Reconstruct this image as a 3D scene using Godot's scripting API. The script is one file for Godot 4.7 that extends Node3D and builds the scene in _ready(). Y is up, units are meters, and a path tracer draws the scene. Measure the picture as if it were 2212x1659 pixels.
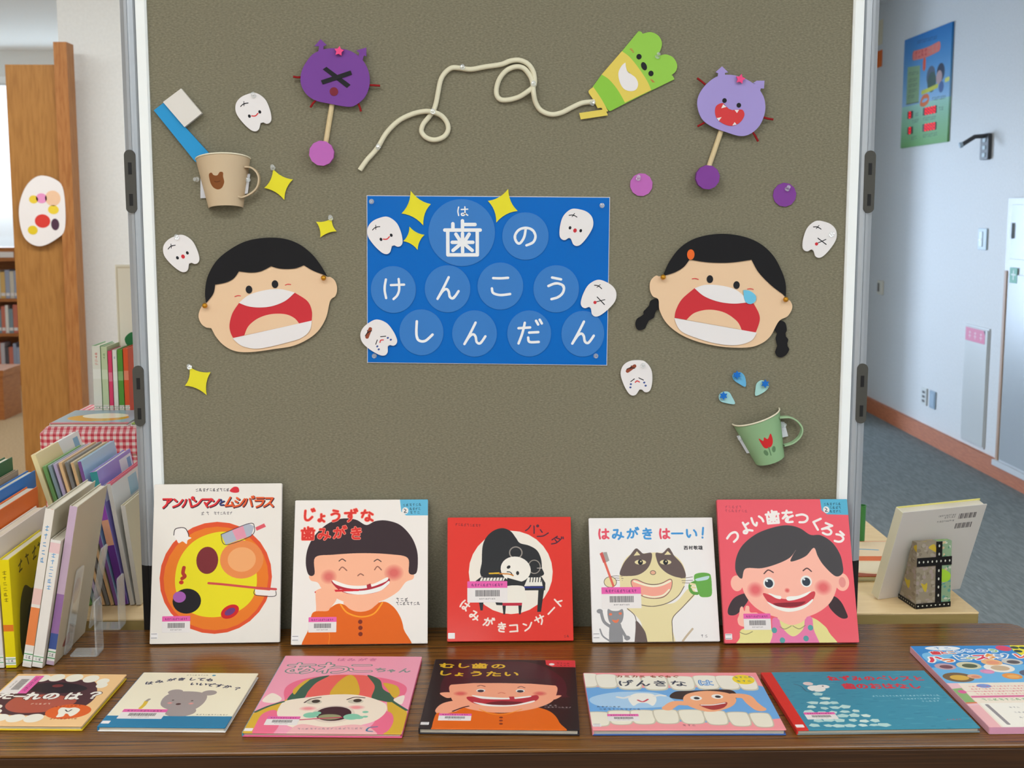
extends Node3D
# A library corner: a felt display board of paper cut-outs about a dental check-up, picture books on the table before it.
# The origin lies on the floor below the camera's foot point on the felt; x right, y up, z towards the viewer.

const TABLE := 0.70
var M := {}
var used := {}


func _ready() -> void:
	view_and_light()
	make_materials()
	room()
	board()
	tables()
	sign_sheet()
	faces()
	germs()
	toothpaste()
	cups()
	small_cutouts()
	standing_books()
	flat_books()
	left_books()
	rear_right()
	left_background()
	right_wall_things()


# ---------------------------------------------------------------- camera, sky, light, exposure
func view_and_light() -> void:
	var cam := Camera3D.new()
	cam.name = "camera"
	cam.position = Vector3(0, 1.447, 2.265)
	cam.rotation_degrees = Vector3(-7.73, -1.43, 0)
	cam.fov = 33.01
	cam.near = 0.05
	cam.far = 80
	var at := CameraAttributesPhysical.new()
	at.frustum_focal_length = 40.5
	at.exposure_aperture = 9.0
	at.frustum_focus_distance = 2.2
	cam.attributes = at
	add_child(cam)
	cam.current = true

	var e := Environment.new()
	var sky := Sky.new()
	var sm := ProceduralSkyMaterial.new()
	sm.sky_top_color = Color(0.80, 0.90, 1.0)
	sm.sky_horizon_color = Color(0.93, 0.97, 1.0)
	sm.ground_bottom_color = Color(0.42, 0.42, 0.42)
	sm.ground_horizon_color = Color(0.75, 0.78, 0.80)
	sm.energy_multiplier = 2.2
	sky.sky_material = sm
	e.background_mode = Environment.BG_SKY
	e.sky = sky
	e.tonemap_mode = Environment.TONE_MAPPER_LINEAR
	e.tonemap_exposure = 1.0
	e.sdfgi_enabled = true
	e.ssao_enabled = true
	e.ssil_enabled = true
	var w := WorldEnvironment.new()
	w.name = "world"
	w.environment = e
	add_child(w)

	# daylight entering through the window band of the library bay and through an unseen glazed door added at the corridor's end
	area_light("window_daylight", Vector3(-3.45, 1.72, -10.2), Vector3(-30, 180, 0), Vector2(3.6, 1.5), Color(0.84, 0.93, 1.0), 11.0)
	area_light("door_daylight", Vector3(-0.75, 1.2, -10.2), Vector3(-5, 180, 0), Vector2(1.0, 2.0), Color(0.80, 0.89, 1.0), 34.0)


func area_light(called: String, at: Vector3, turn: Vector3, size: Vector2, color: Color, energy: float, parent: Node3D = self) -> void:
	var l := AreaLight3D.new()
	l.name = called
	l.area_size = size
	l.light_color = color
	l.light_energy = energy
	l.shadow_enabled = true
	l.area_range = 20.0
	l.area_attenuation = 2.0
	l.position = at
	l.rotation_degrees = turn
	parent.add_child(l)


# ---------------------------------------------------------------- shape helpers
class MB:
	var v := PackedVector3Array()
	var n := PackedVector3Array()
	var t := PackedVector2Array()

	func tri(a: Vector3, b: Vector3, c: Vector3, na: Vector3, nb: Vector3, nc: Vector3, ua := Vector2.ZERO, ub := Vector2.ZERO, uc := Vector2.ZERO) -> void:
		if (b - a).cross(c - a).dot(na + nb + nc) > 0.0:
			v.append_array([a, c, b])
			n.append_array([na, nc, nb])
			t.append_array([ua, uc, ub])
		else:
			v.append_array([a, b, c])
			n.append_array([na, nb, nc])
			t.append_array([ua, ub, uc])

	func quad(a: Vector3, b: Vector3, c: Vector3, d: Vector3, nn: Vector3, uv := [Vector2.ZERO, Vector2.ZERO, Vector2.ZERO, Vector2.ZERO]) -> void:
		tri(a, b, c, nn, nn, nn, uv[0], uv[1], uv[2])
		tri(a, c, d, nn, nn, nn, uv[0], uv[2], uv[3])

	func box(lo: Vector3, hi: Vector3) -> void:
		var p := [lo, hi]
		for k in 3:
			var i := (k + 1) % 3
			var j := (k + 2) % 3
			for s in 2:
				var q := []
				for ij in [[0, 0], [1, 0], [1, 1], [0, 1]]:
					var w := Vector3.ZERO
					w[k] = p[s][k]
					w[i] = p[ij[0]][i]
					w[j] = p[ij[1]][j]
					q.append(w)
				var nn := Vector3.ZERO
				nn[k] = 1.0 if s else -1.0
				var uv: Array = [[Vector2(0, 1), Vector2(0, 0), Vector2(1, 0), Vector2(1, 1)], [Vector2(0, 0), Vector2(0, 1), Vector2(1, 1), Vector2(1, 0)], [Vector2(0, 1), Vector2(1, 1), Vector2(1, 0), Vector2(0, 0)]][k]
				quad(q[0], q[1], q[2], q[3], nn, uv)

	# rounded, chamfered slab: x and y centred, z from 0 to th; the picture lies on the +z face
	func slab(w: float, h: float, th: float, r := 0.002, ch := 0.0006) -> void:
		ch = minf(ch, th * 0.45)
		var rings := []
		for zi in [[0.0, ch], [ch, 0.0], [th - ch, 0.0], [th, ch]]:
			var ring := []
			var rr := maxf(r - zi[1], 0.0002)
			for c in [[1, 1, 0.0], [-1, 1, 90.0], [-1, -1, 180.0], [1, -1, 270.0]]:
				for s in 4:
					var a := deg_to_rad(c[2] + 30.0 * s)
					ring.append(Vector3(c[0] * (w / 2 - r) + cos(a) * rr, c[1] * (h / 2 - r) + sin(a) * rr, zi[0]))
			rings.append(ring)
		var m: int = rings[0].size()
		for k in 3:
			for i in m:
				var j := (i + 1) % m
				var a: Vector3 = rings[k][i]
				var b: Vector3 = rings[k][j]
				var c: Vector3 = rings[k + 1][j]
				var d: Vector3 = rings[k + 1][i]
				var nn := (b - a).cross(d - a).normalized()
				var mid := (a + b + c + d) / 4.0
				if nn.dot(mid - Vector3(0, 0, th / 2)) < 0.0:
					nn = -nn
				var uv := []
				for p in [a, b, c, d]:
					uv.append(Vector2(clampf(p.x / w + 0.5, 0.002, 0.998), clampf(0.5 - p.y / h, 0.002, 0.998)))
				quad(a, b, c, d, nn, uv)
		for e in [[0, -1.0], [3, 1.0]]:
			var ring: Array = rings[e[0]]
			var mid := Vector3(0, 0, ring[0].z)
			var nn := Vector3(0, 0, e[1])
			for i in m:
				var a: Vector3 = ring[i]
				var b: Vector3 = ring[(i + 1) % m]
				tri(mid, a, b, nn, nn, nn, Vector2(0.5, 0.5), Vector2(a.x / w + 0.5, 0.5 - a.y / h), Vector2(b.x / w + 0.5, 0.5 - b.y / h))

	func prism(pts: PackedVector2Array, z0: float, z1: float) -> void:
		var idx := Geometry2D.triangulate_polygon(pts)
		var lo := Vector2(INF, INF)
		var hi := Vector2(-INF, -INF)
		for p in pts:
			lo = lo.min(p)
			hi = hi.max(p)
		var sz := (hi - lo).max(Vector2(1e-6, 1e-6))
		for i in range(0, idx.size(), 3):
			for s in [[z1, 1.0], [z0, -1.0]]:
				var q := []
				var u := []
				for k in 3:
					var p: Vector2 = pts[idx[i + k]]
					q.append(Vector3(p.x, p.y, s[0]))
					u.append(Vector2((p.x - lo.x) / sz.x, 1.0 - (p.y - lo.y) / sz.y))
				var nn := Vector3(0, 0, s[1])
				tri(q[0], q[1], q[2], nn, nn, nn, u[0], u[1], u[2])
		var sgn := -1.0 if Geometry2D.is_polygon_clockwise(pts) else 1.0
		for i in pts.size():
			var a := pts[i]
			var b := pts[(i + 1) % pts.size()]
			var d := b - a
			if d.length() < 1e-7:
				continue
			var nn := Vector3(d.y, -d.x, 0).normalized() * sgn
			quad(Vector3(a.x, a.y, z0), Vector3(b.x, b.y, z0), Vector3(b.x, b.y, z1), Vector3(a.x, a.y, z1), nn)

	# a flat ribbon with round ends along a line, for lettering and thin marks
	func ribbon(line: PackedVector2Array, w: float, z0: float, z1: float) -> void:
		var i := 0
		var step := 0
		while i < line.size() - 1:
			var run := PackedVector2Array()
			for p in line.slice(i, mini(i + 4, line.size())):
				run.append(p * 4000.0)
			for piece in Geometry2D.offset_polyline(run, w * 2000.0, Geometry2D.JOIN_ROUND, Geometry2D.END_ROUND):
				if not Geometry2D.is_polygon_clockwise(piece):
					for k in piece.size():
						piece[k] /= 4000.0
					prism(piece, z0, z1 + 0.00003 * (step % 3))     # overlapping pieces are kept from sharing one plane
			i += 3
			step += 1

	func tube(path: PackedVector3Array, r: float, seg := 8, close := true) -> void:
		var rings := []
		var up := Vector3(0, 0, 1)
		for i in path.size():
			var d := (path[mini(i + 1, path.size() - 1)] - path[maxi(i - 1, 0)]).normalized()
			if absf(d.dot(up)) > 0.95:
				up = Vector3(0, 1, 0) if absf(d.y) < 0.9 else Vector3(1, 0, 0)
			var x := d.cross(up).normalized()
			var y := x.cross(d).normalized()
			var ring := []
			for k in seg:
				var a := TAU * k / seg
				ring.append([path[i] + (x * cos(a) + y * sin(a)) * r, x * cos(a) + y * sin(a)])
			rings.append(ring)
		for i in rings.size() - 1:
			for k in seg:
				var a: Array = rings[i][k]
				var b: Array = rings[i][(k + 1) % seg]
				var c: Array = rings[i + 1][(k + 1) % seg]
				var d: Array = rings[i + 1][k]
				tri(a[0], b[0], c[0], a[1], b[1], c[1])
				tri(a[0], c[0], d[0], a[1], c[1], d[1])
		if close:
			for e in [0, rings.size() - 1]:
				var mid := path[e]
				var nn := (path[e] - path[1 if e == 0 else e - 1]).normalized()
				for k in seg:
					tri(mid, rings[e][k][0], rings[e][(k + 1) % seg][0], nn, nn, nn)

	# a turned profile [radius, height, radius, height ...] about the z axis
	func lathe(prof: Array, seg := 14, at := Vector3.ZERO) -> void:
		for i in range(0, prof.size() - 2, 2):
			var r0: float = prof[i]
			var h0: float = prof[i + 1]
			var r1: float = prof[i + 2]
			var h1: float = prof[i + 3]
			var sl := Vector2(h1 - h0, r0 - r1)
			if sl.length() < 1e-7:
				continue
			sl = sl.normalized()
			for k in seg:
				var a0 := TAU * k / seg
				var a1 := TAU * (k + 1) / seg
				var p := [Vector3(cos(a0) * r0, sin(a0) * r0, h0), Vector3(cos(a1) * r0, sin(a1) * r0, h0), Vector3(cos(a1) * r1, sin(a1) * r1, h1), Vector3(cos(a0) * r1, sin(a0) * r1, h1)]
				var nn := [Vector3(cos(a0) * sl.x, sin(a0) * sl.x, sl.y), Vector3(cos(a1) * sl.x, sin(a1) * sl.x, sl.y)]
				tri(p[0] + at, p[1] + at, p[2] + at, nn[0], nn[1], nn[1])
				tri(p[0] + at, p[2] + at, p[3] + at, nn[0], nn[1], nn[0])

	func mesh() -> ArrayMesh:
		var a := []
		a.resize(Mesh.ARRAY_MAX)
		a[Mesh.ARRAY_VERTEX] = v
		a[Mesh.ARRAY_NORMAL] = n
		a[Mesh.ARRAY_TEX_UV] = t
		var m := ArrayMesh.new()
		m.add_surface_from_arrays(Mesh.PRIMITIVE_TRIANGLES, a)
		return m


func flat(a: Array) -> PackedVector2Array:
	var out := PackedVector2Array()
	for i in range(0, a.size() - 1, 2):
		out.append(Vector2(a[i], a[i + 1]))
	return out


static func spline(p: PackedVector2Array, closed: bool, steps := 6) -> PackedVector2Array:
	var out := PackedVector2Array()
	var m := p.size()
	if m < 3:
		return p
	for i in (m if closed else m - 1):
		var a := p[(i - 1 + m) % m] if closed else p[maxi(i - 1, 0)]
		var b := p[i]
		var c := p[(i + 1) % m]
		var d := p[(i + 2) % m] if closed else p[mini(i + 2, m - 1)]
		for s in steps:
			out.append(b.cubic_interpolate(c, a, d, float(s) / steps))
	if not closed:
		out.append(p[m - 1])
	return out


# outline: a flat list, smoothed all round when soft; or a list of flat lists, each a smooth run between corners
func outline(a: Array, soft: bool) -> PackedVector2Array:
	if a[0] is Array:
		var out := PackedVector2Array()
		for run in a:
			var s := spline(flat(run), false)
			for i in s.size() - 1:
				out.append(s[i])
		return out
	return spline(flat(a), true) if soft else flat(a)


func oval(cx: float, cy: float, rx: float, ry: float, turn := 0.0, seg := 24) -> PackedVector2Array:
	var out := PackedVector2Array()
	for k in seg:
		var a := TAU * k / seg
		out.append(Vector2(cx, cy) + Vector2(cos(a) * rx, sin(a) * ry).rotated(turn))
	return out


func numbered(called: String) -> String:
	used[called] = used.get(called, -1) + 1
	return called if used[called] == 0 else "%s_%03d" % [called, used[called]]


func thing(called: String, label: String, category: String, at := Vector3.ZERO, group := "") -> Node3D:
	var o := Node3D.new()
	o.name = numbered(called)
	o.position = at
	tag(o, label, category, group)
	add_child(o)
	return o


func tag(o: Node3D, label: String, category: String, group := "") -> void:
	o.set_meta("label", label)
	o.set_meta("category", category)
	if group:
		o.set_meta("group", group)


func part(parent: Node3D, called: String, mesh: Mesh, mat: Material, at := Vector3.ZERO) -> MeshInstance3D:
	var o := MeshInstance3D.new()
	o.name = numbered(called) if parent == self else called
	o.mesh = mesh
	o.material_override = mat
	o.position = at
	parent.add_child(o, true)
	return o


func boxpart(parent: Node3D, called: String, lo: Vector3, hi: Vector3, mat: Material) -> MeshInstance3D:
	var m := MB.new()
	m.box(lo, hi)
	return part(parent, called, m.mesh(), mat)


func structure(called: String, lo: Vector3, hi: Vector3, mat: Material) -> MeshInstance3D:
	var o := boxpart(self, called, lo, hi, mat)
	o.set_meta("kind", "structure")
	return o


# a paper or foam piece lying on the board; the outline is given in metres on the board, the parent stands at its own place there
func cut(parent: Node3D, called: String, pts: PackedVector2Array, z: float, th: float, mat: Material) -> MeshInstance3D:
	var base := Vector2(parent.position.x, parent.position.y)
	if parent.get_parent() != self:
		base += Vector2(parent.get_parent().position.x, parent.get_parent().position.y)
	var q := PackedVector2Array()
	for p in pts:
		q.append(p - base)
	var m := MB.new()
	m.prism(q, z - parent.position.z, z + th - parent.position.z)
	return part(parent, called, m.mesh(), mat)


# ---------------------------------------------------------------- materials
func paint(r: float, g: float, b: float, rough := 0.75, spec := 0.4) -> StandardMaterial3D:
	var m := StandardMaterial3D.new()
	m.albedo_color = Color(r / 255.0, g / 255.0, b / 255.0)
	m.roughness = rough
	m.metallic_specular = spec
	return m


func noise_tex(freq: float, colors: Array, octaves := 4, seed_n := 1, size := 512, typ := FastNoiseLite.TYPE_SIMPLEX_SMOOTH) -> NoiseTexture2D:
	var n := FastNoiseLite.new()
	n.noise_type = typ
	n.frequency = freq
	n.fractal_octaves = octaves
	n.seed = seed_n
	var g := Gradient.new()
	var offs := PackedFloat32Array()
	var cols := PackedColorArray()
	for i in colors.size():
		offs.append(float(i) / (colors.size() - 1))
		cols.append(colors[i])
	g.offsets = offs
	g.colors = cols
	var t := NoiseTexture2D.new()
	t.width = size
	t.height = size
	t.seamless = true
	t.noise = n
	t.color_ramp = g
	return t


func grained(tex: Texture2D, scale: Vector3, rough := 0.6, world := true, spec := 0.4) -> StandardMaterial3D:
	var m := StandardMaterial3D.new()
	m.albedo_texture = tex
	m.uv1_triplanar = true
	m.uv1_world_triplanar = world
	m.uv1_scale = scale
	m.roughness = rough
	m.metallic_specular = spec
	return m


func c8(r: int, g: int, b: int) -> Color:
	return Color8(r, g, b)


func printed(tex: Texture2D, rough := 0.35, coat := 0.0) -> StandardMaterial3D:
	var m := StandardMaterial3D.new()
	m.albedo_texture = tex
	m.roughness = rough
	m.metallic_specular = 0.3
	m.texture_repeat = false
	if coat > 0.0:
		m.clearcoat_enabled = true
		m.clearcoat = coat
		m.clearcoat_roughness = 0.12
	return m


func make_materials() -> void:
	M.felt = grained(noise_tex(0.09, [c8(106, 101, 84), c8(123, 117, 98), c8(130, 124, 104), c8(136, 130, 109), c8(156, 150, 129)], 5, 3), Vector3(3.4, 7.0, 3.4), 0.95, true, 0.2)
	M.wood = grained(noise_tex(0.02, [c8(24, 12, 4), c8(44, 24, 8), c8(112, 71, 26), c8(128, 84, 32), c8(92, 56, 20), c8(134, 88, 36), c8(158, 110, 54)], 5, 8), Vector3(0.16, 12.0, 12.0), 0.27, true, 0.5)
	M.edge_band = grained(noise_tex(0.02, [c8(36, 20, 10), c8(70, 42, 19), c8(54, 32, 14), c8(96, 62, 30)], 5, 9), Vector3(0.16, 14.0, 14.0), 0.4, true, 0.4)
	M.beech = grained(noise_tex(0.015, [c8(222, 188, 136), c8(238, 208, 158), c8(230, 198, 146), c8(242, 214, 168)], 5, 12), Vector3(0.7, 9.0, 9.0), 0.45)
	M.shelf_edge = grained(noise_tex(0.015, [c8(150, 128, 76), c8(166, 142, 88)], 4, 13), Vector3(0.8, 6.0, 6.0), 0.5)
	M.oak = grained(noise_tex(0.02, [c8(152, 103, 50), c8(168, 117, 59), c8(176, 125, 66)], 5, 21), Vector3(5.0, 0.6, 5.0), 0.45)
	M.oak_dark = grained(noise_tex(0.02, [c8(150, 92, 44), c8(170, 112, 60), c8(180, 124, 70)], 5, 22), Vector3(6.0, 0.8, 6.0), 0.5)
	M.bookcase = grained(noise_tex(0.02, [c8(160, 96, 48), c8(182, 116, 62)], 5, 23), Vector3(0.8, 5.0, 0.8), 0.5)
	M.baseboard = grained(noise_tex(0.02, [c8(170, 92, 52), c8(196, 116, 72)], 4, 24), Vector3(3.0, 6.0, 0.8), 0.5)
	M.wall = grained(noise_tex(0.05, [c8(212, 212, 210), c8(220, 220, 219)], 3, 31), Vector3(2, 2, 2), 0.55)
	M.wall_warm = grained(noise_tex(0.05, [c8(220, 220, 217), c8(227, 227, 224)], 3, 32), Vector3(2, 2, 2), 0.8)
	M.ceiling = grained(noise_tex(0.06, [c8(216, 216, 214), c8(226, 226, 224)], 3, 33), Vector3(2, 2, 2), 0.9)
	M.carpet = grained(noise_tex(0.03, [c8(90, 96, 97), c8(134, 140, 139), c8(116, 122, 122), c8(158, 164, 162)], 5, 41), Vector3(2.2, 2.2, 0.25), 0.95, true, 0.2)
	M.carpet_beige = grained(noise_tex(0.05, [c8(168, 138, 100), c8(190, 160, 122)], 5, 42), Vector3(2, 2, 2), 0.9, true, 0.2)
	M.alu = paint(178, 182, 187, 0.42)
	M.alu.metallic = 0.55
	M.alu_white = paint(247, 249, 247, 0.45)
	M.black = paint(26, 25, 25, 0.55)
	M.connector = paint(74, 72, 66, 0.5)
	M.paper = paint(236, 230, 228, 0.7)
	M.skin = paint(236, 200, 162, 0.75)
	M.hair = paint(26, 25, 27, 0.85)
	M.mouth = paint(206, 50, 58, 0.75)
	M.ink = paint(34, 34, 38, 0.8)
	M.red_ink = paint(222, 72, 72, 0.8)
	M.yellow = paint(232, 220, 44, 0.7)
	M.white_ink = paint(240, 240, 240, 0.7)
	M.rope = grained(noise_tex(0.2, [c8(214, 206, 176), c8(240, 234, 208)], 3, 51, 256), Vector3(60, 60, 60), 0.85)
	M.stick = grained(noise_tex(0.05, [c8(214, 190, 144), c8(230, 208, 164)], 3, 52, 256), Vector3(30, 6, 30), 0.6)
	M.fuzz = grained(noise_tex(0.2, [c8(120, 20, 22), c8(170, 36, 36)], 3, 53, 256), Vector3(80, 80, 80), 0.95)
	M.gold = paint(206, 146, 44, 0.3)
	M.gold.metallic = 0.7
	M.pink_pin = paint(240, 70, 130, 0.35)
	M.blue_pin = paint(20, 110, 200, 0.35)
	M.steel = paint(190, 190, 190, 0.3)
	M.steel.metallic = 1.0
	M.page = grained(noise_tex(0.01, [c8(206, 196, 176), c8(232, 224, 206)], 2, 61, 256), Vector3(3, 3, 400), 0.85, false)
	M.clear = StandardMaterial3D.new()
	M.clear.albedo_color = Color(0.93, 0.95, 0.95, 0.22)
	M.clear.transparency = BaseMaterial3D.TRANSPARENCY_ALPHA
	M.clear.roughness = 0.08
	M.tape = StandardMaterial3D.new()
	M.tape.albedo_color = Color(0.90, 0.90, 0.92, 0.75)
	M.tape.transparency = BaseMaterial3D.TRANSPARENCY_ALPHA
	M.tape.roughness = 0.3
	M.glass = StandardMaterial3D.new()
	M.glass.albedo_color = Color(0.95, 0.98, 1.0, 0.06)
	M.glass.transparency = BaseMaterial3D.TRANSPARENCY_ALPHA
	M.glass.roughness = 0.02
	M.lamp_glow = StandardMaterial3D.new()
	M.lamp_glow.albedo_color = Color(0.95, 0.94, 0.9)
	M.lamp_glow.emission_enabled = true
	M.lamp_glow.emission = Color(1.0, 0.95, 0.86)
	M.lamp_glow.emission_energy_multiplier = 1.6
	M.label = printed(label_art(), 0.5)


# ---------------------------------------------------------------- the room
func room() -> void:
	var zb := -10.4
	structure("floor", Vector3(-5.6, -0.2, zb - 0.2), Vector3(-0.9, 0, 4.8), M.carpet_beige)
	structure("floor", Vector3(-0.9, -0.2, zb - 0.2), Vector3(3.0, 0, 4.8), M.carpet)
	structure("ceiling", Vector3(-5.6, 2.85, zb - 0.2), Vector3(3.0, 3.05, 4.8), M.ceiling)
	structure("wall_right", Vector3(2.8, 0, zb - 0.2), Vector3(3.0, 2.85, 4.8), M.wall)
	structure("wall_left", Vector3(-5.6, 0, zb - 0.2), Vector3(-5.4, 2.85, 4.8), M.wall)
	structure("wall_front", Vector3(-5.4, 0, 4.6), Vector3(2.8, 2.85, 4.8), M.wall_warm)
	# far wall with its band of windows
	structure("wall_back", Vector3(-5.4, 0, zb - 0.2), Vector3(-1.3, 0.85, zb), M.wall)
	structure("wall_back", Vector3(-0.2, 0, zb - 0.2), Vector3(2.8, 0.85, zb), M.wall)
	structure("wall_back", Vector3(-5.4, 2.66, zb - 0.2), Vector3(2.8, 2.85, zb), M.wall)
	structure("wall_back", Vector3(-1.5, 0.85, zb - 0.2), Vector3(-1.3, 2.66, zb), M.wall)
	structure("wall_back", Vector3(-0.2, 0.85, zb - 0.2), Vector3(2.8, 2.66, zb), M.wall)
	structure("wall_back", Vector3(-1.3, 2.3, zb - 0.2), Vector3(-0.2, 2.66, zb), M.wall)
	structure("wall_added_partition", Vector3(-1.45, 0, zb), Vector3(-1.35, 2.85, -4.3), M.wall)  # unseen wall, added to keep the corridor daylight out of the library bay
	var win := Node3D.new()
	win.name = "window_1"
	win.set_meta("kind", "structure")
	win.position = Vector3(-3.45, 0.85, zb - 0.12)
	add_child(win)
	boxpart(win, "window_sill", Vector3(-1.95, -0.04, -0.06), Vector3(1.95, 0.0, 0.16), M.alu_white)
	boxpart(win, "head_rail", Vector3(-1.95, 1.76, -0.03), Vector3(1.95, 1.81, 0.05), M.alu_white)
	for i in 5:
		var x := -1.925 + 0.9625 * i
		boxpart(win, "mullion", Vector3(x - 0.025, 0, -0.03), Vector3(x + 0.025, 1.76, 0.03), M.alu)
		if i < 4:
			boxpart(win, "pane", Vector3(x + 0.025, 0, -0.004), Vector3(x + 0.9375, 1.76, 0.004), M.glass)
	var door := Node3D.new()  # unseen glazed door, added to let daylight onto the corridor wall
	door.name = "door_1"
	door.set_meta("kind", "structure")
	door.position = Vector3(-0.75, 0, zb - 0.1)
	add_child(door)
	boxpart(door, "stile", Vector3(-0.55, 0, -0.03), Vector3(-0.48, 2.3, 0.03), M.alu)
	boxpart(door, "stile", Vector3(0.48, 0, -0.03), Vector3(0.55, 2.3, 0.03), M.alu)
	boxpart(door, "rail", Vector3(-0.48, 0, -0.03), Vector3(0.48, 0.1, 0.03), M.alu)
	boxpart(door, "rail", Vector3(-0.48, 2.22, -0.03), Vector3(0.48, 2.3, 0.03), M.alu)
	boxpart(door, "pane", Vector3(-0.48, 0.1, -0.004), Vector3(0.48, 2.22, 0.004), M.glass)
	# unseen pier and dropped beam, added behind the board to cut the daylight on the corridor wall
	structure("wall_added_pier", Vector3(1.9, 0, -7.3), Vector3(2.8, 2.85, -7.1), M.wall)
	structure("wall_added_beam", Vector3(-1.35, 2.0, -8.2), Vector3(2.8, 2.85, -8.0), M.wall)
	structure("trim_1", Vector3(-5.4, 2.62, zb), Vector3(-1.45, 2.85, -9.8), M.alu_white)   # curtain box over the windows
	# white column beside the shelf end
	structure("wall_column", Vector3(-1.885, 0, -4.3), Vector3(-1.05, 2.85, -3.75), M.wall_warm)
	structure("baseboard_right", Vector3(2.775, 0, -7.1), Vector3(2.8, 0.1, 4.6), M.baseboard)
	for spot in [Vector3(-2.6, 0, 1.75), Vector3(-0.55, 0, 1.75), Vector3(1.5, 0, 1.75), Vector3(-2.6, 0, 3.9), Vector3(-0.55, 0, 3.9), Vector3(1.5, 0, 3.9)]:
		ceiling_lamp(spot)
	ceiling_lamp(Vector3(-3.9, 0, -5.0))
	ceiling_lamp(Vector3(-4.2, 0, -2.3))
	ceiling_lamp(Vector3(-2.5, 0, -2.3))  # unseen lamp, added to brighten the white column
	ceiling_lamp(Vector3(-0.8, 0, -2.3))  # also added out of view, for more light on the column
	ceiling_lamp(Vector3(0.9, 0, -2.3))  # unseen lamp, added to brighten the beech shelf behind the board


func ceiling_lamp(at: Vector3) -> void:
	var t := thing("ceiling_light", "long white fluorescent panel set in the ceiling", "ceiling light", Vector3(at.x, 2.85, at.z), "fluorescent panels in the ceiling")
	boxpart(t, "housing", Vector3(-0.66, -0.045, -0.17), Vector3(0.66, 0, 0.17), M.alu_white)
	boxpart(t, "diffuser", Vector3(-0.62, -0.052, -0.14), Vector3(0.62, -0.045, 0.14), M.lamp_glow)
	area_light("lamp_light", Vector3(0, -0.056, 0), Vector3(-90, 0, 0), Vector2(1.2, 0.26), Color(0.96, 0.985, 1.0), 2.55, t)


# ---------------------------------------------------------------- display board
func board() -> void:
	var t := thing("display_board", "tall partition board of grey-brown felt in an aluminium frame", "display board", Vector3(0.04, 0, 0))
	var px := -0.04
	boxpart(t, "felt_panel", Vector3(-0.566 + px, 0.62, -0.022), Vector3(0.646 + px, 2.1, 0), M.felt)
	boxpart(t, "top_rail", Vector3(-0.566 + px, 2.1, -0.03), Vector3(0.646 + px, 2.14, 0.006), M.alu)
	boxpart(t, "bottom_rail", Vector3(-0.566 + px, 0.58, -0.03), Vector3(0.646 + px, 0.62, 0.006), M.alu)
	for s in [-1, 1]:
		var x0: float = -0.559 if s < 0 else 0.639     # inner edge of the frame
		var m := MB.new()
		m.prism(PackedVector2Array([Vector2(0, 0.03), Vector2(0, -0.004), Vector2(0.003 * s, -0.007), Vector2(0.018 * s, -0.007), Vector2(0.0195 * s, -0.002), Vector2(0.0195 * s, 0.03)]), 0.58, 2.14)
		var strip := part(t, "white_edge_strip", m.mesh(), M.alu_white, Vector3(x0 + px, 0, 0))
		strip.rotation_degrees = Vector3(-90, 0, 0)
		# rounded aluminium post with two shallow grooves
		var prof := PackedVector2Array()
		for p in [[0.0195, -0.03], [0.0195, 0.0], [0.023, 0.005], [0.0285, 0.007], [0.031, 0.0072], [0.0312, 0.0055], [0.0326, 0.0055], [0.0328, 0.007], [0.038, 0.0055], [0.045, 0.001], [0.048, -0.008], [0.048, -0.03]]:
			prof.append(Vector2(p[0] * s, -p[1]))
		m = MB.new()
		m.prism(prof, 0.816, 2.14)
		var post := part(t, "frame_post", m.mesh(), M.alu, Vector3(x0 + px, 0, 0))
		post.rotation_degrees = Vector3(-90, 0, 0)
		m = MB.new()
		m.prism(prof, 0.0, 0.816)
		var leg := part(t, "lower_sleeve", m.mesh(), M.black, Vector3(x0 + px, 0, 0))
		leg.rotation_degrees = Vector3(-90, 0, 0)
		for y in [1.492, 1.1215]:
			var plate := MB.new()
			plate.prism(pill(0.0095, 0.0535), 0, 0.004)
			var cx: float = (-0.5955 if s < 0 else 0.676) + px
			var c := part(t, "connector_plate", plate.mesh(), M.connector, Vector3(cx, y, 0.006))
			for hy in [0.022, -0.031]:
				boxpart(c, "slot", Vector3(-0.003, hy - 0.010, 0.003), Vector3(0.003, hy + 0.010, 0.0046), M.black)


func pill(r: float, h: float) -> PackedVector2Array:
	var out := PackedVector2Array()
	for k in 24:
		var a := TAU * k / 24.0
		out.append(Vector2(cos(a) * r, sin(a) * r + (h - r) * (1.0 if sin(a) >= 0.0 else -1.0)))
	return out


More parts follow.
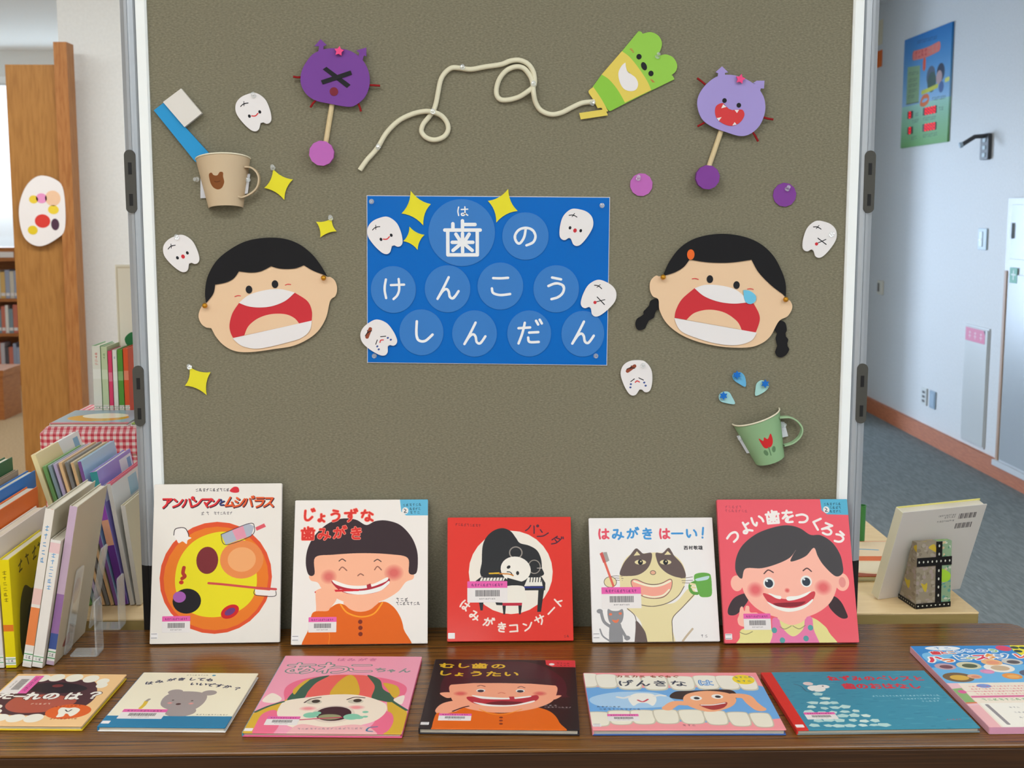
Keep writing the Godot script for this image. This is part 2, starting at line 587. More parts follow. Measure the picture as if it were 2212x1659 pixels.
# ---------------------------------------------------------------- tables
func tables() -> void:
	var t := thing("folding_table", "long dark brown wood-grain table under the picture books", "table", Vector3(0.07, 0, 0.28))
	var m := MB.new()
	m.slab(1.81, 0.535, 0.005, 0.03, 0.0012)
	var top := part(t, "table_top", m.mesh(), M.wood, Vector3(0, TABLE - 0.005, 0))
	top.rotation_degrees = Vector3(-90, 0, 0)
	m = MB.new()
	m.slab(1.808, 0.533, 0.038, 0.03, 0.002)
	var band := part(t, "edge_band", m.mesh(), M.edge_band, Vector3(0, TABLE - 0.043, 0))
	band.rotation_degrees = Vector3(-90, 0, 0)
	for x in [-0.78, 0.78]:
		for z in [-0.2, 0.2]:
			m = MB.new()
			m.tube(PackedVector3Array([Vector3(x, 0, z), Vector3(x, TABLE - 0.043, z)]), 0.014, 10)
			part(t, "leg", m.mesh(), M.black)
	var r := thing("display_shelf", "pale beech shelf table standing behind the display board", "table", Vector3(-0.02, 0, -0.48))
	m = MB.new()
	m.slab(1.90, 0.86, 0.004, 0.004, 0.001)
	var rt := part(r, "table_top", m.mesh(), M.beech, Vector3(0, TABLE - 0.004, 0))
	rt.rotation_degrees = Vector3(-90, 0, 0)
	m = MB.new()
	m.slab(1.899, 0.859, 0.021, 0.004, 0.001)
	var re := part(r, "edge_band", m.mesh(), M.shelf_edge, Vector3(0, TABLE - 0.025, 0))
	re.rotation_degrees = Vector3(-90, 0, 0)
	for x in [-0.85, 0.85]:
		for z in [-0.37, 0.37]:
			boxpart(r, "leg", Vector3(x - 0.025, 0, z - 0.025), Vector3(x + 0.025, TABLE - 0.025, z + 0.025), M.beech)


# ---------------------------------------------------------------- strokes of the lettering, on a grid of 100
const DAKU := [[76, 4, 84, 18], [90, 0, 98, 14]]
var glyphs := {
	"は": [[22, 12, 16, 50, 22, 88], [42, 34, 92, 31], [70, 10, 71, 60, 69, 78, 57, 88, 44, 83, 45, 71, 58, 67, 74, 73, 92, 86]],
	"の": [[52, 22, 46, 56, 30, 80, 17, 74, 11, 52, 25, 28, 52, 19, 78, 28, 89, 52, 80, 76, 55, 88]],
	"け": [[20, 12, 14, 50, 20, 88], [40, 35, 94, 33], [72, 10, 74, 50, 66, 76, 50, 92]],
	"ん": [[54, 8, 34, 48, 10, 92], [10, 92, 30, 62, 45, 54, 54, 64, 58, 84, 72, 89, 92, 62]],
	"こ": [[22, 20, 50, 21, 80, 19], [17, 60, 22, 78, 50, 86, 88, 82]],
	"う": [[34, 10, 68, 17], [20, 42, 50, 32, 77, 42, 76, 66, 58, 84, 32, 92]],
	"し": [[30, 10, 28, 60, 36, 84, 60, 87, 88, 62]],
	"た": [[10, 30, 58, 27], [36, 8, 26, 50, 10, 92], [54, 48, 92, 46], [50, 68, 56, 86, 94, 86]],
	"と": [[32, 10, 40, 44], [82, 34, 48, 50, 27, 68, 36, 87, 88, 86]],
	"よ": [[52, 32, 86, 28], [52, 8, 53, 60, 50, 78, 36, 87, 22, 78, 30, 67, 56, 71, 86, 90]],
	"す": [[6, 28, 94, 25], [58, 6, 59, 48, 51, 62, 38, 58, 40, 44, 54, 43, 61, 58, 53, 80, 34, 95]],
	"な": [[8, 28, 50, 25], [34, 8, 12, 60], [66, 24, 92, 40], [66, 44, 68, 74, 56, 87, 40, 82, 42, 71, 58, 69, 92, 87]],
	"み": [[18, 18, 50, 16], [50, 16, 40, 50, 22, 82, 8, 76, 14, 58, 40, 57, 94, 76], [76, 40, 74, 70, 54, 94]],
	"か": [[8, 34, 40, 30, 59, 33, 61, 52, 54, 80, 40, 84], [36, 10, 28, 56, 8, 90], [74, 22, 94, 54]],
	"き": [[20, 24, 80, 18], [16, 46, 84, 39], [42, 6, 73, 64], [73, 64, 34, 60], [25, 70, 32, 88, 76, 90]],
	"い": [[16, 20, 16, 60, 29, 82, 42, 64], [74, 24, 88, 44, 91, 68]],
	"つ": [[8, 38, 50, 25, 84, 34, 89, 58, 70, 79, 34, 86]],
	"を": [[14, 22, 82, 18], [46, 6, 34, 40, 14, 64], [14, 64, 38, 46, 51, 54, 50, 74], [88, 44, 48, 62, 35, 80, 48, 91, 84, 89]],
	"く": [[72, 8, 28, 50], [28, 50, 74, 94]],
	"ろ": [[24, 14, 74, 12], [74, 12, 16, 68], [16, 68, 50, 46, 83, 54, 83, 77, 60, 91, 32, 91]],
	"れ": [[26, 6, 26, 94], [6, 30, 40, 25], [40, 25, 8, 80], [10, 78, 50, 33, 66, 34, 65, 70, 74, 88, 96, 74]],
	"て": [[8, 22, 92, 17], [90, 17, 54, 36, 45, 64, 56, 85, 82, 91]],
	"も": [[44, 6, 36, 60, 40, 85, 64, 91, 85, 77, 80, 55], [14, 32, 72, 31], [12, 56, 70, 56]],
	"あ": [[12, 24, 86, 20], [40, 6, 38, 60, 47, 90], [70, 38, 56, 70, 30, 89, 15, 77, 26, 56, 56, 46, 85, 58, 85, 78, 62, 95]],
	"わ": [[28, 6, 28, 94], [6, 30, 42, 25], [42, 25, 8, 80], [10, 76, 50, 44, 85, 48, 89, 72, 70, 89, 54, 92]],
	"ち": [[10, 26, 86, 22], [44, 6, 25, 58], [25, 58, 54, 44, 84, 54, 81, 77, 38, 92]],
	"や": [[8, 48, 56, 33, 85, 38, 85, 56, 64, 63], [32, 20, 54, 94], [56, 8, 67, 26]],
	"む": [[6, 30, 60, 27], [32, 8, 34, 62, 20, 71, 14, 56, 30, 46, 37, 60, 32, 84, 60, 91, 84, 86, 83, 64], [72, 26, 94, 44]],
	"ね": [[26, 6, 26, 94], [6, 30, 42, 25], [42, 25, 8, 80], [10, 76, 48, 40, 71, 36, 79, 60, 70, 85, 52, 85, 56, 72, 96, 92]],
	"お": [[8, 28, 64, 25], [34, 6, 34, 87], [34, 87, 15, 83, 20, 64, 56, 52, 85, 64, 81, 85, 58, 92], [74, 18, 94, 36]],
	"ぐ": [[66, 8, 24, 50], [24, 50, 70, 94], [72, 22, 82, 36], [88, 16, 98, 30]],
	"ア": [[8, 18, 90, 18], [90, 18, 60, 48], [50, 32, 48, 64, 20, 94]],
	"ン": [[12, 20, 38, 38], [12, 88, 60, 67, 92, 26]],
	"ハ": [[32, 22, 24, 60, 6, 88], [64, 18, 80, 50, 96, 88]],
	"マ": [[6, 22, 94, 22], [94, 22, 46, 72], [30, 52, 62, 90]],
	"ム": [[46, 8, 12, 84], [12, 84, 84, 77], [66, 52, 92, 94]],
	"シ": [[18, 12, 42, 26], [8, 40, 32, 53], [12, 90, 58, 75, 94, 24]],
	"ラ": [[18, 14, 84, 14], [8, 38, 90, 38], [90, 38, 70, 77, 28, 96]],
	"ス": [[14, 18, 82, 18], [82, 18, 54, 62, 8, 92], [56, 58, 94, 92]],
	"コ": [[12, 20, 84, 20], [84, 20, 82, 82], [10, 80, 84, 80]],
	"サ": [[4, 34, 96, 34], [30, 10, 30, 64], [70, 10, 70, 60, 44, 94]],
	"ー": [[6, 50, 94, 50]],
	"ト": [[40, 6, 40, 94], [40, 40, 84, 62]],
	"カ": [[8, 32, 86, 32], [86, 32, 81, 78, 64, 91], [46, 6, 40, 56, 12, 92]],
	"ミ": [[24, 12, 78, 25], [26, 42, 74, 54], [14, 70, 84, 91]],
	"ヘ": [[4, 62, 36, 28], [36, 28, 96, 80]],
	"レ": [[24, 10, 24, 88], [24, 88, 60, 71, 92, 36]],
	"ヒ": [[24, 10, 24, 76, 34, 87, 88, 85], [24, 46, 82, 33]],
	"タ": [[42, 6, 8, 56], [34, 24, 86, 24], [86, 24, 60, 71, 20, 96], [34, 44, 66, 63]],
	"チ": [[76, 10, 20, 24], [6, 46, 94, 42], [54, 20, 52, 60, 28, 94]],
	"?": [[22, 28, 34, 12, 62, 10, 73, 28, 52, 48, 48, 66], [48, 86, 48, 89]],
	"!": [[58, 6, 50, 64], [48, 86, 48, 89]],
	"歯": [[50, 2, 50, 26], [50, 12, 84, 12], [24, 10, 24, 26], [2, 27, 98, 27], [10, 32, 10, 94], [10, 94, 90, 94], [90, 32, 90, 94], [22, 60, 78, 60], [50, 36, 50, 86], [32, 38, 41, 52], [68, 38, 59, 52], [48, 62, 24, 82], [52, 62, 76, 82]],
	"西": [[6, 14, 94, 14], [12, 36, 88, 36], [12, 36, 12, 94], [88, 36, 88, 94], [12, 90, 88, 90], [40, 14, 36, 60, 22, 72], [60, 14, 60, 60, 78, 64]],
	"村": [[4, 30, 46, 30], [26, 6, 26, 94], [26, 36, 6, 72], [28, 44, 44, 62], [50, 30, 96, 30], [78, 6, 78, 90, 64, 86], [58, 48, 66, 64]],
	"敏": [[22, 6, 6, 30], [14, 22, 48, 22], [16, 36, 10, 76], [16, 36, 44, 36], [44, 36, 40, 90], [2, 56, 52, 56], [10, 76, 46, 76], [64, 6, 52, 40], [60, 26, 98, 26], [88, 26, 74, 64, 50, 94], [60, 40, 94, 94]],
	"雄": [[2, 24, 44, 24], [22, 6, 18, 50, 2, 72], [26, 44, 12, 86], [12, 86, 42, 81], [36, 64, 46, 92], [60, 6, 48, 40], [56, 30, 56, 94], [56, 30, 96, 30], [56, 50, 92, 50], [56, 70, 92, 70], [56, 91, 98, 91], [76, 8, 76, 91]],
}
const VOICED := {"だ": "た", "じ": "し", "ず": "す", "が": "か", "で": "て", "げ": "け", "バ": "ハ", "ば": "は", "ジ": "シ", "ダ": "タ"}
const RINGED := {"パ": "ハ", "ペ": "ヘ", "ピ": "ヒ", "ぱ": "は"}
const SMALL := {"ょ": "よ", "ゃ": "や", "っ": "つ"}


func strokes(ch: String) -> Array:
	var out := []
	var base := ch
	if SMALL.has(ch):
		for s in glyphs[SMALL[ch]]:
			var q := PackedVector2Array()
			for p in flat(s):
				q.append(Vector2(p.x * 0.68 + 10, p.y * 0.68 + 30))
			out.append(spline(q, false, 5))
		return out
	if VOICED.has(ch):
		base = VOICED[ch]
		for s in DAKU:
			out.append(flat(s))
	elif RINGED.has(ch):
		base = RINGED[ch]
		var o := oval(90, 10, 8, 8, 0.0, 10)
		o.append(o[0])
		out.append(o)
	for s in glyphs.get(base, []):
		var q := flat(s)
		if base != ch:
			for i in q.size():
				q[i] = Vector2(q[i].x * 0.92, q[i].y * 0.94 + 4)
		out.append(spline(q, false, 5))
	return out


# ---------------------------------------------------------------- print: a small painter for covers and posters
class Art:
	var img: Image
	var w: float
	var h: float
	var host: Node3D

	func _init(owner: Node3D, wide: int, high: int, bg: Color) -> void:
		host = owner
		w = wide * 2.0
		h = high * 2.0
		img = Image.create_empty(wide * 2, high * 2, false, Image.FORMAT_RGB8)
		img.fill(bg)

	func fill(loops: Array, c: Color) -> void:
		var lo := 1 << 20
		var hi := -1
		for l in loops:
			for p in l:
				lo = mini(lo, int(floor(p.y)))
				hi = maxi(hi, int(ceil(p.y)))
		lo = maxi(lo, 0)
		hi = mini(hi, int(h) - 1)
		if hi < lo:
			return
		var rows := []
		rows.resize(hi - lo + 1)
		for i in rows.size():
			rows[i] = []
		for l in loops:
			var m: int = l.size()
			for i in m:
				var a: Vector2 = l[i]
				var b: Vector2 = l[(i + 1) % m]
				if a.y == b.y:
					continue
				if a.y > b.y:
					var k := a
					a = b
					b = k
				var y0 := maxi(int(ceil(a.y - 0.5)), lo)
				var y1 := mini(int(ceil(b.y - 0.5)) - 1, hi)
				var g := (b.x - a.x) / (b.y - a.y)
				for y in range(y0, y1 + 1):
					rows[y - lo].append(a.x + (y + 0.5 - a.y) * g)
		for i in rows.size():
			var r: Array = rows[i]
			if r.size() < 2:
				continue
			r.sort()
			for k in range(0, r.size() - 1, 2):
				var x0 := clampi(int(round(r[k])), 0, int(w))
				var x1 := clampi(int(round(r[k + 1])), 0, int(w))
				if x1 > x0:
					img.fill_rect(Rect2i(x0, lo + i, x1 - x0, 1), c)

	func px(a: Array) -> PackedVector2Array:
		var out := PackedVector2Array()
		for i in range(0, a.size() - 1, 2):
			out.append(Vector2(a[i] * w, a[i + 1] * h))
		return out

	func P(c: Color, a: Array) -> void:
		fill([px(a)], c)

	func S(c: Color, a: Array) -> void:
		fill([host.spline(px(a), true)], c)

	func E(c: Color, x: float, y: float, rx: float, ry: float, turn := 0.0) -> void:
		fill([host.oval(x * w, y * h, rx * w, ry * w, deg_to_rad(turn), 28)], c)

	# a dab of thinner and thinner colour on the print (rouge and the like)
	func dab(c: Color, under: Color, x: float, y: float, rx: float, ry: float) -> void:
		for k in 6:
			E(under.lerp(c, (k + 1) / 6.0), x, y, rx * (1.0 - k * 0.12), ry * (1.0 - k * 0.12))

	func line(c: Color, q: PackedVector2Array, wd: float) -> void:
		for i in range(0, q.size() - 1, 3):
			var run := q.slice(i, mini(i + 4, q.size()))
			fill(Geometry2D.offset_polyline(run, wd / 2, Geometry2D.JOIN_ROUND, Geometry2D.END_ROUND), c)

	func L(c: Color, a: Array, wd := 0.008) -> void:
		line(c, host.spline(px(a), false), wd * w)

	# one character centred at (x, y); size and stroke as parts of the width
	func G(c: Color, ch: String, x: float, y: float, s: float, wd := 0.1, turn := 0.0, tall := 1.0, lean := 0.0) -> void:
		for q in host.strokes(ch):
			var r := PackedVector2Array()
			for p in q:
				var d := Vector2((p.x - 50.0) / 100.0, (p.y - 50.0) / 100.0 * tall)
				d.x -= d.y * lean
				r.append(Vector2(x * w, y * h) + d.rotated(deg_to_rad(turn)) * s * w)
			line(c, r, s * wd * w)

	func T(c: Color, text: String, from: Array, to: Array, s: float, wd := 0.1, tall := 1.0) -> void:
		for i in text.length():
			var f := float(i) / maxf(text.length() - 1, 1)
			G(c, text[i], lerpf(from[0], to[0], f), lerpf(from[1], to[1], f), s, wd, 0.0, tall)

	# print too small to read: a broken row of marks
	func small_print(c: Color, x0: float, y0: float, x1: float, y1: float, s: float) -> void:
		var n := int((x1 - x0) / (s * 0.95))
		for i in maxi(n, 1):
			var f := (i + 0.5) / maxf(n, 1)
			var cx := lerpf(x0, x1, f)
			var cy := lerpf(y0, y1, f)
			var k := (i * 7 + int(x0 * 91)) % 3
			var v := s * w / h
			var e := (i * 5 + int(y0 * 173)) % 4
			L(c, [cx - s * 0.35, cy - v * (0.3 - 0.1 * k), cx + s * (0.35 - 0.1 * e), cy - v * 0.3], s * 0.13)
			if e != 1:
				L(c, [cx - s * 0.3, cy + v * (0.15 + 0.1 * k), cx + s * 0.3, cy + v * 0.3], s * 0.13)
			if e != 2:
				L(c, [cx + s * (0.15 * k - 0.15), cy - v * 0.45, cx + s * (0.2 - 0.2 * k), cy + v * 0.4], s * 0.13)
			if e == 3:
				L(c, [cx - s * 0.3, cy - v * 0.3, cx - s * 0.32, cy + v * 0.35], s * 0.13)

	func tex() -> ImageTexture:
		img.shrink_x2()
		return ImageTexture.create_from_image(img)


func label_art() -> ImageTexture:
	var a := Art.new(self, 240, 130, c8(232, 224, 220))
	a.P(c8(230, 98, 168), [0, 0, 1, 0, 1, 0.32, 0, 0.32])
	a.small_print(c8(96, 40, 90), 0.1, 0.18, 0.9, 0.18, 0.075)
	var x := 0.2
	var k := 0
	while x < 0.8:
		var wd := [0.006, 0.012, 0.008, 0.016, 0.006][k % 5] as float
		a.P(c8(70, 66, 68), [x, 0.42, x + wd, 0.42, x + wd, 0.72, x, 0.72])
		x += wd + [0.008, 0.006, 0.011][k % 3]
		k += 1
	a.small_print(c8(90, 86, 88), 0.3, 0.83, 0.7, 0.83, 0.04)
	return a.tex()


# ---------------------------------------------------------------- the blue title sheet
func sign_sheet() -> void:
	var t := thing("title_sheet", "blue laminated sheet with white Japanese lettering on round discs, pinned to the felt", "sign", Vector3(0.014, 1.3215, 0.0))
	var blue := paint(2, 104, 192, 0.4, 0.25)
	blue.clearcoat_enabled = true
	blue.clearcoat = 0.1
	blue.clearcoat_roughness = 0.1
	cut(t, "sheet", outline([-0.193,1.4677,-0.0033,1.4664,0.2252,1.4647,0.2244,1.3213,0.223,1.1732,-0.0043,1.1765,-0.1964,1.1793,-0.1946,1.335], false), 0.002, 0.0008, blue)
	var film := cut(t, "laminate_film", outline([-0.1943,1.4689,-0.0033,1.4677,0.2265,1.466,0.2257,1.3213,0.2243,1.1718,-0.0044,1.1752,-0.1978,1.178,-0.1959,1.335], false), 0.0012, 0.0008, M.tape)
	film.set_meta("label", "clear laminate edge")
	var disc_blue := paint(58, 124, 196, 0.4, 0.3)
	disc_blue.clearcoat_enabled = true
	disc_blue.clearcoat = 0.15
	disc_blue.clearcoat_roughness = 0.12
	var k := 0.0002238   # metres per pixel of the measured crop
	for d in [["歯", -0.0307,1.4047, 258, 258, -0.0293,1.3946, 285, 1.0], ["の", 0.0798,1.3988, 180, 183, 0.0793,1.3995, 205, 0.95], ["け", -0.15,1.3065, 175, 182, -0.15,1.3079, 190, 1.0], ["ん", -0.0558,1.3075, 177, 183, -0.0555,1.309, 200, 1.0], ["こ", 0.0362,1.3122, 178, 183, 0.0362,1.3128, 200, 1.0], ["う", 0.1337,1.3072, 178, 184, 0.1337,1.3087, 205, 1.0], ["し", -0.102,1.2317, 172, 180, -0.1004,1.2331, 210, 0.95], ["ん", -0.0092,1.2293, 175, 182, -0.009,1.2298, 200, 1.0], ["だ", 0.0866,1.2291, 172, 181, 0.0866,1.2304, 205, 1.0], ["ん", 0.1807,1.2284, 168, 180, 0.1807,1.2306, 205, 1.0]]:
		var disc := cut(t, "letter_disc", oval(d[1], d[2], d[3] * k, d[4] * k, 0.0, 40), 0.0029, 0.0012, disc_blue)
		letter(disc, t, d[0], d[5], d[6], d[7] * k, d[8], 0.0041, 0.095)
		if d[0] == "歯":
			letter(disc, t, "は", -0.0295,1.4415, 100 * k, 0.85, 0.0041, 0.1)
	for q in [[-0.1181,1.4765,-0.0836,1.4539,-0.097,1.4173,-0.1343,1.4378], [0.0499,1.4797,0.0662,1.4421,0.0292,1.4222,0.0147,1.4593], [-0.1209,1.4152,-0.095,1.4011,-0.1072,1.3751,-0.132,1.3903]]:
		cut(t, "paper_sparkle", sparkle(q), 0.0032, 0.0015, M.yellow)
	for d in [[-0.1634,1.4022, 22.0, "smile"], [0.1677,1.4161, -15.0, "open"], [0.2082,1.2928, -28.0, "wince"], [-0.1773,1.2242, 36.0, "cry"]]:
		tooth(t, Vector2(d[0], d[1]), d[2], d[3], 0.0045, 1.0)


func letter(parent: Node3D, root: Node3D, ch: String, x: float, y: float, s: float, tall: float, z: float, wd: float) -> void:
	var m := MB.new()
	var lift := 0.0
	for q in strokes(ch):
		var r := PackedVector2Array()
		for p in q:
			r.append(Vector2(x - root.position.x + (p.x - 50.0) / 100.0 * s, y - root.position.y - (p.y - 50.0) / 100.0 * s * tall))
		m.ribbon(r, s * wd, z, z + 0.0003 + lift)
		lift += 0.0001
	part(parent, "letter", m.mesh(), M.white_ink)


# four-pointed paper star with hollow sides
func sparkle(corners: Array) -> PackedVector2Array:
	var p := flat(corners)
	var mid := (p[0] + p[1] + p[2] + p[3]) / 4.0
	var out := PackedVector2Array()
	for i in 4:
		var a := p[i]
		var b := p[(i + 1) % 4]
		var c := ((a + b) / 2.0).lerp(mid, 0.42)
		for s in 6:
			var f := s / 6.0
			out.append(a.lerp(c, f).lerp(c.lerp(b, f), f))
	return out


const TOOTH := [0.0, 0.52, 0.28, 0.46, 0.46, 0.2, 0.48, -0.12, 0.42, -0.4, 0.33, -0.5, 0.22, -0.5, 0.14, -0.42, 0.08, -0.4, 0.02, -0.46, -0.06, -0.56, -0.18, -0.58, -0.3, -0.48, -0.43, -0.2, -0.5, 0.12, -0.42, 0.36, -0.24, 0.49]


# a tooth cut from white card, as a part of something or as a thing of its own
func tooth(parent: Node3D, at: Vector2, turn: float, mood: String, z: float, size: float) -> MeshInstance3D:
	var s := 0.0565 * size
	var rot := deg_to_rad(turn)
	var pts := PackedVector2Array()
	var flip := -1.0 if turn < 0.0 else 1.0
	for p in spline(flat(TOOTH), true):
		pts.append(at + (Vector2(p.x * flip, p.y) * s).rotated(rot))
	var own := parent.get_parent() == self
	var body := cut(parent, "tooth_card" if not own else "tooth_body", pts, z, 0.002, M.paper)
	var keep: Node3D = body if parent.name.begins_with("title") else parent
	var zz := z + 0.002
	var q := func(x: float, y: float) -> Vector2: return at + (Vector2(x, y) * s).rotated(rot)
	var base := Vector2(parent.position.x, parent.position.y)
	var mark := func(called: String, a: Array, wd: float, mat: Material) -> void:
		var r := PackedVector2Array()
		for p in spline(flat(a), false, 4):
			r.append(at + (p * s).rotated(rot) - base)
		var m := MB.new()
		m.ribbon(r, wd * s, zz - parent.position.z, zz + 0.0002 - parent.position.z)
		part(keep, called, m.mesh(), mat)
	var dot := func(called: String, x: float, y: float, rx: float, ry: float, mat: Material) -> void:
		var c: Vector2 = q.call(x, y) - base
		var m := MB.new()
		m.prism(oval(c.x, c.y, rx * s, ry * s, rot, 14), zz - parent.position.z, zz + 0.0002 - parent.position.z)
		part(keep, called, m.mesh(), mat)
	mark.call("crease_mark", [-0.3, 0.26, -0.18, 0.3, -0.05, 0.27], 0.025, M.ink)
	mark.call("crease_mark", [-0.15, 0.36, -0.2, 0.24], 0.02, M.ink)
	if mood == "smile" or mood == "open":
		dot.call("eye", -0.17, -0.1, 0.042, 0.052, M.ink)
		dot.call("eye", 0.17, -0.1, 0.042, 0.052, M.ink)
		if mood == "smile":
			mark.call("mouth", [-0.1, -0.12, 0.0, -0.16, 0.1, -0.12], 0.035, M.red_ink)
		else:
			dot.call("mouth", 0.0, -0.14, 0.055, 0.065, M.mouth)
	elif mood == "wince":
		mark.call("eye", [-0.05, -0.02, 0.26, -0.12], 0.028, M.ink)
		mark.call("eye", [0.0, -0.16, 0.2, 0.02], 0.024, M.ink)
		dot.call("mouth", -0.03, -0.2, 0.05, 0.05, M.mouth)
	else:
		var scab := paint(150, 74, 50, 0.8)
		mark.call("brown_spot", [-0.28, 0.2, -0.05, 0.34], 0.11, scab)
		mark.call("eye", [0.06, -0.04, 0.2, -0.12], 0.026, M.ink)
		mark.call("eye", [-0.08, -0.06, -0.2, -0.14], 0.026, M.ink)
		mark.call("mouth", [-0.06, -0.17, 0.0, -0.13, 0.07, -0.17], 0.035, M.red_ink)
		for d in [[-0.2, -0.22], [-0.22, -0.32], [0.22, -0.2], [0.26, -0.3]]:
			dot.call("tear", d[0], d[1], 0.035, 0.03, paint(70, 90, 150, 0.8))
	return body


# ---------------------------------------------------------------- pins
var pin_mesh: ArrayMesh
var needle_mesh: ArrayMesh


func clear_pin(x: float, y: float, z: float, label: String, tilt := Vector3.ZERO) -> void:
	if pin_mesh == null:
		var m := MB.new()
		m.lathe([0.0, 0.0, 0.0042, 0.0, 0.0046, 0.0008, 0.0042, 0.0016, 0.0022, 0.0024, 0.0021, 0.0058, 0.0032, 0.007, 0.0036, 0.0078, 0.0032, 0.0086, 0.0, 0.0088], 14)
		pin_mesh = m.mesh()
		m = MB.new()
		m.lathe([0.0, -0.009, 0.0004, -0.008, 0.0005, 0.004, 0.0, 0.004], 6)
		needle_mesh = m.mesh()
	var t := thing("push_pin", label, "push pin", Vector3(x, y, z), "clear push pins on the display board")
	t.rotation_degrees = tilt
	part(t, "clear_head", pin_mesh, M.clear)
	part(t, "needle", needle_mesh, M.steel)


func gold_pin(x: float, y: float, z: float, label: String) -> void:
	var t := thing("ball_pin", label, "push pin", Vector3(x, y, z), "brass ball pins holding the paper faces")
	var m := MB.new()
	var prof := []
	for k in 9:
		var a := PI * k / 8.0
		prof.append_array([sin(a) * 0.0047, 0.0062 - cos(a) * 0.0047])
	m.lathe(prof, 14)
	part(t, "ball_head", m.mesh(), M.gold)
	m = MB.new()
	m.lathe([0.0, -0.009, 0.0006, -0.008, 0.0006, 0.004, 0.0, 0.004], 6)
	part(t, "needle", m.mesh(), M.steel)


func shape_pin(called: String, x: float, y: float, z: float, r: float, points: int, mat: Material, label: String, group: String, turn := 0.0) -> void:
	var t := thing(called, label, "push pin", Vector3(x, y, z), group)
	var q := PackedVector2Array()
	for k in points * 2:
		var a := PI * k / points + deg_to_rad(turn)
		q.append(Vector2(sin(a), cos(a)) * (r if k % 2 == 0 else r * 0.55))
	var m := MB.new()
	m.prism(q, 0.003, 0.0065)
	part(t, "star_head" if points == 5 else "flower_head", m.mesh(), mat)
	m = MB.new()
	m.lathe([0.0, 0.0, r * 0.45, 0.0, r * 0.3, 0.003, 0.0, 0.003], 10)
	part(t, "collar", m.mesh(), mat)
	m = MB.new()
	m.lathe([0.0, -0.009, 0.0005, -0.008, 0.0005, 0.001, 0.0, 0.001], 6)
	part(t, "needle", m.mesh(), M.steel)


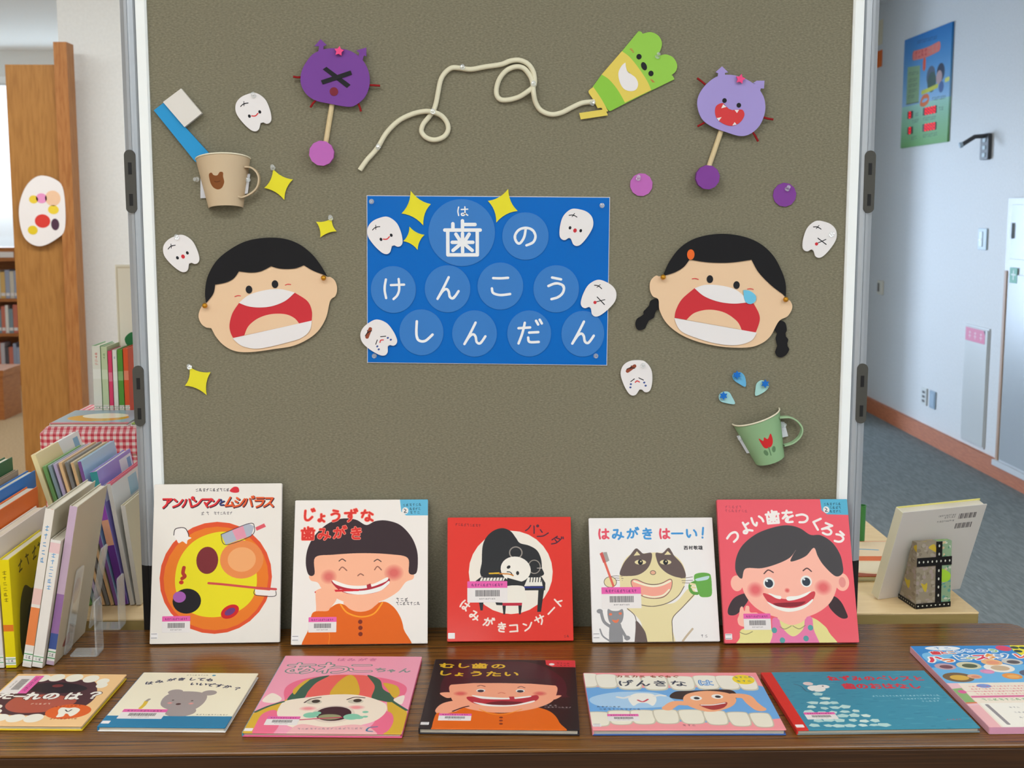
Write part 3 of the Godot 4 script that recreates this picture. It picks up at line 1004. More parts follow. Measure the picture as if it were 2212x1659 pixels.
# ---------------------------------------------------------------- the two paper faces
func faces() -> void:
	var b := thing("paper_boy_face", "paper cut-out of a boy's face with short black hair and a wide open mouth", "paper face", Vector3(-0.3684,1.2952, 0.0))
	cut(b, "face", outline([-0.4719,1.2898,-0.4827,1.2775,-0.4883,1.2618,-0.4843,1.2484,-0.4756,1.2412,-0.4668,1.2398,-0.4605,1.227,-0.4487,1.2123,-0.4333,1.2021,-0.4156,1.198,-0.391,1.1986,-0.3596,1.2031,-0.3259,1.2086,-0.2988,1.221,-0.2801,1.2367,-0.2671,1.2592,-0.2599,1.2872,-0.2504,1.2961,-0.2475,1.3095,-0.251,1.3218,-0.2587,1.3285,-0.2675,1.3307,-0.2915,1.3552,-0.3355,1.3707,-0.402,1.3664,-0.4515,1.3398], true), 0.004, 0.0016, M.skin)
	cut(b, "hair", outline([[-0.4743,1.2837,-0.4752,1.3043,-0.4695,1.331,-0.4532,1.3576,-0.4283,1.3775,-0.4014,1.3907,-0.3703,1.3962,-0.3394,1.3951,-0.313,1.3862,-0.2912,1.3696,-0.276,1.3507,-0.2642,1.3303], [-0.2642,1.3303,-0.2697,1.3325,-0.2874,1.3392,-0.3038,1.349], [-0.3038,1.349,-0.3184,1.3437,-0.3362,1.3426,-0.3494,1.3441,-0.3604,1.3475], [-0.3604,1.3475,-0.3784,1.3386,-0.3962,1.3364,-0.4161,1.3387], [-0.4161,1.3387,-0.4253,1.3265,-0.4388,1.3194,-0.4578,1.3158], [-0.4578,1.3158,-0.4616,1.2998,-0.4743,1.2837]], false), 0.0058, 0.0016, M.hair)
	var mo := cut(b, "mouth", outline([[-0.4176,1.2836,-0.4293,1.2662,-0.435,1.246,-0.4336,1.2326,-0.4294,1.2231], [-0.4294,1.2231,-0.2925,1.2525], [-0.2925,1.2525,-0.2921,1.2704,-0.2996,1.2872,-0.3204,1.3013], [-0.3204,1.3013,-0.3594,1.3019,-0.3906,1.2952,-0.4176,1.2836]], false), 0.0058, 0.0007, M.mouth)
	cut(b, "upper_teeth", outline([[-0.4176,1.2841,-0.3995,1.2979,-0.3726,1.3059,-0.3459,1.3079,-0.3204,1.3018], [-0.3204,1.3018,-0.3375,1.2873,-0.3599,1.2784,-0.3823,1.276,-0.4022,1.2782,-0.4176,1.2841]], false), 0.0066, 0.0007, M.paper)
	cut(b, "tongue", outline([[-0.4098,1.2275,-0.402,1.2437,-0.385,1.2572,-0.3625,1.2643,-0.338,1.2642,-0.3225,1.2575,-0.3143,1.248], [-0.3143,1.248,-0.4098,1.2275]], false), 0.0066, 0.0007, M.skin)
	cut(b, "lower_teeth", outline([[-0.4305,1.2224,-0.2921,1.2529], [-0.2921,1.2529,-0.2962,1.2356,-0.3122,1.2221,-0.3392,1.2139,-0.3707,1.2065,-0.3931,1.2041,-0.4153,1.2095,-0.4305,1.2224]], false), 0.0066, 0.0007, M.paper)
	mo.set_meta("label", "red open mouth")
	for e in [[-0.3997,1.3071], [-0.3546,1.3163]]:
		cut(b, "eye", oval(e[0], e[1], 0.0056, 0.0068), 0.0058, 0.0008, M.ink)
	for e in [[-0.4244,1.2948,-0.4195,1.2966,-0.4146,1.2961], [-0.3368,1.3148,-0.3323,1.3163,-0.3275,1.3156]]:
		mark_on(b, "cheek_mark", e, 0.0014, 0.0058, M.red_ink)
	gold_pin(-0.4755,1.2797, 0.006, "brass ball pin at the paper boy's ear away from the title sheet")
	gold_pin(-0.2698,1.3274, 0.006, "brass ball pin at the paper boy's ear nearer the title sheet")

	var g := thing("paper_girl_face", "paper cut-out of a crying girl's face with black braids and an orange hair clip", "paper face", Vector3(0.4223,1.3027, 0.0))
	for br in [[0.3153,1.2891,0.3002,1.287,0.2957,1.276,0.2873,1.2678,0.2865,1.2612,0.2759,1.2546,0.273,1.2439,0.2781,1.235,0.2896,1.2375,0.2952,1.2502,0.3053,1.2567,0.3079,1.2677,0.3161,1.274], [0.5244,1.2502,0.5364,1.248,0.5404,1.235,0.5376,1.2253,0.5434,1.2175,0.5414,1.2081,0.5455,1.1998,0.5392,1.1892,0.5276,1.1862,0.521,1.1948,0.5243,1.2059,0.5211,1.2192,0.5236,1.2281,0.5173,1.2378]]:
		cut(g, "braid", outline(br, true), 0.003, 0.0012, M.hair)
	cut(g, "face", outline([0.3201,1.3307,0.3078,1.3302,0.2983,1.3206,0.2975,1.3056,0.3028,1.2941,0.3126,1.2883,0.315,1.2699,0.3269,1.2479,0.3493,1.2291,0.38,1.2152,0.4189,1.2062,0.4605,1.2033,0.4882,1.2074,0.5099,1.222,0.5253,1.2497,0.5408,1.259,0.5484,1.2736,0.5447,1.2854,0.5343,1.2929,0.5042,1.3354,0.4705,1.3627,0.421,1.3654,0.3662,1.3601], true), 0.0045, 0.0016, M.skin)
	cut(g, "hair", outline([[0.3196,1.3296,0.3307,1.3547,0.3495,1.3791,0.3765,1.3953,0.4147,1.4026,0.4531,1.3994,0.4863,1.3871,0.5116,1.3654,0.5275,1.3381,0.535,1.3162,0.5362,1.2937], [0.5362,1.2937,0.5103,1.3129,0.4876,1.3354,0.4742,1.3578], [0.4742,1.3578,0.4377,1.3529,0.3993,1.3532,0.3655,1.3582], [0.3655,1.3582,0.3556,1.3451,0.3393,1.3356,0.3196,1.3296]], false), 0.0063, 0.0016, M.hair)
	cut(g, "mouth", outline([[0.3755,1.3082,0.3538,1.2891,0.3437,1.2699,0.3414,1.2567], [0.3414,1.2567,0.4848,1.2304], [0.4848,1.2304,0.4912,1.2503,0.4895,1.2641,0.4794,1.282], [0.4794,1.282,0.4501,1.2916,0.4086,1.3027,0.3755,1.3082]], false), 0.0063, 0.0007, M.mouth)
	cut(g, "upper_teeth", outline([[0.3755,1.3082,0.3946,1.3142,0.4221,1.3128,0.4471,1.3059,0.4653,1.2916,0.4697,1.2834], [0.4697,1.2834,0.4449,1.2812,0.4172,1.2848,0.3922,1.2945,0.3755,1.3082]], false), 0.0071, 0.0007, M.paper)
	cut(g, "tongue", outline([[0.3622,1.2528,0.3763,1.2651,0.401,1.2706,0.4287,1.2656,0.4511,1.2504,0.4598,1.2352], [0.4598,1.2352,0.3622,1.2528]], false), 0.0071, 0.0007, M.skin)
	cut(g, "lower_teeth", outline([[0.3406,1.2561,0.4867,1.2301], [0.4867,1.2301,0.4769,1.2158,0.4521,1.2083,0.4188,1.2104,0.3827,1.2201,0.352,1.234,0.3406,1.2561]], false), 0.0071, 0.0007, M.paper)
	for e in [[0.4021,1.324], [0.4491,1.3136]]:
		cut(g, "eye", oval(e[0], e[1], 0.0056, 0.0068), 0.0063, 0.0008, M.ink)
	cut(g, "hair_clip", oval(0.3675,1.3669, 0.0065, 0.009), 0.008, 0.001, paint(236, 104, 34, 0.6))
	cut(g, "teardrop", outline([[0.4609,1.3048,0.4719,1.3037,0.4826,1.2957,0.4828,1.2861,0.4752,1.2806,0.4669,1.2828,0.4629,1.2902,0.4609,1.3048]], false), 0.0079, 0.0008, paint(112, 196, 228, 0.6))
	for e in [[0.371,1.3246,0.3765,1.3252,0.382,1.3235], [0.4685,1.3064,0.4735,1.3072,0.4788,1.3059]]:
		mark_on(g, "cheek_mark", e, 0.0014, 0.0063, M.red_ink)
	gold_pin(0.3194,1.328, 0.0065, "brass ball pin at the paper girl's ear nearer the title sheet")
	gold_pin(0.535,1.2887, 0.0065, "brass ball pin at the paper girl's ear on the teardrop side")


func mark_on(parent: Node3D, called: String, a: Array, wd: float, z: float, mat: Material) -> MeshInstance3D:
	var r := PackedVector2Array()
	for p in spline(flat(a), false, 4):
		r.append(p - Vector2(parent.position.x, parent.position.y))
	var m := MB.new()
	m.ribbon(r, wd, z - parent.position.z, z + 0.0004 - parent.position.z)
	return part(parent, called, m.mesh(), mat)


# ---------------------------------------------------------------- two germ rattles and two loose discs
func germs() -> void:
	var dark := paint(120, 66, 150, 0.7)
	var pale := paint(164, 148, 208, 0.7)
	var pink := paint(190, 104, 182, 0.7)
	var purple := paint(128, 62, 148, 0.7)
	var a := thing("germ_rattle", "dark purple paper germ with a black cross for eyes on a wooden stick", "paper germ", Vector3(-0.2434,1.6664, 0.0))
	limbs(a, [[-0.2992,1.6672,-0.3076,1.6666,-0.3148,1.6678], [-0.1883,1.6542,-0.1778,1.6538,-0.168,1.653], [-0.2771,1.629,-0.2829,1.6228,-0.2867,1.6166], [-0.2061,1.625,-0.2029,1.6172,-0.2009,1.6102]])
	cut(a, "body", outline([-0.2696,1.7101,-0.2844,1.7009,-0.299,1.6785,-0.3016,1.656,-0.2919,1.6376,-0.2754,1.6273,-0.2505,1.6222,-0.2255,1.6178,-0.2108,1.6199,-0.1938,1.6337,-0.1856,1.6542,-0.1865,1.6747,-0.195,1.693,-0.2094,1.7062,-0.228,1.7133,-0.2529,1.7142], true), 0.010, 0.003, dark)
	cut(a, "horn", outline([-0.2713,1.7075,-0.2695,1.7177,-0.2774,1.718,-0.2668,1.7294,-0.2566,1.7197,-0.262,1.7181,-0.2626,1.7095], false), 0.0102, 0.0026, dark)
	cut(a, "horn", outline([-0.2043,1.7003,-0.2019,1.7073,-0.2072,1.7109,-0.1901,1.7159,-0.1903,1.7012,-0.1944,1.7028,-0.1966,1.6951], false), 0.0102, 0.0026, dark)
	cut(a, "eye_cross", outline([-0.264,1.6796,-0.2577,1.6837,-0.2175,1.6541,-0.2239,1.649], false), 0.0132, 0.0006, M.ink)
	cut(a, "eye_cross", outline([-0.2675,1.6612,-0.2171,1.6777,-0.2147,1.6709,-0.2645,1.6546], false), 0.0139, 0.0006, M.ink)
	cut(a, "mouth", oval(-0.2459,1.6428, 0.0072, 0.0072), 0.0132, 0.0006, paint(124, 36, 52, 0.7))
	rattle_stick(a, [-0.2495,1.6274,-0.2631,1.5531])
	rattle_ball(a, -0.268,1.5394, 0.0213, pink)
	shape_pin("star_pin", -0.2355,1.7092, 0.0132, 0.0085, 5, M.pink_pin, "pink star pin on the dark purple germ", "pink star pins on the germs", 8.0)

	var b := thing("germ_rattle", "lavender paper germ with an open red mouth and fangs on a wooden stick", "paper germ", Vector3(0.433,1.623, 0.0))
	limbs(b, [[0.3872,1.6561,0.3798,1.662,0.3728,1.667], [0.4873,1.6019,0.496,1.5993,0.5054,1.5979], [0.3869,1.5924,0.3812,1.5892,0.375,1.586], [0.4702,1.5768,0.475,1.57,0.4802,1.5607]])
	cut(b, "body", outline([0.4074,1.67,0.3865,1.6548,0.3746,1.6356,0.3741,1.6164,0.3827,1.5972,0.401,1.5844,0.4242,1.5761,0.4474,1.5697,0.4654,1.5732,0.4815,1.5878,0.4899,1.6103,0.4885,1.6311,0.4799,1.647,0.4682,1.6582,0.4533,1.6661,0.4319,1.6721], true), 0.010, 0.003, pale)
	cut(b, "horn", outline([0.4074,1.6689,0.4081,1.6748,0.4036,1.6768,0.4144,1.6864,0.4252,1.6765,0.4195,1.6756,0.4201,1.6699], false), 0.0102, 0.0026, pale)
	cut(b, "horn", outline([0.4666,1.6566,0.4728,1.6574,0.4682,1.6585,0.4743,1.6627,0.4877,1.6627,0.4872,1.6495,0.4818,1.6499,0.4803,1.6446], false), 0.0102, 0.0026, pale)
	for e in [[0.4197,1.6292], [0.4445,1.6214]]:
		cut(b, "eye", oval(e[0], e[1], 0.0038, 0.004), 0.0132, 0.0006, M.ink)
	cut(b, "mouth", outline([0.4165,1.6249,0.406,1.6205,0.4038,1.6093,0.4081,1.5981,0.4198,1.5896,0.4338,1.5867,0.4468,1.5922,0.4543,1.6038,0.4516,1.6131,0.443,1.6142,0.4316,1.6134,0.4232,1.6185], true), 0.0132, 0.0006, paint(214, 60, 62, 0.7))
	for f in [[0.4174,1.6229,0.4143,1.6162,0.4232,1.6185], [0.4373,1.6134,0.4415,1.6082,0.445,1.6137], [0.4069,1.5997,0.4151,1.6013,0.4106,1.5949], [0.4341,1.5874,0.4378,1.5931,0.4413,1.589]]:
		cut(b, "fang", outline(f, false), 0.0139, 0.0004, M.paper)
	rattle_stick(b, [0.4175,1.5812,0.3958,1.515])
	rattle_ball(b, 0.3924,1.4994, 0.0208, purple)
	shape_pin("star_pin", 0.4451,1.6648, 0.0132, 0.0085, 5, M.pink_pin, "pink star pin on the lavender germ", "pink star pins on the germs", 12.0)

	var d := thing("paper_disc", "loose pink paper disc pinned below the toothpaste tube", "paper disc", Vector3(0.2803,1.4871, 0.0), "loose paper discs")
	cut(d, "disc", oval(0.2803,1.4871, 0.0198, 0.0198, 0.2, 12), 0.001, 0.002, pink)
	clear_pin(0.2746,1.4974, 0.003, "clear push pin on the loose pink paper disc", Vector3(-25, 0, 0))
	d = thing("paper_disc", "loose purple paper disc pinned below the lavender germ", "paper disc", Vector3(0.53,1.4703, 0.0), "loose paper discs")
	cut(d, "disc", oval(0.5301,1.4699, 0.0205, 0.0208, 0.1, 12), 0.001, 0.002, purple)
	clear_pin(0.5339,1.4793, 0.003, "clear push pin on the loose purple paper disc", Vector3(-30, 12, 0))


func limbs(parent: Node3D, runs: Array) -> void:
	for a in runs:
		var q := PackedVector3Array()
		for p in flat(a):
			q.append(Vector3(p.x - parent.position.x, p.y - parent.position.y, 0.009))
		var m := MB.new()
		m.tube(q, 0.0019, 7)
		part(parent, "limb", m.mesh(), M.fuzz)


func rattle_stick(parent: Node3D, a: Array) -> void:
	var p := flat(a)
	var base := Vector2(parent.position.x, parent.position.y)
	var m := MB.new()
	m.tube(PackedVector3Array([Vector3(p[0].x - base.x, p[0].y - base.y, 0.0045), Vector3(p[1].x - base.x, p[1].y - base.y, 0.0045)]), 0.0045, 10)
	part(parent, "stick", m.mesh(), M.stick)


func rattle_ball(parent: Node3D, x: float, y: float, r: float, mat: Material) -> void:
	cut(parent, "ball", oval(x, y, r, r, 0.15, 12), 0.0095, 0.012, mat)


# ---------------------------------------------------------------- toothpaste tube and its rope of paste
func toothpaste() -> void:
	var g := paint(150, 202, 76, 0.7)
	var g2 := paint(142, 198, 66, 0.7)
	var y := paint(228, 204, 92, 0.7)
	var t := thing("paper_toothpaste_tube", "green and yellow paper toothpaste tube with a bear-like face", "paper tube", Vector3(0.2626,1.6779, 0.0))
	cut(t, "tube_body", outline([[0.1944,1.6525,0.2718,1.7454], [0.2718,1.7454,0.2765,1.7444,0.2789,1.7411], [0.2789,1.7411,0.2923,1.744,0.3055,1.7384,0.312,1.7272,0.3106,1.7159,0.3056,1.7067], [0.3056,1.7067,0.3097,1.7052,0.3191,1.707,0.3313,1.7022,0.3386,1.6904,0.337,1.6796,0.329,1.6721], [0.329,1.6721,0.3313,1.6714,0.3346,1.6655], [0.3346,1.6655,0.2685,1.6336,0.2265,1.6123], [0.2265,1.6123,0.2212,1.6139,0.2083,1.6335,0.1944,1.6525]], false), 0.0030, 0.0012, g)
	cut(t, "lower_band", outline([[0.2095,1.6731,0.2228,1.6644,0.2377,1.6469,0.2501,1.6261], [0.2501,1.6261,0.2265,1.6125], [0.2265,1.6125,0.2206,1.6149,0.2083,1.6335,0.1944,1.6522], [0.1944,1.6522,0.2095,1.6731]], false), 0.0043, 0.0004, g2)
	cut(t, "yellow_band", outline([[0.2438,1.7121,0.2095,1.6731], [0.2095,1.6731,0.2228,1.6644,0.2377,1.6469,0.2501,1.6261], [0.2501,1.6261,0.2949,1.6473], [0.2949,1.6473,0.2871,1.6635,0.272,1.6851,0.2571,1.7025,0.2438,1.7121]], false), 0.0043, 0.0006, y)
	cut(t, "paste_drop", outline([[0.25,1.6932,0.2436,1.6876,0.2382,1.6757,0.2407,1.6603,0.2482,1.649,0.2599,1.6453,0.2693,1.6486,0.2721,1.6584,0.267,1.6686,0.2574,1.6748,0.2521,1.6809,0.25,1.6932]], false), 0.005, 0.0006, M.paper)
	cut(t, "neck", outline([[0.1955,1.6522,0.1873,1.6446,0.1946,1.6324,0.2032,1.6164], [0.2032,1.6164,0.21,1.617,0.2138,1.6108,0.2214,1.6116], [0.2214,1.6116,0.2094,1.6324,0.1955,1.6522]], false), 0.0043, 0.0008, y)
	cut(t, "cap", outline([0.1716,1.6084,0.2164,1.6151,0.221,1.6046,0.1744,1.5976], false), 0.0044, 0.0014, y)
	for e in [[0.2732,1.703], [0.2941,1.6751]]:
		cut(t, "eye", oval(e[0], e[1], 0.0044, 0.0046), 0.0043, 0.0005, M.ink)
	cut(t, "nose", oval(0.282,1.6872, 0.0046, 0.0072, 0.42), 0.0043, 0.0005, M.ink)
	for a in [[0.2574,1.7156,0.2613,1.7156], [0.2596,1.7131,0.263,1.7131], [0.2617,1.7107,0.2645,1.7107], [0.2934,1.6648,0.2966,1.6644], [0.295,1.6629,0.2987,1.6625], [0.2961,1.6611,0.3003,1.6607]]:
		mark_on(t, "cheek_mark", a, 0.0009, 0.0043, M.red_ink)
	clear_pin(0.3044,1.7026, 0.0043, "clear push pin between the ears of the paper toothpaste tube", Vector3(-35, 15, 0))

	var r := thing("paste_rope", "cream cotton rope looped across the felt from the toothpaste tube", "rope", Vector3(0.0145,1.6251, 0.0))
	var q := PackedVector3Array()
	var pts := flat([-0.2048,1.5116,-0.193,1.5282,-0.1746,1.5486,-0.1588,1.5741,-0.1379,1.5944,-0.1146,1.6059,-0.0939,1.6105,-0.0785,1.6092,-0.0643,1.6034,-0.0549,1.592,-0.0529,1.5793,-0.0607,1.5679,-0.0763,1.5628,-0.0904,1.5666,-0.0986,1.5767,-0.0954,1.5894,-0.085,1.6021,-0.0771,1.6135,-0.0727,1.6275,-0.0692,1.6451,-0.0652,1.6628,-0.0574,1.6754,-0.0458,1.6834,-0.0317,1.683,-0.0137,1.681,0.0095,1.6851,0.0378,1.6894,0.0532,1.6952,0.0686,1.6965,0.0828,1.6908,0.0918,1.6795,0.095,1.6657,0.0932,1.6531,0.0816,1.6429,0.0661,1.6341,0.0454,1.6297,0.0338,1.6327,0.0295,1.6441,0.0339,1.663,0.0455,1.6781,0.0609,1.6852,0.0751,1.6838,0.0854,1.6732,0.0914,1.6594,0.0932,1.6404,0.0971,1.6253,0.1062,1.6126,0.1231,1.606,0.1412,1.6089,0.1592,1.6178,0.1773,1.6254,0.198,1.6275])
	var sp := spline(pts, false, 5)
	for i in sp.size():
		var f := float(i) / (sp.size() - 1)
		var lift := 0.0
		for c in [[0.135, 0.006], [0.645, 0.006], [0.86, 0.007]]:
			lift += c[1] * exp(-pow((f - c[0]) / 0.02, 2.0))
		q.append(Vector3(sp[i].x - r.position.x, sp[i].y - r.position.y, 0.0052 + lift))
	var m := MB.new()
	m.tube(q, 0.0044, 9)
	part(r, "cord", m.mesh(), M.rope)
	clear_pin(-0.1725,1.5499, 0.0096, "clear push pin near the loose end of the cream rope", Vector3(-20, 0, 10))
	clear_pin(-0.0785,1.6092, 0.0146, "clear push pin where the small loop of the cream rope crosses itself", Vector3(-15, 0, 0))
	clear_pin(-0.0278,1.6835, 0.0096, "clear push pin on the bend of rope between its two loops", Vector3(-15, 0, 0))
	clear_pin(0.0927,1.6561, 0.0146, "clear push pin where the large loop of the cream rope crosses itself", Vector3(-15, 0, 0))
	clear_pin(0.1929,1.6242, 0.0096, "clear push pin on the rope at the neck of the paper tube", Vector3(-15, 20, 0))


# ---------------------------------------------------------------- half cups and the brush
func cups() -> void:
	var b := thing("paper_toothbrush", "blue foam toothbrush with a white bristle block standing in the beige cup", "toothbrush", Vector3(-0.5019,1.5858, 0.0))
	cut(b, "handle", outline([-0.5519,1.6114,-0.5342,1.6244,-0.4999,1.5833,-0.4495,1.5269,-0.4768,1.5217,-0.4851,1.5259], false), 0.003, 0.006, paint(42, 150, 208, 0.7))
	cut(b, "bristles", outline([-0.5346,1.6248,-0.5035,1.6473,-0.47,1.6064,-0.4999,1.5833], false), 0.003, 0.011, paint(226, 220, 212, 0.75))

	var bear := Art.new(self, 300, 300, c8(206, 182, 150))
	bear.S(c8(132, 78, 40), [0.24, 0.47, 0.25, 0.38, 0.31, 0.36, 0.35, 0.41, 0.43, 0.42, 0.49, 0.36, 0.555, 0.37, 0.555, 0.45, 0.57, 0.56, 0.51, 0.66, 0.41, 0.69, 0.31, 0.65, 0.255, 0.57])
	bear.L(c8(90, 48, 26), [0.35, 0.53, 0.41, 0.545, 0.48, 0.53], 0.012)
	var c1 := half_cup("paper_cup", "beige half paper cup with a brown bear print, holding the blue toothbrush", [-0.4385,1.529, -0.4359,1.4466], 0.0465, 0.0295, 0.031, 0.010, bear.tex(), paint(206, 184, 152, 0.75))
	cup_handle(c1, [-0.3995,1.5166,-0.389,1.5156,-0.3798,1.5083,-0.3759,1.4968,-0.3794,1.4822,-0.3902,1.4718,-0.4051,1.4655,-0.4124,1.4676], paint(206, 184, 152, 0.75))
	tab(c1, [-0.4775,1.4999,-0.4691,1.502,-0.464,1.4644,-0.4787,1.4638], 0.004)
	tab(c1, [-0.4092,1.5062,-0.3924,1.5052,-0.3976,1.4718,-0.4087,1.4707], 0.004)
	clear_pin(-0.4823,1.4957, 0.006, "clear push pin on the tape tab at the bear side of the beige cup", Vector3(0, -25, 0))
	clear_pin(-0.3969,1.4947, 0.006, "clear push pin on the tape tab inside the handle of the beige cup", Vector3(0, 20, 0))

	var tul := Art.new(self, 300, 300, c8(142, 176, 132))
	tul.S(c8(206, 44, 46), [0.34, 0.36, 0.42, 0.44, 0.47, 0.37, 0.54, 0.43, 0.64, 0.34, 0.655, 0.5, 0.60, 0.6, 0.48, 0.63, 0.38, 0.58])
	tul.L(c8(96, 128, 92), [0.50, 0.62, 0.50, 0.80], 0.03)
	tul.E(c8(96, 128, 92), 0.385, 0.72, 0.055, 0.07, -20)
	tul.E(c8(96, 128, 92), 0.625, 0.70, 0.055, 0.07, 20)
	var c2 := half_cup("paper_cup", "green half paper cup with a red tulip print, tipped over", [0.49,1.0803, 0.5172,1.0024], 0.0435, 0.0265, 0.031, -0.004, tul.tex(), paint(150, 184, 138, 0.75))
	cup_handle(c2, [0.5283,1.0801,0.5473,1.0806,0.5615,1.0729,0.5697,1.0602,0.5665,1.0461,0.5542,1.0348,0.5389,1.0298], paint(160, 190, 148, 0.75))
	tab(c2, [0.4559,1.0452,0.4698,1.0493,0.486,1.0153,0.4749,1.0139], 0.004)
	tab(c2, [0.5308,1.0717,0.5406,1.0702,0.5483,1.0448,0.5372,1.042], 0.004)
	clear_pin(0.463,1.0423, 0.006, "clear push pin on the tape tab at the pouring side of the green cup", Vector3(0, -25, 0))
	clear_pin(0.5371,1.066, 0.006, "clear push pin on the tape tab inside the handle of the green cup", Vector3(0, 20, 0))


func half_cup(called: String, label: String, ends: Array, r_top: float, r_bot: float, deep: float, arch: float, tex: Texture2D, inside: Material) -> Node3D:
	var top := Vector2(ends[0], ends[1])
	var bot := Vector2(ends[2], ends[3])
	var t := thing(called, label, "paper cup", Vector3((top.x + bot.x) / 2, (top.y + bot.y) / 2, 0.001))
	var mid := (top + bot) / 2.0
	var axis := (top - bot)
	var hgt := axis.length()
	var ax := axis / hgt
	var side := Vector2(ax.y, -ax.x)
	for layer in 2:
		var m := MB.new()
		var inset := 0.0 if layer == 0 else 0.0012
		for j in 6:
			for i in 20:
				var q := []
				var nn := []
				var uv := []
				for d in [[0, 0], [1, 0], [1, 1], [0, 1]]:
					var u: float = (i + d[0]) / 20.0
					var w: float = (j + d[1]) / 6.0
					var a: float = PI * (u - 0.5)
					var r := lerpf(r_top, r_bot, w) - inset
					var dz := lerpf(deep * 1.12, deep * 0.9, w) - inset
					var p := top.lerp(bot, w) - mid + side * sin(a) * r + ax * cos(a) * arch * (1.0 - 0.5 * w)
					q.append(Vector3(p.x, p.y, cos(a) * dz))
					var n2 := Vector3(side.x * sin(a), side.y * sin(a), cos(a) * 1.1).normalized()
					nn.append(n2 if layer == 0 else -n2)
					uv.append(Vector2(0.5 + sin(a) * 0.5, w))
				m.tri(q[0], q[1], q[2], nn[0], nn[1], nn[2], uv[0], uv[1], uv[2])
				m.tri(q[0], q[2], q[3], nn[0], nn[2], nn[3], uv[0], uv[2], uv[3])
		part(t, "cup_wall" if layer == 0 else "cup_lining", m.mesh(), printed(tex, 0.7) if layer == 0 else inside)
	var rim := PackedVector3Array()
	for i in 21:
		var a := PI * (i / 20.0 - 0.5)
		var p := top - mid + side * sin(a) * r_top + ax * cos(a) * arch
		rim.append(Vector3(p.x, p.y, cos(a) * deep * 1.12))
	var m2 := MB.new()
	m2.tube(rim, 0.0015, 7)
	part(t, "rim", m2.mesh(), paint(232, 222, 196, 0.6))
	return t


func cup_handle(cup: Node3D, a: Array, mat: Material) -> void:
	var p := spline(flat(a), false, 5)
	var base := Vector2(cup.position.x, cup.position.y)
	var m := MB.new()
	for i in p.size() - 1:
		var d := (p[i + 1] - p[i]).normalized()
		var nn := Vector2(d.y, -d.x)
		var q := []
		for s in [-1.0, 1.0]:
			for e in [p[i], p[i + 1]]:
				q.append(e - base + nn * s * 0.0013)
		for s in 2:
			var o: Vector2 = q[s * 2]
			var e: Vector2 = q[s * 2 + 1]
			var n3 := Vector3(nn.x, nn.y, 0) * (1.0 if s else -1.0)
			m.quad(Vector3(o.x, o.y, 0.006), Vector3(e.x, e.y, 0.006), Vector3(e.x, e.y, 0.019), Vector3(o.x, o.y, 0.019), n3)
		for z in [0.006, 0.019]:
			m.quad(Vector3(q[0].x, q[0].y, z), Vector3(q[1].x, q[1].y, z), Vector3(q[3].x, q[3].y, z), Vector3(q[2].x, q[2].y, z), Vector3(0, 0, 1.0 if z > 0.01 else -1.0))
	part(cup, "handle", m.mesh(), mat)


func tab(cup: Node3D, a: Array, z: float) -> void:
	cut(cup, "tape_tab", outline(a, false), z, 0.0006, M.tape)


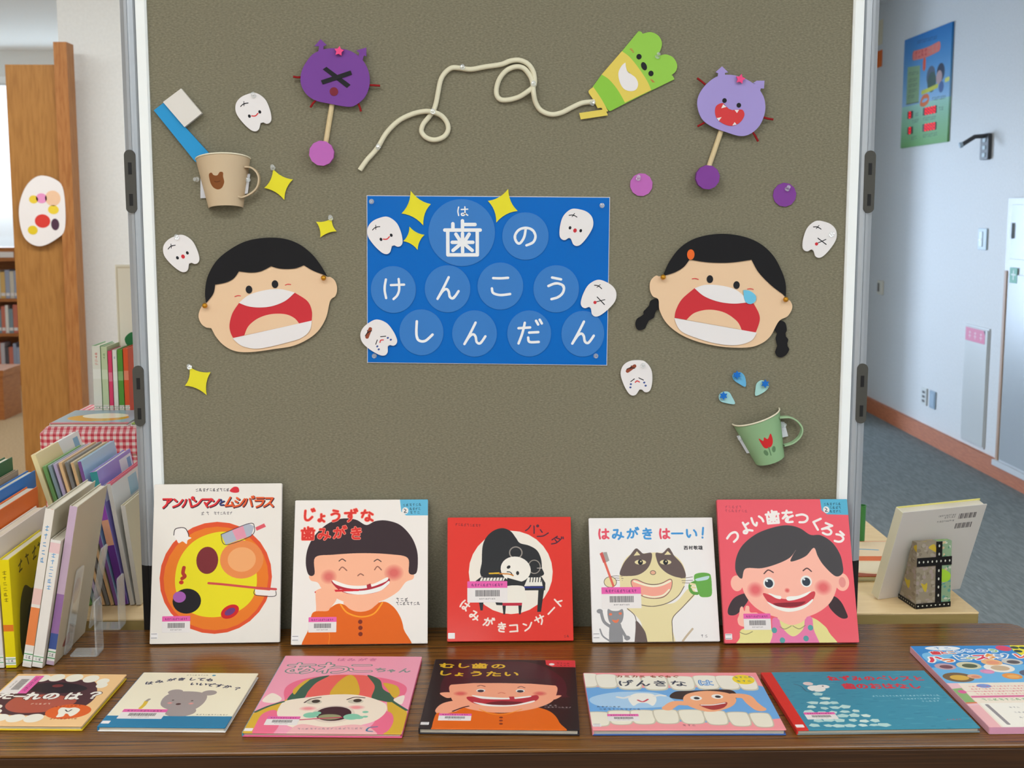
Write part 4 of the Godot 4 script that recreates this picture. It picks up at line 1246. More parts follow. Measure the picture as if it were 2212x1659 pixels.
# ---------------------------------------------------------------- loose stars, teeth and drops
func small_cutouts() -> void:
	for s in [[[-0.3534,1.5135,-0.3198,1.4958,-0.3353,1.4609,-0.3693,1.4812], "yellow paper star beside the handle of the beige cup", -0.3534,1.5145], [[-0.2817,1.4237,-0.2541,1.4299,-0.2466,1.4072,-0.2751,1.3964], "small yellow paper star between the paper boy's hair and the title sheet", -0.2564,1.4292], [[-0.5075,1.1723,-0.4707,1.1627,-0.4789,1.1223,-0.5162,1.139], "yellow paper star below the paper boy's chin", -0.5069,1.1714]]:
		var p := sparkle(s[0])
		var mid := Vector2.ZERO
		for v in p:
			mid += v / p.size()
		var t := thing("paper_star", s[1], "paper star", Vector3(mid.x, mid.y, 0.0), "loose yellow paper stars")
		cut(t, "star", p, 0.003, 0.0016, M.yellow)
		clear_pin(s[2], s[3], 0.0046, "clear push pin on the yellow star " + str(s[1]).split(" star ")[1], Vector3(-25, 0, 0))
	for d in [[-0.3844,1.611, 22.0, "smile", "smiling white paper tooth between the toothbrush and the dark purple germ", -0.383,1.6365], [-0.5151,1.3712, 26.0, "open", "white paper tooth with an open mouth beside the paper boy's hair", -0.5206,1.3967], [0.5931,1.3952, -18.0, "wince", "wincing white paper tooth beside the paper girl's hair", 0.6133,1.4009], [0.2766,1.1523, 4.0, "cry", "crying white paper tooth with a brown spot below the paper girl", 0.287,1.1721]]:
		var t := thing("paper_tooth", d[4], "paper tooth", Vector3(d[0], d[1], 0.0), "loose white paper teeth")
		tooth(t, Vector2(d[0], d[1]), d[2], d[3], 0.003, 1.0)
		clear_pin(d[5], d[6], 0.0052, "clear push pin on the " + {"smile": "smiling", "open": "open-mouthed", "wince": "wincing", "cry": "crying"}[d[3]] + " loose paper tooth", Vector3(-20, 0, 0))
	for d in [[[0.4464,1.1547,0.4532,1.1594,0.463,1.1583,0.4693,1.149,0.47,1.1337,0.4579,1.1393,0.4485,1.1463], paint(104, 178, 218, 0.6), "mid-blue paper drop, highest of the three above the green cup", 0.4533,1.1555], [[0.4899,1.1397,0.4995,1.1453,0.5102,1.1391,0.5104,1.1313,0.5015,1.1229,0.4882,1.1174,0.4879,1.1294], paint(168, 212, 204, 0.6), "pale green-blue paper drop above the middle of the green cup", 0.5038,1.1397], [[0.423,1.1184,0.4304,1.1248,0.4407,1.124,0.4465,1.1156,0.4518,1.1029,0.4364,1.1044,0.4252,1.1086], paint(168, 216, 218, 0.6), "pale blue paper drop furthest from the green cup", 0.4302,1.1184]]:
		var p := spline(flat(d[0]), true, 4)
		var t := thing("paper_drop", d[2], "paper drop", Vector3(d[0][0], d[0][1], 0.0), "paper water drops")
		cut(t, "drop", p, 0.002, 0.0016, d[1])
		shape_pin("flower_pin", d[3], d[4], 0.0036, 0.0075, 6, M.blue_pin, "blue flower pin on the " + str(d[2]).split(",")[0], "blue flower pins on the paper drops")
	for c in [[-0.1858,1.4582, "by the yellow stars' upper corner"], [0.2126,1.4514, "by the open-mouthed tooth's upper corner"], [-0.1848,1.1904, "by the crying tooth's lower corner"], [0.204,1.1893, "by the last character's lower corner"]]:
		clear_pin(c[0], c[1], 0.0028, "clear push pin in the title sheet " + str(c[2]))




# ---------------------------------------------------------------- picture books
# A book standing in its own frame: x across the cover, y up, cover towards +z, back at z = 0; spine on the -x side.
func book(called: String, label: String, group: String, w: float, h: float, th: float, cover: Material, spine: Material, back: Material, board_th := 0.0018, parent_cat := "book") -> Node3D:
	var t := thing(called, label, parent_cat, Vector3.ZERO, group)
	var m := MB.new()
	m.slab(w, h, board_th, 0.0015, 0.0005)
	part(t, "front_cover", m.mesh(), cover, Vector3(0, h / 2, th - board_th))
	part(t, "back_cover", m.mesh(), back, Vector3(0, h / 2, 0))
	boxpart(t, "spine", Vector3(-w / 2 - 0.0006, 0.0008, 0.0004), Vector3(-w / 2 + 0.0016, h - 0.0008, th - 0.0004), spine)
	boxpart(t, "page_block", Vector3(-w / 2 + 0.0016, 0.003, board_th), Vector3(w / 2 - 0.003, h - 0.003, th - board_th), M.page)
	return t


# library sticker on a cover: centre in cover coordinates (0..1 across, 0..1 down), width in metres
func sticker(t: Node3D, w: float, h: float, th: float, u: float, v: float, wide: float, high: float, turn := 0.0) -> void:
	var m := MB.new()
	m.slab(wide, high, 0.0003, 0.001, 0.0001)
	var o := part(t, "barcode_label", m.mesh(), M.label, Vector3((u - 0.5) * w, (1.0 - v) * h, th))
	o.rotation_degrees = Vector3(0, 0, turn)
	o.set_meta("label", "white library barcode label with a pink stripe")


func spine_tag(t: Node3D, w: float, h: float, th: float, v := 0.955, ink := true) -> void:
	var m := MB.new()
	m.slab(0.012, 0.010, 0.0003, 0.001, 0.0001)
	part(t, "spine_label", m.mesh(), M.paper, Vector3(-w / 2 + 0.007, (1.0 - v) * h, th))
	if ink:
		boxpart(t, "label_mark", Vector3(-w / 2 + 0.0015, (1.0 - v) * h - 0.0036, th + 0.0003), Vector3(-w / 2 + 0.0115, (1.0 - v) * h - 0.0030, th + 0.0005), M.ink)
		boxpart(t, "label_mark", Vector3(-w / 2 + 0.0015, (1.0 - v) * h + 0.0030, th + 0.0003), Vector3(-w / 2 + 0.0115, (1.0 - v) * h + 0.0036, th + 0.0005), M.ink)


# stand a book on the table leaning back: front lower edge at z_bot, front upper edge at z_top
func lean_back(t: Node3D, x: float, h: float, th: float, z_bot: float, z_top: float, yaw := 0.0) -> void:
	var a := asin((z_bot - z_top) / h)
	var b := Basis(Vector3.UP, yaw) * Basis(Vector3.RIGHT, -a)
	# the front lower edge sits at local (0, 0, th); the back lower edge is the lower one and rests on the table
	var front := b * Vector3(0, 0, th)
	t.transform = Transform3D(b, Vector3(x, TABLE + 0.0004 + maxf(0.0, -minf(0.0, front.y)), z_bot) - Vector3(front.x, 0, front.z))


func lay_flat(t: Node3D, h: float, x: float, z: float, yaw_deg: float, y := TABLE) -> void:
	var b := Basis(Vector3.UP, deg_to_rad(yaw_deg)) * Basis(Vector3.RIGHT, -PI / 2)
	t.transform = Transform3D(b, Vector3(x, y + 0.0004, z) - b * Vector3(0, h / 2, 0))


func standing_books() -> void:
	var grp := "picture books leaning on the display board"
	# 1: white cover, big orange disc
	var a := Art.new(self, 620, 800, c8(234, 226, 216))
	var d: Array = [0.496,0.592]
	a.E(c8(224, 84, 46), d[0], d[1], 0.437, 0.452)
	a.E(c8(232, 122, 38), d[0] + 0.002, d[1] + 0.004, 0.408, 0.418)
	a.S(c8(232, 216, 34), [0.179,0.61,0.2,0.494,0.272,0.397,0.381,0.334,0.536,0.304,0.678,0.33,0.77,0.425,0.812,0.561,0.81,0.669,0.762,0.751,0.654,0.812,0.518,0.838,0.38,0.83,0.265,0.784,0.203,0.705])
	a.S(c8(240, 232, 226), [0.16,0.323,0.168,0.288,0.202,0.277,0.246,0.28,0.27,0.308,0.276,0.332,0.298,0.342,0.269,0.356,0.262,0.38,0.23,0.363,0.2,0.374,0.181,0.35])
	a.L(c8(60, 50, 50), [0.16,0.323,0.168,0.288,0.202,0.277,0.246,0.28,0.27,0.308,0.278,0.332], 0.006)
	# plain round shapes stand in for the figures
	a.E(c8(232, 138, 76), 0.695,0.481, 0.17, 0.155)
	a.E(c8(240, 168, 110), 0.695,0.481, 0.11, 0.10)
	a.E(c8(122, 44, 48), 0.426,0.484, 0.085, 0.11)
	a.E(c8(30, 26, 30), 0.275,0.737, 0.11, 0.10)
	a.E(c8(166, 92, 170), 0.217,0.711, 0.05, 0.045)
	a.E(c8(206, 34, 40), 0.611,0.806, 0.075, 0.05, -30)
	a.E(c8(110, 60, 120), 0.611,0.806, 0.045, 0.025, -30)
	a.P(c8(176, 180, 192), [0.529,0.322,0.743,0.255,0.788,0.273,0.765,0.332,0.568,0.387])
	a.P(c8(226, 150, 168), [0.614,0.295,0.7,0.268,0.73,0.34,0.653,0.361])
	a.P(c8(222, 90, 100), [0.797,0.28,0.865,0.255,0.88,0.276,0.807,0.301])
	a.L(c8(60, 52, 60), [0.529,0.322,0.743,0.255,0.788,0.273,0.765,0.332,0.568,0.387,0.529,0.322], 0.005)
	a.L(c8(206, 74, 74), [0.44,0.627,0.557,0.636,0.8,0.659,0.965,0.67], 0.018)
	a.P(c8(236, 228, 222), [0.801,0.669,0.965,0.681,0.954,0.714,0.807,0.704])
	a.L(c8(60, 50, 50), [0.801,0.669,0.807,0.704,0.954,0.714,0.965,0.681], 0.005)
	a.L(c8(176, 54, 40), [0.246,0.528,0.24,0.562,0.255,0.582,0.234,0.596], 0.028)
	a.E(c8(200, 50, 40), 0.229,0.62, 0.018, 0.016)
	a.small_print(c8(60, 50, 56), 0.321,0.038, 0.59,0.039, 0.028)
	a.S(c8(214, 48, 60), [0.59,0.046,0.62,0.021,0.655,0.024,0.663,0.052,0.626,0.058])
	var title := "アンパンマンとムシバラス"
	for i in title.length():
		var x := [215, 310, 400, 480, 570, 640, 705, 780, 865, 945, 1045, 1130][i] as float
		var uv := Vector2((x - 100.0) / 1145.0, 0.117 + 0.0 * x)
		var s := 0.052 if i == 6 else 0.082
		var c := c8(50, 70, 130) if i == 6 else (c8(222, 48, 52) if i < 6 else c8(228, 92, 44))
		a.G(c8(70, 36, 50), title[i], uv.x + 0.005, uv.y + 0.004, s, 0.22, 0, 1.12, 0.12)
		a.G(c, title[i], uv.x, uv.y, s, 0.17, 0, 1.12, 0.12)
	a.small_print(c8(110, 104, 104), 0.362,0.188, 0.441,0.187, 0.03)
	a.small_print(c8(110, 104, 104), 0.467,0.187, 0.617,0.187, 0.026)
	var t := book("picture_book", "tall white picture book with a large orange and yellow disc on its cover", grp, 0.2215, 0.275, 0.010, printed(a.tex(), 0.5, 0.0), paint(232, 224, 214, 0.4), M.paper)
	sticker(t, 0.2215, 0.275, 0.010, 0.197,0.88, 0.048, 0.028)
	spine_tag(t, 0.2215, 0.275, 0.010, 0.95)
	lean_back(t, -0.4585, 0.275, 0.010, 0.098, 0.019, 0.02)

	# 2: child brushing teeth, orange shirt
	a = Art.new(self, 640, 690, c8(236, 228, 220))
	var skin := c8(246, 180, 146)
	a.S(skin, [0.15,0.389,0.505,0.372,0.853,0.395,0.856,0.506,0.895,0.528,0.889,0.56,0.837,0.58,0.782,0.643,0.699,0.692,0.622,0.715,0.503,0.722,0.404,0.718,0.303,0.677,0.22,0.626,0.183,0.578,0.132,0.563,0.117,0.53,0.155,0.519])
	a.dab(c8(220, 112, 102), skin, 0.263,0.538, 0.062, 0.056)
	a.dab(c8(220, 106, 98), skin, 0.747,0.515, 0.074, 0.064)
	a.S(c8(56, 40, 44), [0.113,0.522,0.09,0.442,0.101,0.343,0.151,0.25,0.241,0.171,0.347,0.133,0.455,0.14,0.535,0.179,0.605,0.152,0.691,0.149,0.791,0.181,0.872,0.26,0.915,0.348,0.926,0.433,0.914,0.518,0.86,0.517,0.85,0.413,0.719,0.386,0.505,0.376,0.292,0.385,0.159,0.403,0.157,0.517])
	for q in [[0.337,0.43,0.361,0.416,0.386,0.431], [0.599,0.434,0.624,0.421,0.651,0.436]]:
		a.L(c8(80, 56, 52), q, 0.007)
	for q in [[0.34,0.493,0.363,0.472,0.396,0.496], [0.603,0.493,0.625,0.47,0.654,0.494], [0.479,0.533,0.499,0.52,0.521,0.531]]:
		a.L(c8(150, 96, 80), q, 0.008)
	a.S(c8(176, 40, 54), [0.285,0.567,0.385,0.602,0.513,0.62,0.626,0.599,0.709,0.553,0.709,0.595,0.634,0.644,0.515,0.663,0.401,0.654,0.33,0.622])
	a.S(c8(240, 236, 228), [0.295,0.561,0.399,0.594,0.499,0.602,0.597,0.589,0.696,0.546,0.693,0.572,0.591,0.609,0.499,0.624,0.4,0.617,0.314,0.59])
	a.P(c8(170, 44, 58), [0.546,0.597,0.574,0.587,0.584,0.618,0.55,0.626])
	a.S(c8(236, 234, 228), [0.344,0.624,0.443,0.636,0.549,0.632,0.654,0.605,0.709,0.571,0.71,0.593,0.641,0.641,0.515,0.663,0.408,0.653])
	a.L(c8(208, 40, 52), [0.169,0.643,0.316,0.635,0.485,0.632], 0.015)
	a.S(skin, [0.168,0.65,0.181,0.627,0.244,0.61,0.294,0.616,0.324,0.661,0.322,0.7,0.272,0.768,0.259,0.816,0.182,0.817,0.175,0.74])
	a.S(c8(224, 100, 22), [0.124,1.073,0.128,0.882,0.139,0.811,0.166,0.776,0.258,0.773,0.285,0.749,0.355,0.724,0.504,0.768,0.657,0.714,0.735,0.74,0.793,0.81,0.823,0.899,0.841,1.063])
	a.S(skin, [0.389,0.709,0.629,0.703,0.602,0.748,0.56,0.772,0.504,0.781,0.448,0.772,0.405,0.747])
	a.L(c8(246, 160, 40), [0.356,0.73,0.406,0.786,0.506,0.815,0.603,0.794,0.664,0.721], 0.011)
	a.L(c8(236, 130, 34), [0.274,1.001,0.279,0.944,0.27,0.906], 0.006)
	for q in [[0.503,0.849], [0.505,0.89], [0.506,0.932]]:
		a.E(c8(126, 44, 24), q[0], q[1], 0.016, 0.016)
	series_tag(a, [0.787,-0.001,1.009,-0.003,1,0.114,0.836,0.114,0.798,0.085], c8(98, 178, 210), 0.828,0.08, 0.809,0.04, 0.952,0.037, 0.86,0.068, 0.946,0.067, 0.861,0.093, 0.943,0.092)
	a.small_print(c8(90, 84, 84), 0.762,0.701, 0.861,0.701, 0.03)
	a.small_print(c8(90, 84, 84), 0.763,0.727, 0.945,0.728, 0.026)
	var row := [["じ", 0.098,0.108], ["ょ", 0.201,0.114], ["う", 0.303,0.111], ["ず", 0.418,0.112], ["な", 0.541,0.114], ["歯", 0.1,0.236], ["み", 0.221,0.237], ["が", 0.338,0.232], ["き", 0.461,0.236]]
	for g in row:
		a.G(c8(244, 150, 130), g[0], g[1], g[2], 0.098, 0.23)
		a.G(c8(218, 52, 44), g[0], g[1], g[2], 0.098, 0.15)
	t = book("picture_book", "white picture book of a dark-haired child in orange brushing its teeth", grp, 0.2335, 0.251, 0.010, printed(a.tex(), 0.5, 0.0), paint(230, 224, 220, 0.4), M.paper)
	sticker(t, 0.2335, 0.251, 0.010, 0.225,0.866, 0.048, 0.026)
	spine_tag(t, 0.2335, 0.251, 0.010, 0.955)
	lean_back(t, -0.2085, 0.251, 0.010, 0.112, 0.014, 0.01)

	# 3: red cover, panda at a grand piano
	a = Art.new(self, 640, 640, c8(222, 52, 40))
	a.E(c8(236, 226, 212), 0.507,0.449, 0.338, 0.338)
	var ink := c8(40, 40, 42)
	a.S(ink, [0.277,0.485,0.275,0.361,0.282,0.236,0.316,0.159,0.378,0.107,0.448,0.091,0.51,0.117,0.552,0.172,0.584,0.214,0.657,0.235,0.719,0.273,0.751,0.339,0.758,0.415,0.754,0.484,0.492,0.506])
	a.P(ink, [0.263,0.422,0.453,0.421,0.471,0.485,0.269,0.486])
	a.P(c8(214, 170, 40), [0.329,0.454,0.415,0.45,0.422,0.464,0.332,0.466])
	a.P(ink, [0.224,0.52,0.263,0.49,0.754,0.488,0.784,0.539,0.781,0.598,0.233,0.596])
	a.P(c8(232, 226, 214), [0.269,0.494,0.464,0.493,0.45,0.519,0.257,0.52])
	a.P(c8(232, 226, 214), [0.644,0.494,0.751,0.494,0.762,0.563,0.613,0.564])
	for k in 7:
		a.L(ink, [0.29 + 0.026 * k, 0.49, 0.282 + 0.026 * k, 0.515], 0.006)
	for k in 5:
		a.L(ink, [0.665 + 0.022 * k, 0.495, 0.66 + 0.022 * k, 0.53], 0.007)
	a.L(c8(40, 50, 120), [0.613,0.574,0.762,0.574], 0.014)
	a.P(ink, [0.251,0.689,0.286,0.689,0.281,0.755,0.262,0.756])
	a.P(ink, [0.727,0.598,0.772,0.598,0.745,0.77,0.715,0.77])
	a.E(c8(150, 140, 130), 0.549,0.292, 0.055, 0.052)
	a.E(ink, 0.549,0.292, 0.045, 0.042)
	a.E(c8(150, 140, 130), 0.697,0.408, 0.052, 0.058)
	a.E(ink, 0.697,0.408, 0.044, 0.05)
	a.L(c8(206, 200, 190), [0.72,0.419,0.758,0.419], 0.005)
	a.E(c8(238, 230, 218), 0.547,0.428, 0.122, 0.104, 12)
	a.E(ink, 0.49,0.409, 0.016, 0.012, -35)
	a.E(ink, 0.562,0.458, 0.012, 0.016)
	a.L(ink, [0.478,0.447,0.505,0.452,0.523,0.478], 0.007)
	a.L(c8(200, 120, 40), [0.415,0.463,0.491,0.465,0.526,0.478], 0.01)
	a.P(ink, [0.478,0.495,0.613,0.533,0.606,0.571,0.478,0.571])
	a.S(c8(236, 228, 214), [0.471,0.564,0.603,0.564,0.62,0.622,0.631,0.677,0.589,0.7,0.527,0.704,0.458,0.697,0.465,0.623])
	a.P(c8(190, 40, 60), [0.438,0.697,0.595,0.697,0.593,0.72,0.439,0.719])
	a.P(ink, [0.382,0.692,0.438,0.695,0.438,0.716,0.39,0.713])
	a.P(ink, [0.438,0.719,0.465,0.719,0.459,0.788,0.445,0.788])
	a.P(ink, [0.565,0.719,0.593,0.719,0.583,0.788,0.569,0.788])
	for g in [["は", 0.138,0.713, 38], ["み", 0.218,0.795, 30], ["が", 0.327,0.85, 16], ["き", 0.431,0.891, 6], ["コ", 0.528,0.899, -4], ["ン", 0.639,0.882, -14], ["サ", 0.735,0.834, -26], ["ー", 0.828,0.763, -46], ["ト", 0.886,0.694, -42]]:
		a.G(c8(238, 222, 210), g[0], g[1], g[2], 0.082, 0.16, g[3])
	var dk := c8(74, 34, 56)
	for g in [["パ", 0.681,0.095], ["ン", 0.771,0.14], ["ダ", 0.882,0.196]]:
		a.G(dk, g[0], g[1], g[2], 0.088, 0.11, 18, 1.0, 0.12)
	a.small_print(c8(120, 30, 36), 0.058,0.057, 0.27,0.069, 0.024)
	a.small_print(c8(100, 30, 30), 0.921,0.965, 0.969,0.965, 0.02)
	t = book("picture_book", "square red picture book with a panda at a black grand piano in a white circle", grp, 0.2185, 0.217, 0.009, printed(a.tex(), 0.45, 0.1), paint(214, 50, 40, 0.4), paint(214, 50, 40, 0.4))
	sticker(t, 0.2185, 0.217, 0.009, 0.318,0.607, 0.070, 0.037)
	spine_tag(t, 0.2185, 0.217, 0.009, 0.955, false)
	lean_back(t, 0.0515, 0.217, 0.009, 0.102, 0.014, 0.0)

	# 4: white cover, laughing cat with brush and mug
	a = Art.new(self, 640, 640, c8(236, 230, 226))
	var cream := c8(228, 212, 162)
	var br := c8(104, 88, 84)
	var gl := c8(110, 96, 84)
	a.S(cream, [0.281,0.737,0.334,0.78,0.392,0.88,0.355,1.089,0.632,1.09,0.63,0.894,0.635,0.815,0.72,0.732,0.83,0.623,0.777,0.58,0.682,0.676,0.601,0.702,0.402,0.695])
	a.S(br, [0.329,1.089,0.34,0.892,0.347,0.833,0.392,0.883,0.422,0.952,0.425,1.089])
	a.L(gl, [0.281,0.737,0.334,0.787,0.349,0.84], 0.006)
	a.L(gl, [0.631,0.999,0.63,0.894,0.639,0.811,0.72,0.729,0.823,0.623], 0.006)
	a.S(cream, [0.232,0.474,0.26,0.374,0.321,0.304,0.422,0.294,0.509,0.287,0.583,0.291,0.683,0.316,0.742,0.389,0.758,0.483,0.741,0.563,0.689,0.639,0.601,0.695,0.488,0.72,0.375,0.703,0.283,0.648,0.237,0.561])
	a.L(gl, [0.237,0.561,0.283,0.648,0.375,0.703,0.488,0.72,0.601,0.695,0.689,0.639,0.741,0.563], 0.006)
	a.S(br, [0.232,0.464,0.266,0.374,0.321,0.307,0.369,0.253,0.402,0.273,0.429,0.295,0.493,0.291,0.486,0.361,0.45,0.422,0.385,0.465,0.305,0.476])
	a.S(br, [0.529,0.289,0.58,0.292,0.631,0.249,0.657,0.281,0.676,0.316,0.735,0.389,0.758,0.486,0.686,0.488,0.606,0.452,0.551,0.395,0.53,0.334])
	a.P(cream, [0.349,0.312,0.377,0.275,0.403,0.307])
	a.P(cream, [0.596,0.306,0.624,0.274,0.651,0.305])
	for q in [[0.401,0.365], [0.603,0.366]]:
		a.E(cream, q[0], q[1], 0.046, 0.02)
		a.E(c8(40, 40, 44), q[0], q[1], 0.02, 0.021)
		a.E(cream, q[0] + 0.004, q[1] - 0.006, 0.006, 0.006)
	a.E(gl, 0.498,0.45, 0.024, 0.019)
	a.E(c8(226, 170, 140), 0.498,0.45, 0.019, 0.014)
	a.S(gl, [0.318,0.518,0.358,0.5,0.431,0.532,0.498,0.543,0.565,0.532,0.632,0.501,0.65,0.529,0.633,0.592,0.576,0.648,0.489,0.66,0.403,0.64,0.334,0.578])
	a.S(c8(240, 162, 142), [0.323,0.522,0.359,0.506,0.431,0.538,0.497,0.55,0.565,0.538,0.629,0.507,0.645,0.529,0.629,0.59,0.574,0.642,0.489,0.655,0.404,0.635,0.338,0.576])
	a.L(c8(238, 230, 200), [0.344,0.518,0.431,0.549,0.497,0.559,0.564,0.549,0.632,0.519], 0.016)
	a.L(c8(238, 230, 200), [0.416,0.632,0.489,0.646,0.569,0.633,0.62,0.589], 0.013)
	for q in [[0.158,0.478,0.205,0.474,0.252,0.48], [0.165,0.494,0.205,0.492,0.258,0.496], [0.158,0.513,0.204,0.509,0.251,0.512], [0.719,0.496,0.766,0.493,0.813,0.487], [0.725,0.516,0.766,0.516,0.812,0.514], [0.728,0.533,0.765,0.536,0.805,0.536]]:
		a.L(gl, q, 0.004)
	a.E(gl, 0.154,0.524, 0.052, 0.045)
	a.E(cream, 0.154,0.524, 0.047, 0.040)
	a.L(c8(222, 104, 86), [0.177,0.554,0.145,0.454,0.114,0.36,0.1,0.32], 0.018)
	a.P(c8(206, 90, 84), [0.077,0.293,0.1,0.279,0.129,0.36,0.103,0.368])
	a.P(c8(164, 158, 152), [0.103,0.283,0.134,0.28,0.153,0.35,0.126,0.364])
	a.S(cream, [0.232,0.468,0.23,0.561,0.216,0.628,0.269,0.694,0.308,0.708,0.283,0.628])
	a.S(c8(104, 166, 74), [0.823,0.496,0.837,0.464,0.894,0.453,0.948,0.462,0.96,0.49,0.962,0.564,0.953,0.638,0.896,0.651,0.859,0.636,0.838,0.563])
	a.L(c8(96, 156, 68), [0.829,0.53,0.791,0.55,0.79,0.59,0.81,0.616,0.843,0.62], 0.024)
	a.S(c8(188, 214, 214), [0.833,0.506,0.873,0.493,0.944,0.48,0.933,0.507,0.886,0.518,0.846,0.52])
	a.L(cream, [0.795,0.543,0.825,0.55], 0.018)
	a.L(cream, [0.801,0.57,0.828,0.573], 0.018)
	var gr := c8(142, 140, 142)
	a.L(gr, [0.153,0.885,0.094,0.839,0.072,0.76], 0.024)
	a.L(gr, [0.219,0.885,0.245,0.932,0.268,0.977], 0.022)
	a.L(gr, [0.06,0.898,0.08,0.951,0.132,0.99], 0.012)
	a.E(gr, 0.062,0.756, 0.024, 0.018)
	a.E(gr, 0.271,0.968, 0.024, 0.018)
	a.S(gr, [0.14,0.859,0.226,0.859,0.227,1.088,0.138,1.088])
	a.S(gr, [0.127,0.74,0.161,0.753,0.208,0.754,0.243,0.741,0.249,0.793,0.23,0.846,0.183,0.867,0.14,0.849,0.124,0.796])
	for q in [[0.147,0.781], [0.224,0.775]]:
		a.E(c8(226, 116, 84), q[0], q[1], 0.013, 0.01)
	a.S(c8(226, 120, 84), [0.157,0.823,0.184,0.829,0.212,0.82,0.2,0.846,0.174,0.847])
	a.L(c8(196, 176, 150), [0.707,0.996,0.742,0.953,0.789,0.901], 0.016)
	for g in [["は", 0.112,0.132, 0], ["み", 0.229,0.132, 1], ["が", 0.349,0.13, 1], ["き", 0.466,0.133, 1], ["は", 0.603,0.133, 0], ["ー", 0.708,0.131, 1], ["い", 0.822,0.131, 1], ["!", 0.913,0.129, 1]]:
		a.G(c8(226, 84, 100) if g[3] == 0 else c8(72, 148, 208), g[0], g[1], g[2], 0.098, 0.16)
	for g in [["西", 0.772,0.249], ["村", 0.812,0.249], ["敏", 0.851,0.249], ["雄", 0.89,0.249]]:
		a.G(c8(60, 56, 58), g[0], g[1], g[2], 0.034, 0.14)
	a.small_print(c8(70, 66, 70), 0.846,0.957, 0.912,0.957, 0.024)
	t = book("picture_book", "square white picture book of a laughing cat holding a toothbrush and a green mug", grp, 0.2205, 0.219, 0.009, printed(a.tex(), 0.5, 0.0), paint(226, 220, 220, 0.4), M.paper)
	sticker(t, 0.2205, 0.219, 0.009, 0.238,0.65, 0.069, 0.037)
	spine_tag(t, 0.2205, 0.219, 0.009, 0.95)
	lean_back(t, 0.3035, 0.219, 0.009, 0.113, 0.014, 0.0)

	# 5: pink-red cover, girl with bunches
	a = Art.new(self, 640, 700, c8(234, 90, 102))
	skin = c8(250, 182, 162)
	a.S(c8(62, 48, 52), [0.173,0.661,0.087,0.692,0.039,0.76,0.04,0.806,0.098,0.804,0.164,0.744,0.194,0.699])
	a.S(c8(58, 40, 44), [0.835,0.685,0.887,0.721,0.921,0.793,0.927,0.831,0.882,0.835,0.827,0.796,0.793,0.741])
	a.S(c8(228, 216, 142), [0.1,1.073,0.112,0.964,0.131,0.906,0.253,0.894,0.352,0.907,0.411,0.843,0.51,0.856,0.611,0.824,0.675,0.834,0.731,0.87,0.779,0.928,0.812,1.076])
	a.S(c8(228, 120, 164), [0.336,1.074,0.357,0.946,0.363,0.839,0.411,0.835,0.431,0.894,0.507,0.956,0.587,0.908,0.613,0.825,0.66,0.829,0.667,0.908,0.691,1.076])
	a.S(skin, [0.411,0.823,0.612,0.811,0.589,0.856,0.51,0.879,0.446,0.862])
	for q in [[0.373,0.914], [0.644,0.898], [0.428,0.982], [0.605,0.971]]:
		a.E(c8(82, 152, 152), q[0], q[1], 0.02, 0.021)
	for q in [[0.417,0.891,0.452,0.906,0.502,0.885], [0.513,0.885,0.559,0.905,0.606,0.882], [0.113,0.925,0.159,0.94,0.209,0.922]]:
		a.L(c8(150, 140, 100), q, 0.006)
	a.E(skin, 0.114,0.591, 0.046, 0.06)
	a.E(skin, 0.908,0.586, 0.054, 0.068)
	a.E(c8(232, 146, 138), 0.91,0.588, 0.026, 0.04)
	a.S(skin, [0.149,0.555,0.171,0.477,0.427,0.333,0.73,0.32,0.869,0.532,0.863,0.63,0.8,0.734,0.676,0.808,0.511,0.84,0.355,0.813,0.239,0.755,0.166,0.66])
	a.dab(c8(230, 104, 106), skin, 0.251,0.636, 0.066, 0.062)
	a.dab(c8(230, 106, 106), skin, 0.763,0.623, 0.068, 0.062)
	a.S(c8(70, 66, 68), [0.153,0.559,0.111,0.509,0.12,0.417,0.175,0.325,0.285,0.246,0.416,0.201,0.525,0.186,0.618,0.206,0.696,0.254,0.776,0.258,0.857,0.308,0.908,0.387,0.924,0.466,0.918,0.525,0.862,0.545,0.782,0.472,0.741,0.406,0.716,0.346,0.655,0.4,0.589,0.429,0.531,0.44,0.55,0.399,0.578,0.36,0.525,0.416,0.423,0.459,0.307,0.487,0.186,0.489])
	for q in [[0.356,0.59], [0.638,0.58]]:
		a.E(c8(236, 232, 226), q[0], q[1], 0.043, 0.044)
		a.E(c8(50, 58, 70), q[0], q[1] + 0.003, 0.031, 0.032)
		a.E(c8(226, 226, 226), q[0] - 0.014, q[1] - 0.014, 0.008, 0.008)
	for q in [[0.324,0.525,0.357,0.5,0.394,0.517], [0.621,0.506,0.652,0.489,0.683,0.511]]:
		a.L(c8(90, 60, 60), q, 0.009)
	a.dab(c8(226, 100, 96), skin, 0.49,0.642, 0.022, 0.02)
	a.S(c8(206, 64, 74), [0.313,0.659,0.415,0.693,0.515,0.702,0.616,0.678,0.69,0.649,0.694,0.682,0.646,0.74,0.563,0.775,0.456,0.781,0.371,0.749,0.319,0.693])
	a.S(c8(140, 34, 46), [0.379,0.732,0.457,0.726,0.558,0.723,0.622,0.72,0.571,0.749,0.485,0.756,0.414,0.752])
	a.S(c8(242, 238, 230), [0.345,0.659,0.402,0.675,0.439,0.681,0.435,0.701,0.394,0.692])
	a.S(c8(242, 238, 230), [0.486,0.686,0.573,0.678,0.666,0.648,0.631,0.678,0.558,0.704,0.49,0.712])
	a.S(c8(240, 236, 226), [0.333,0.718,0.414,0.752,0.52,0.763,0.614,0.74,0.676,0.702,0.665,0.727,0.592,0.771,0.484,0.789,0.385,0.762])
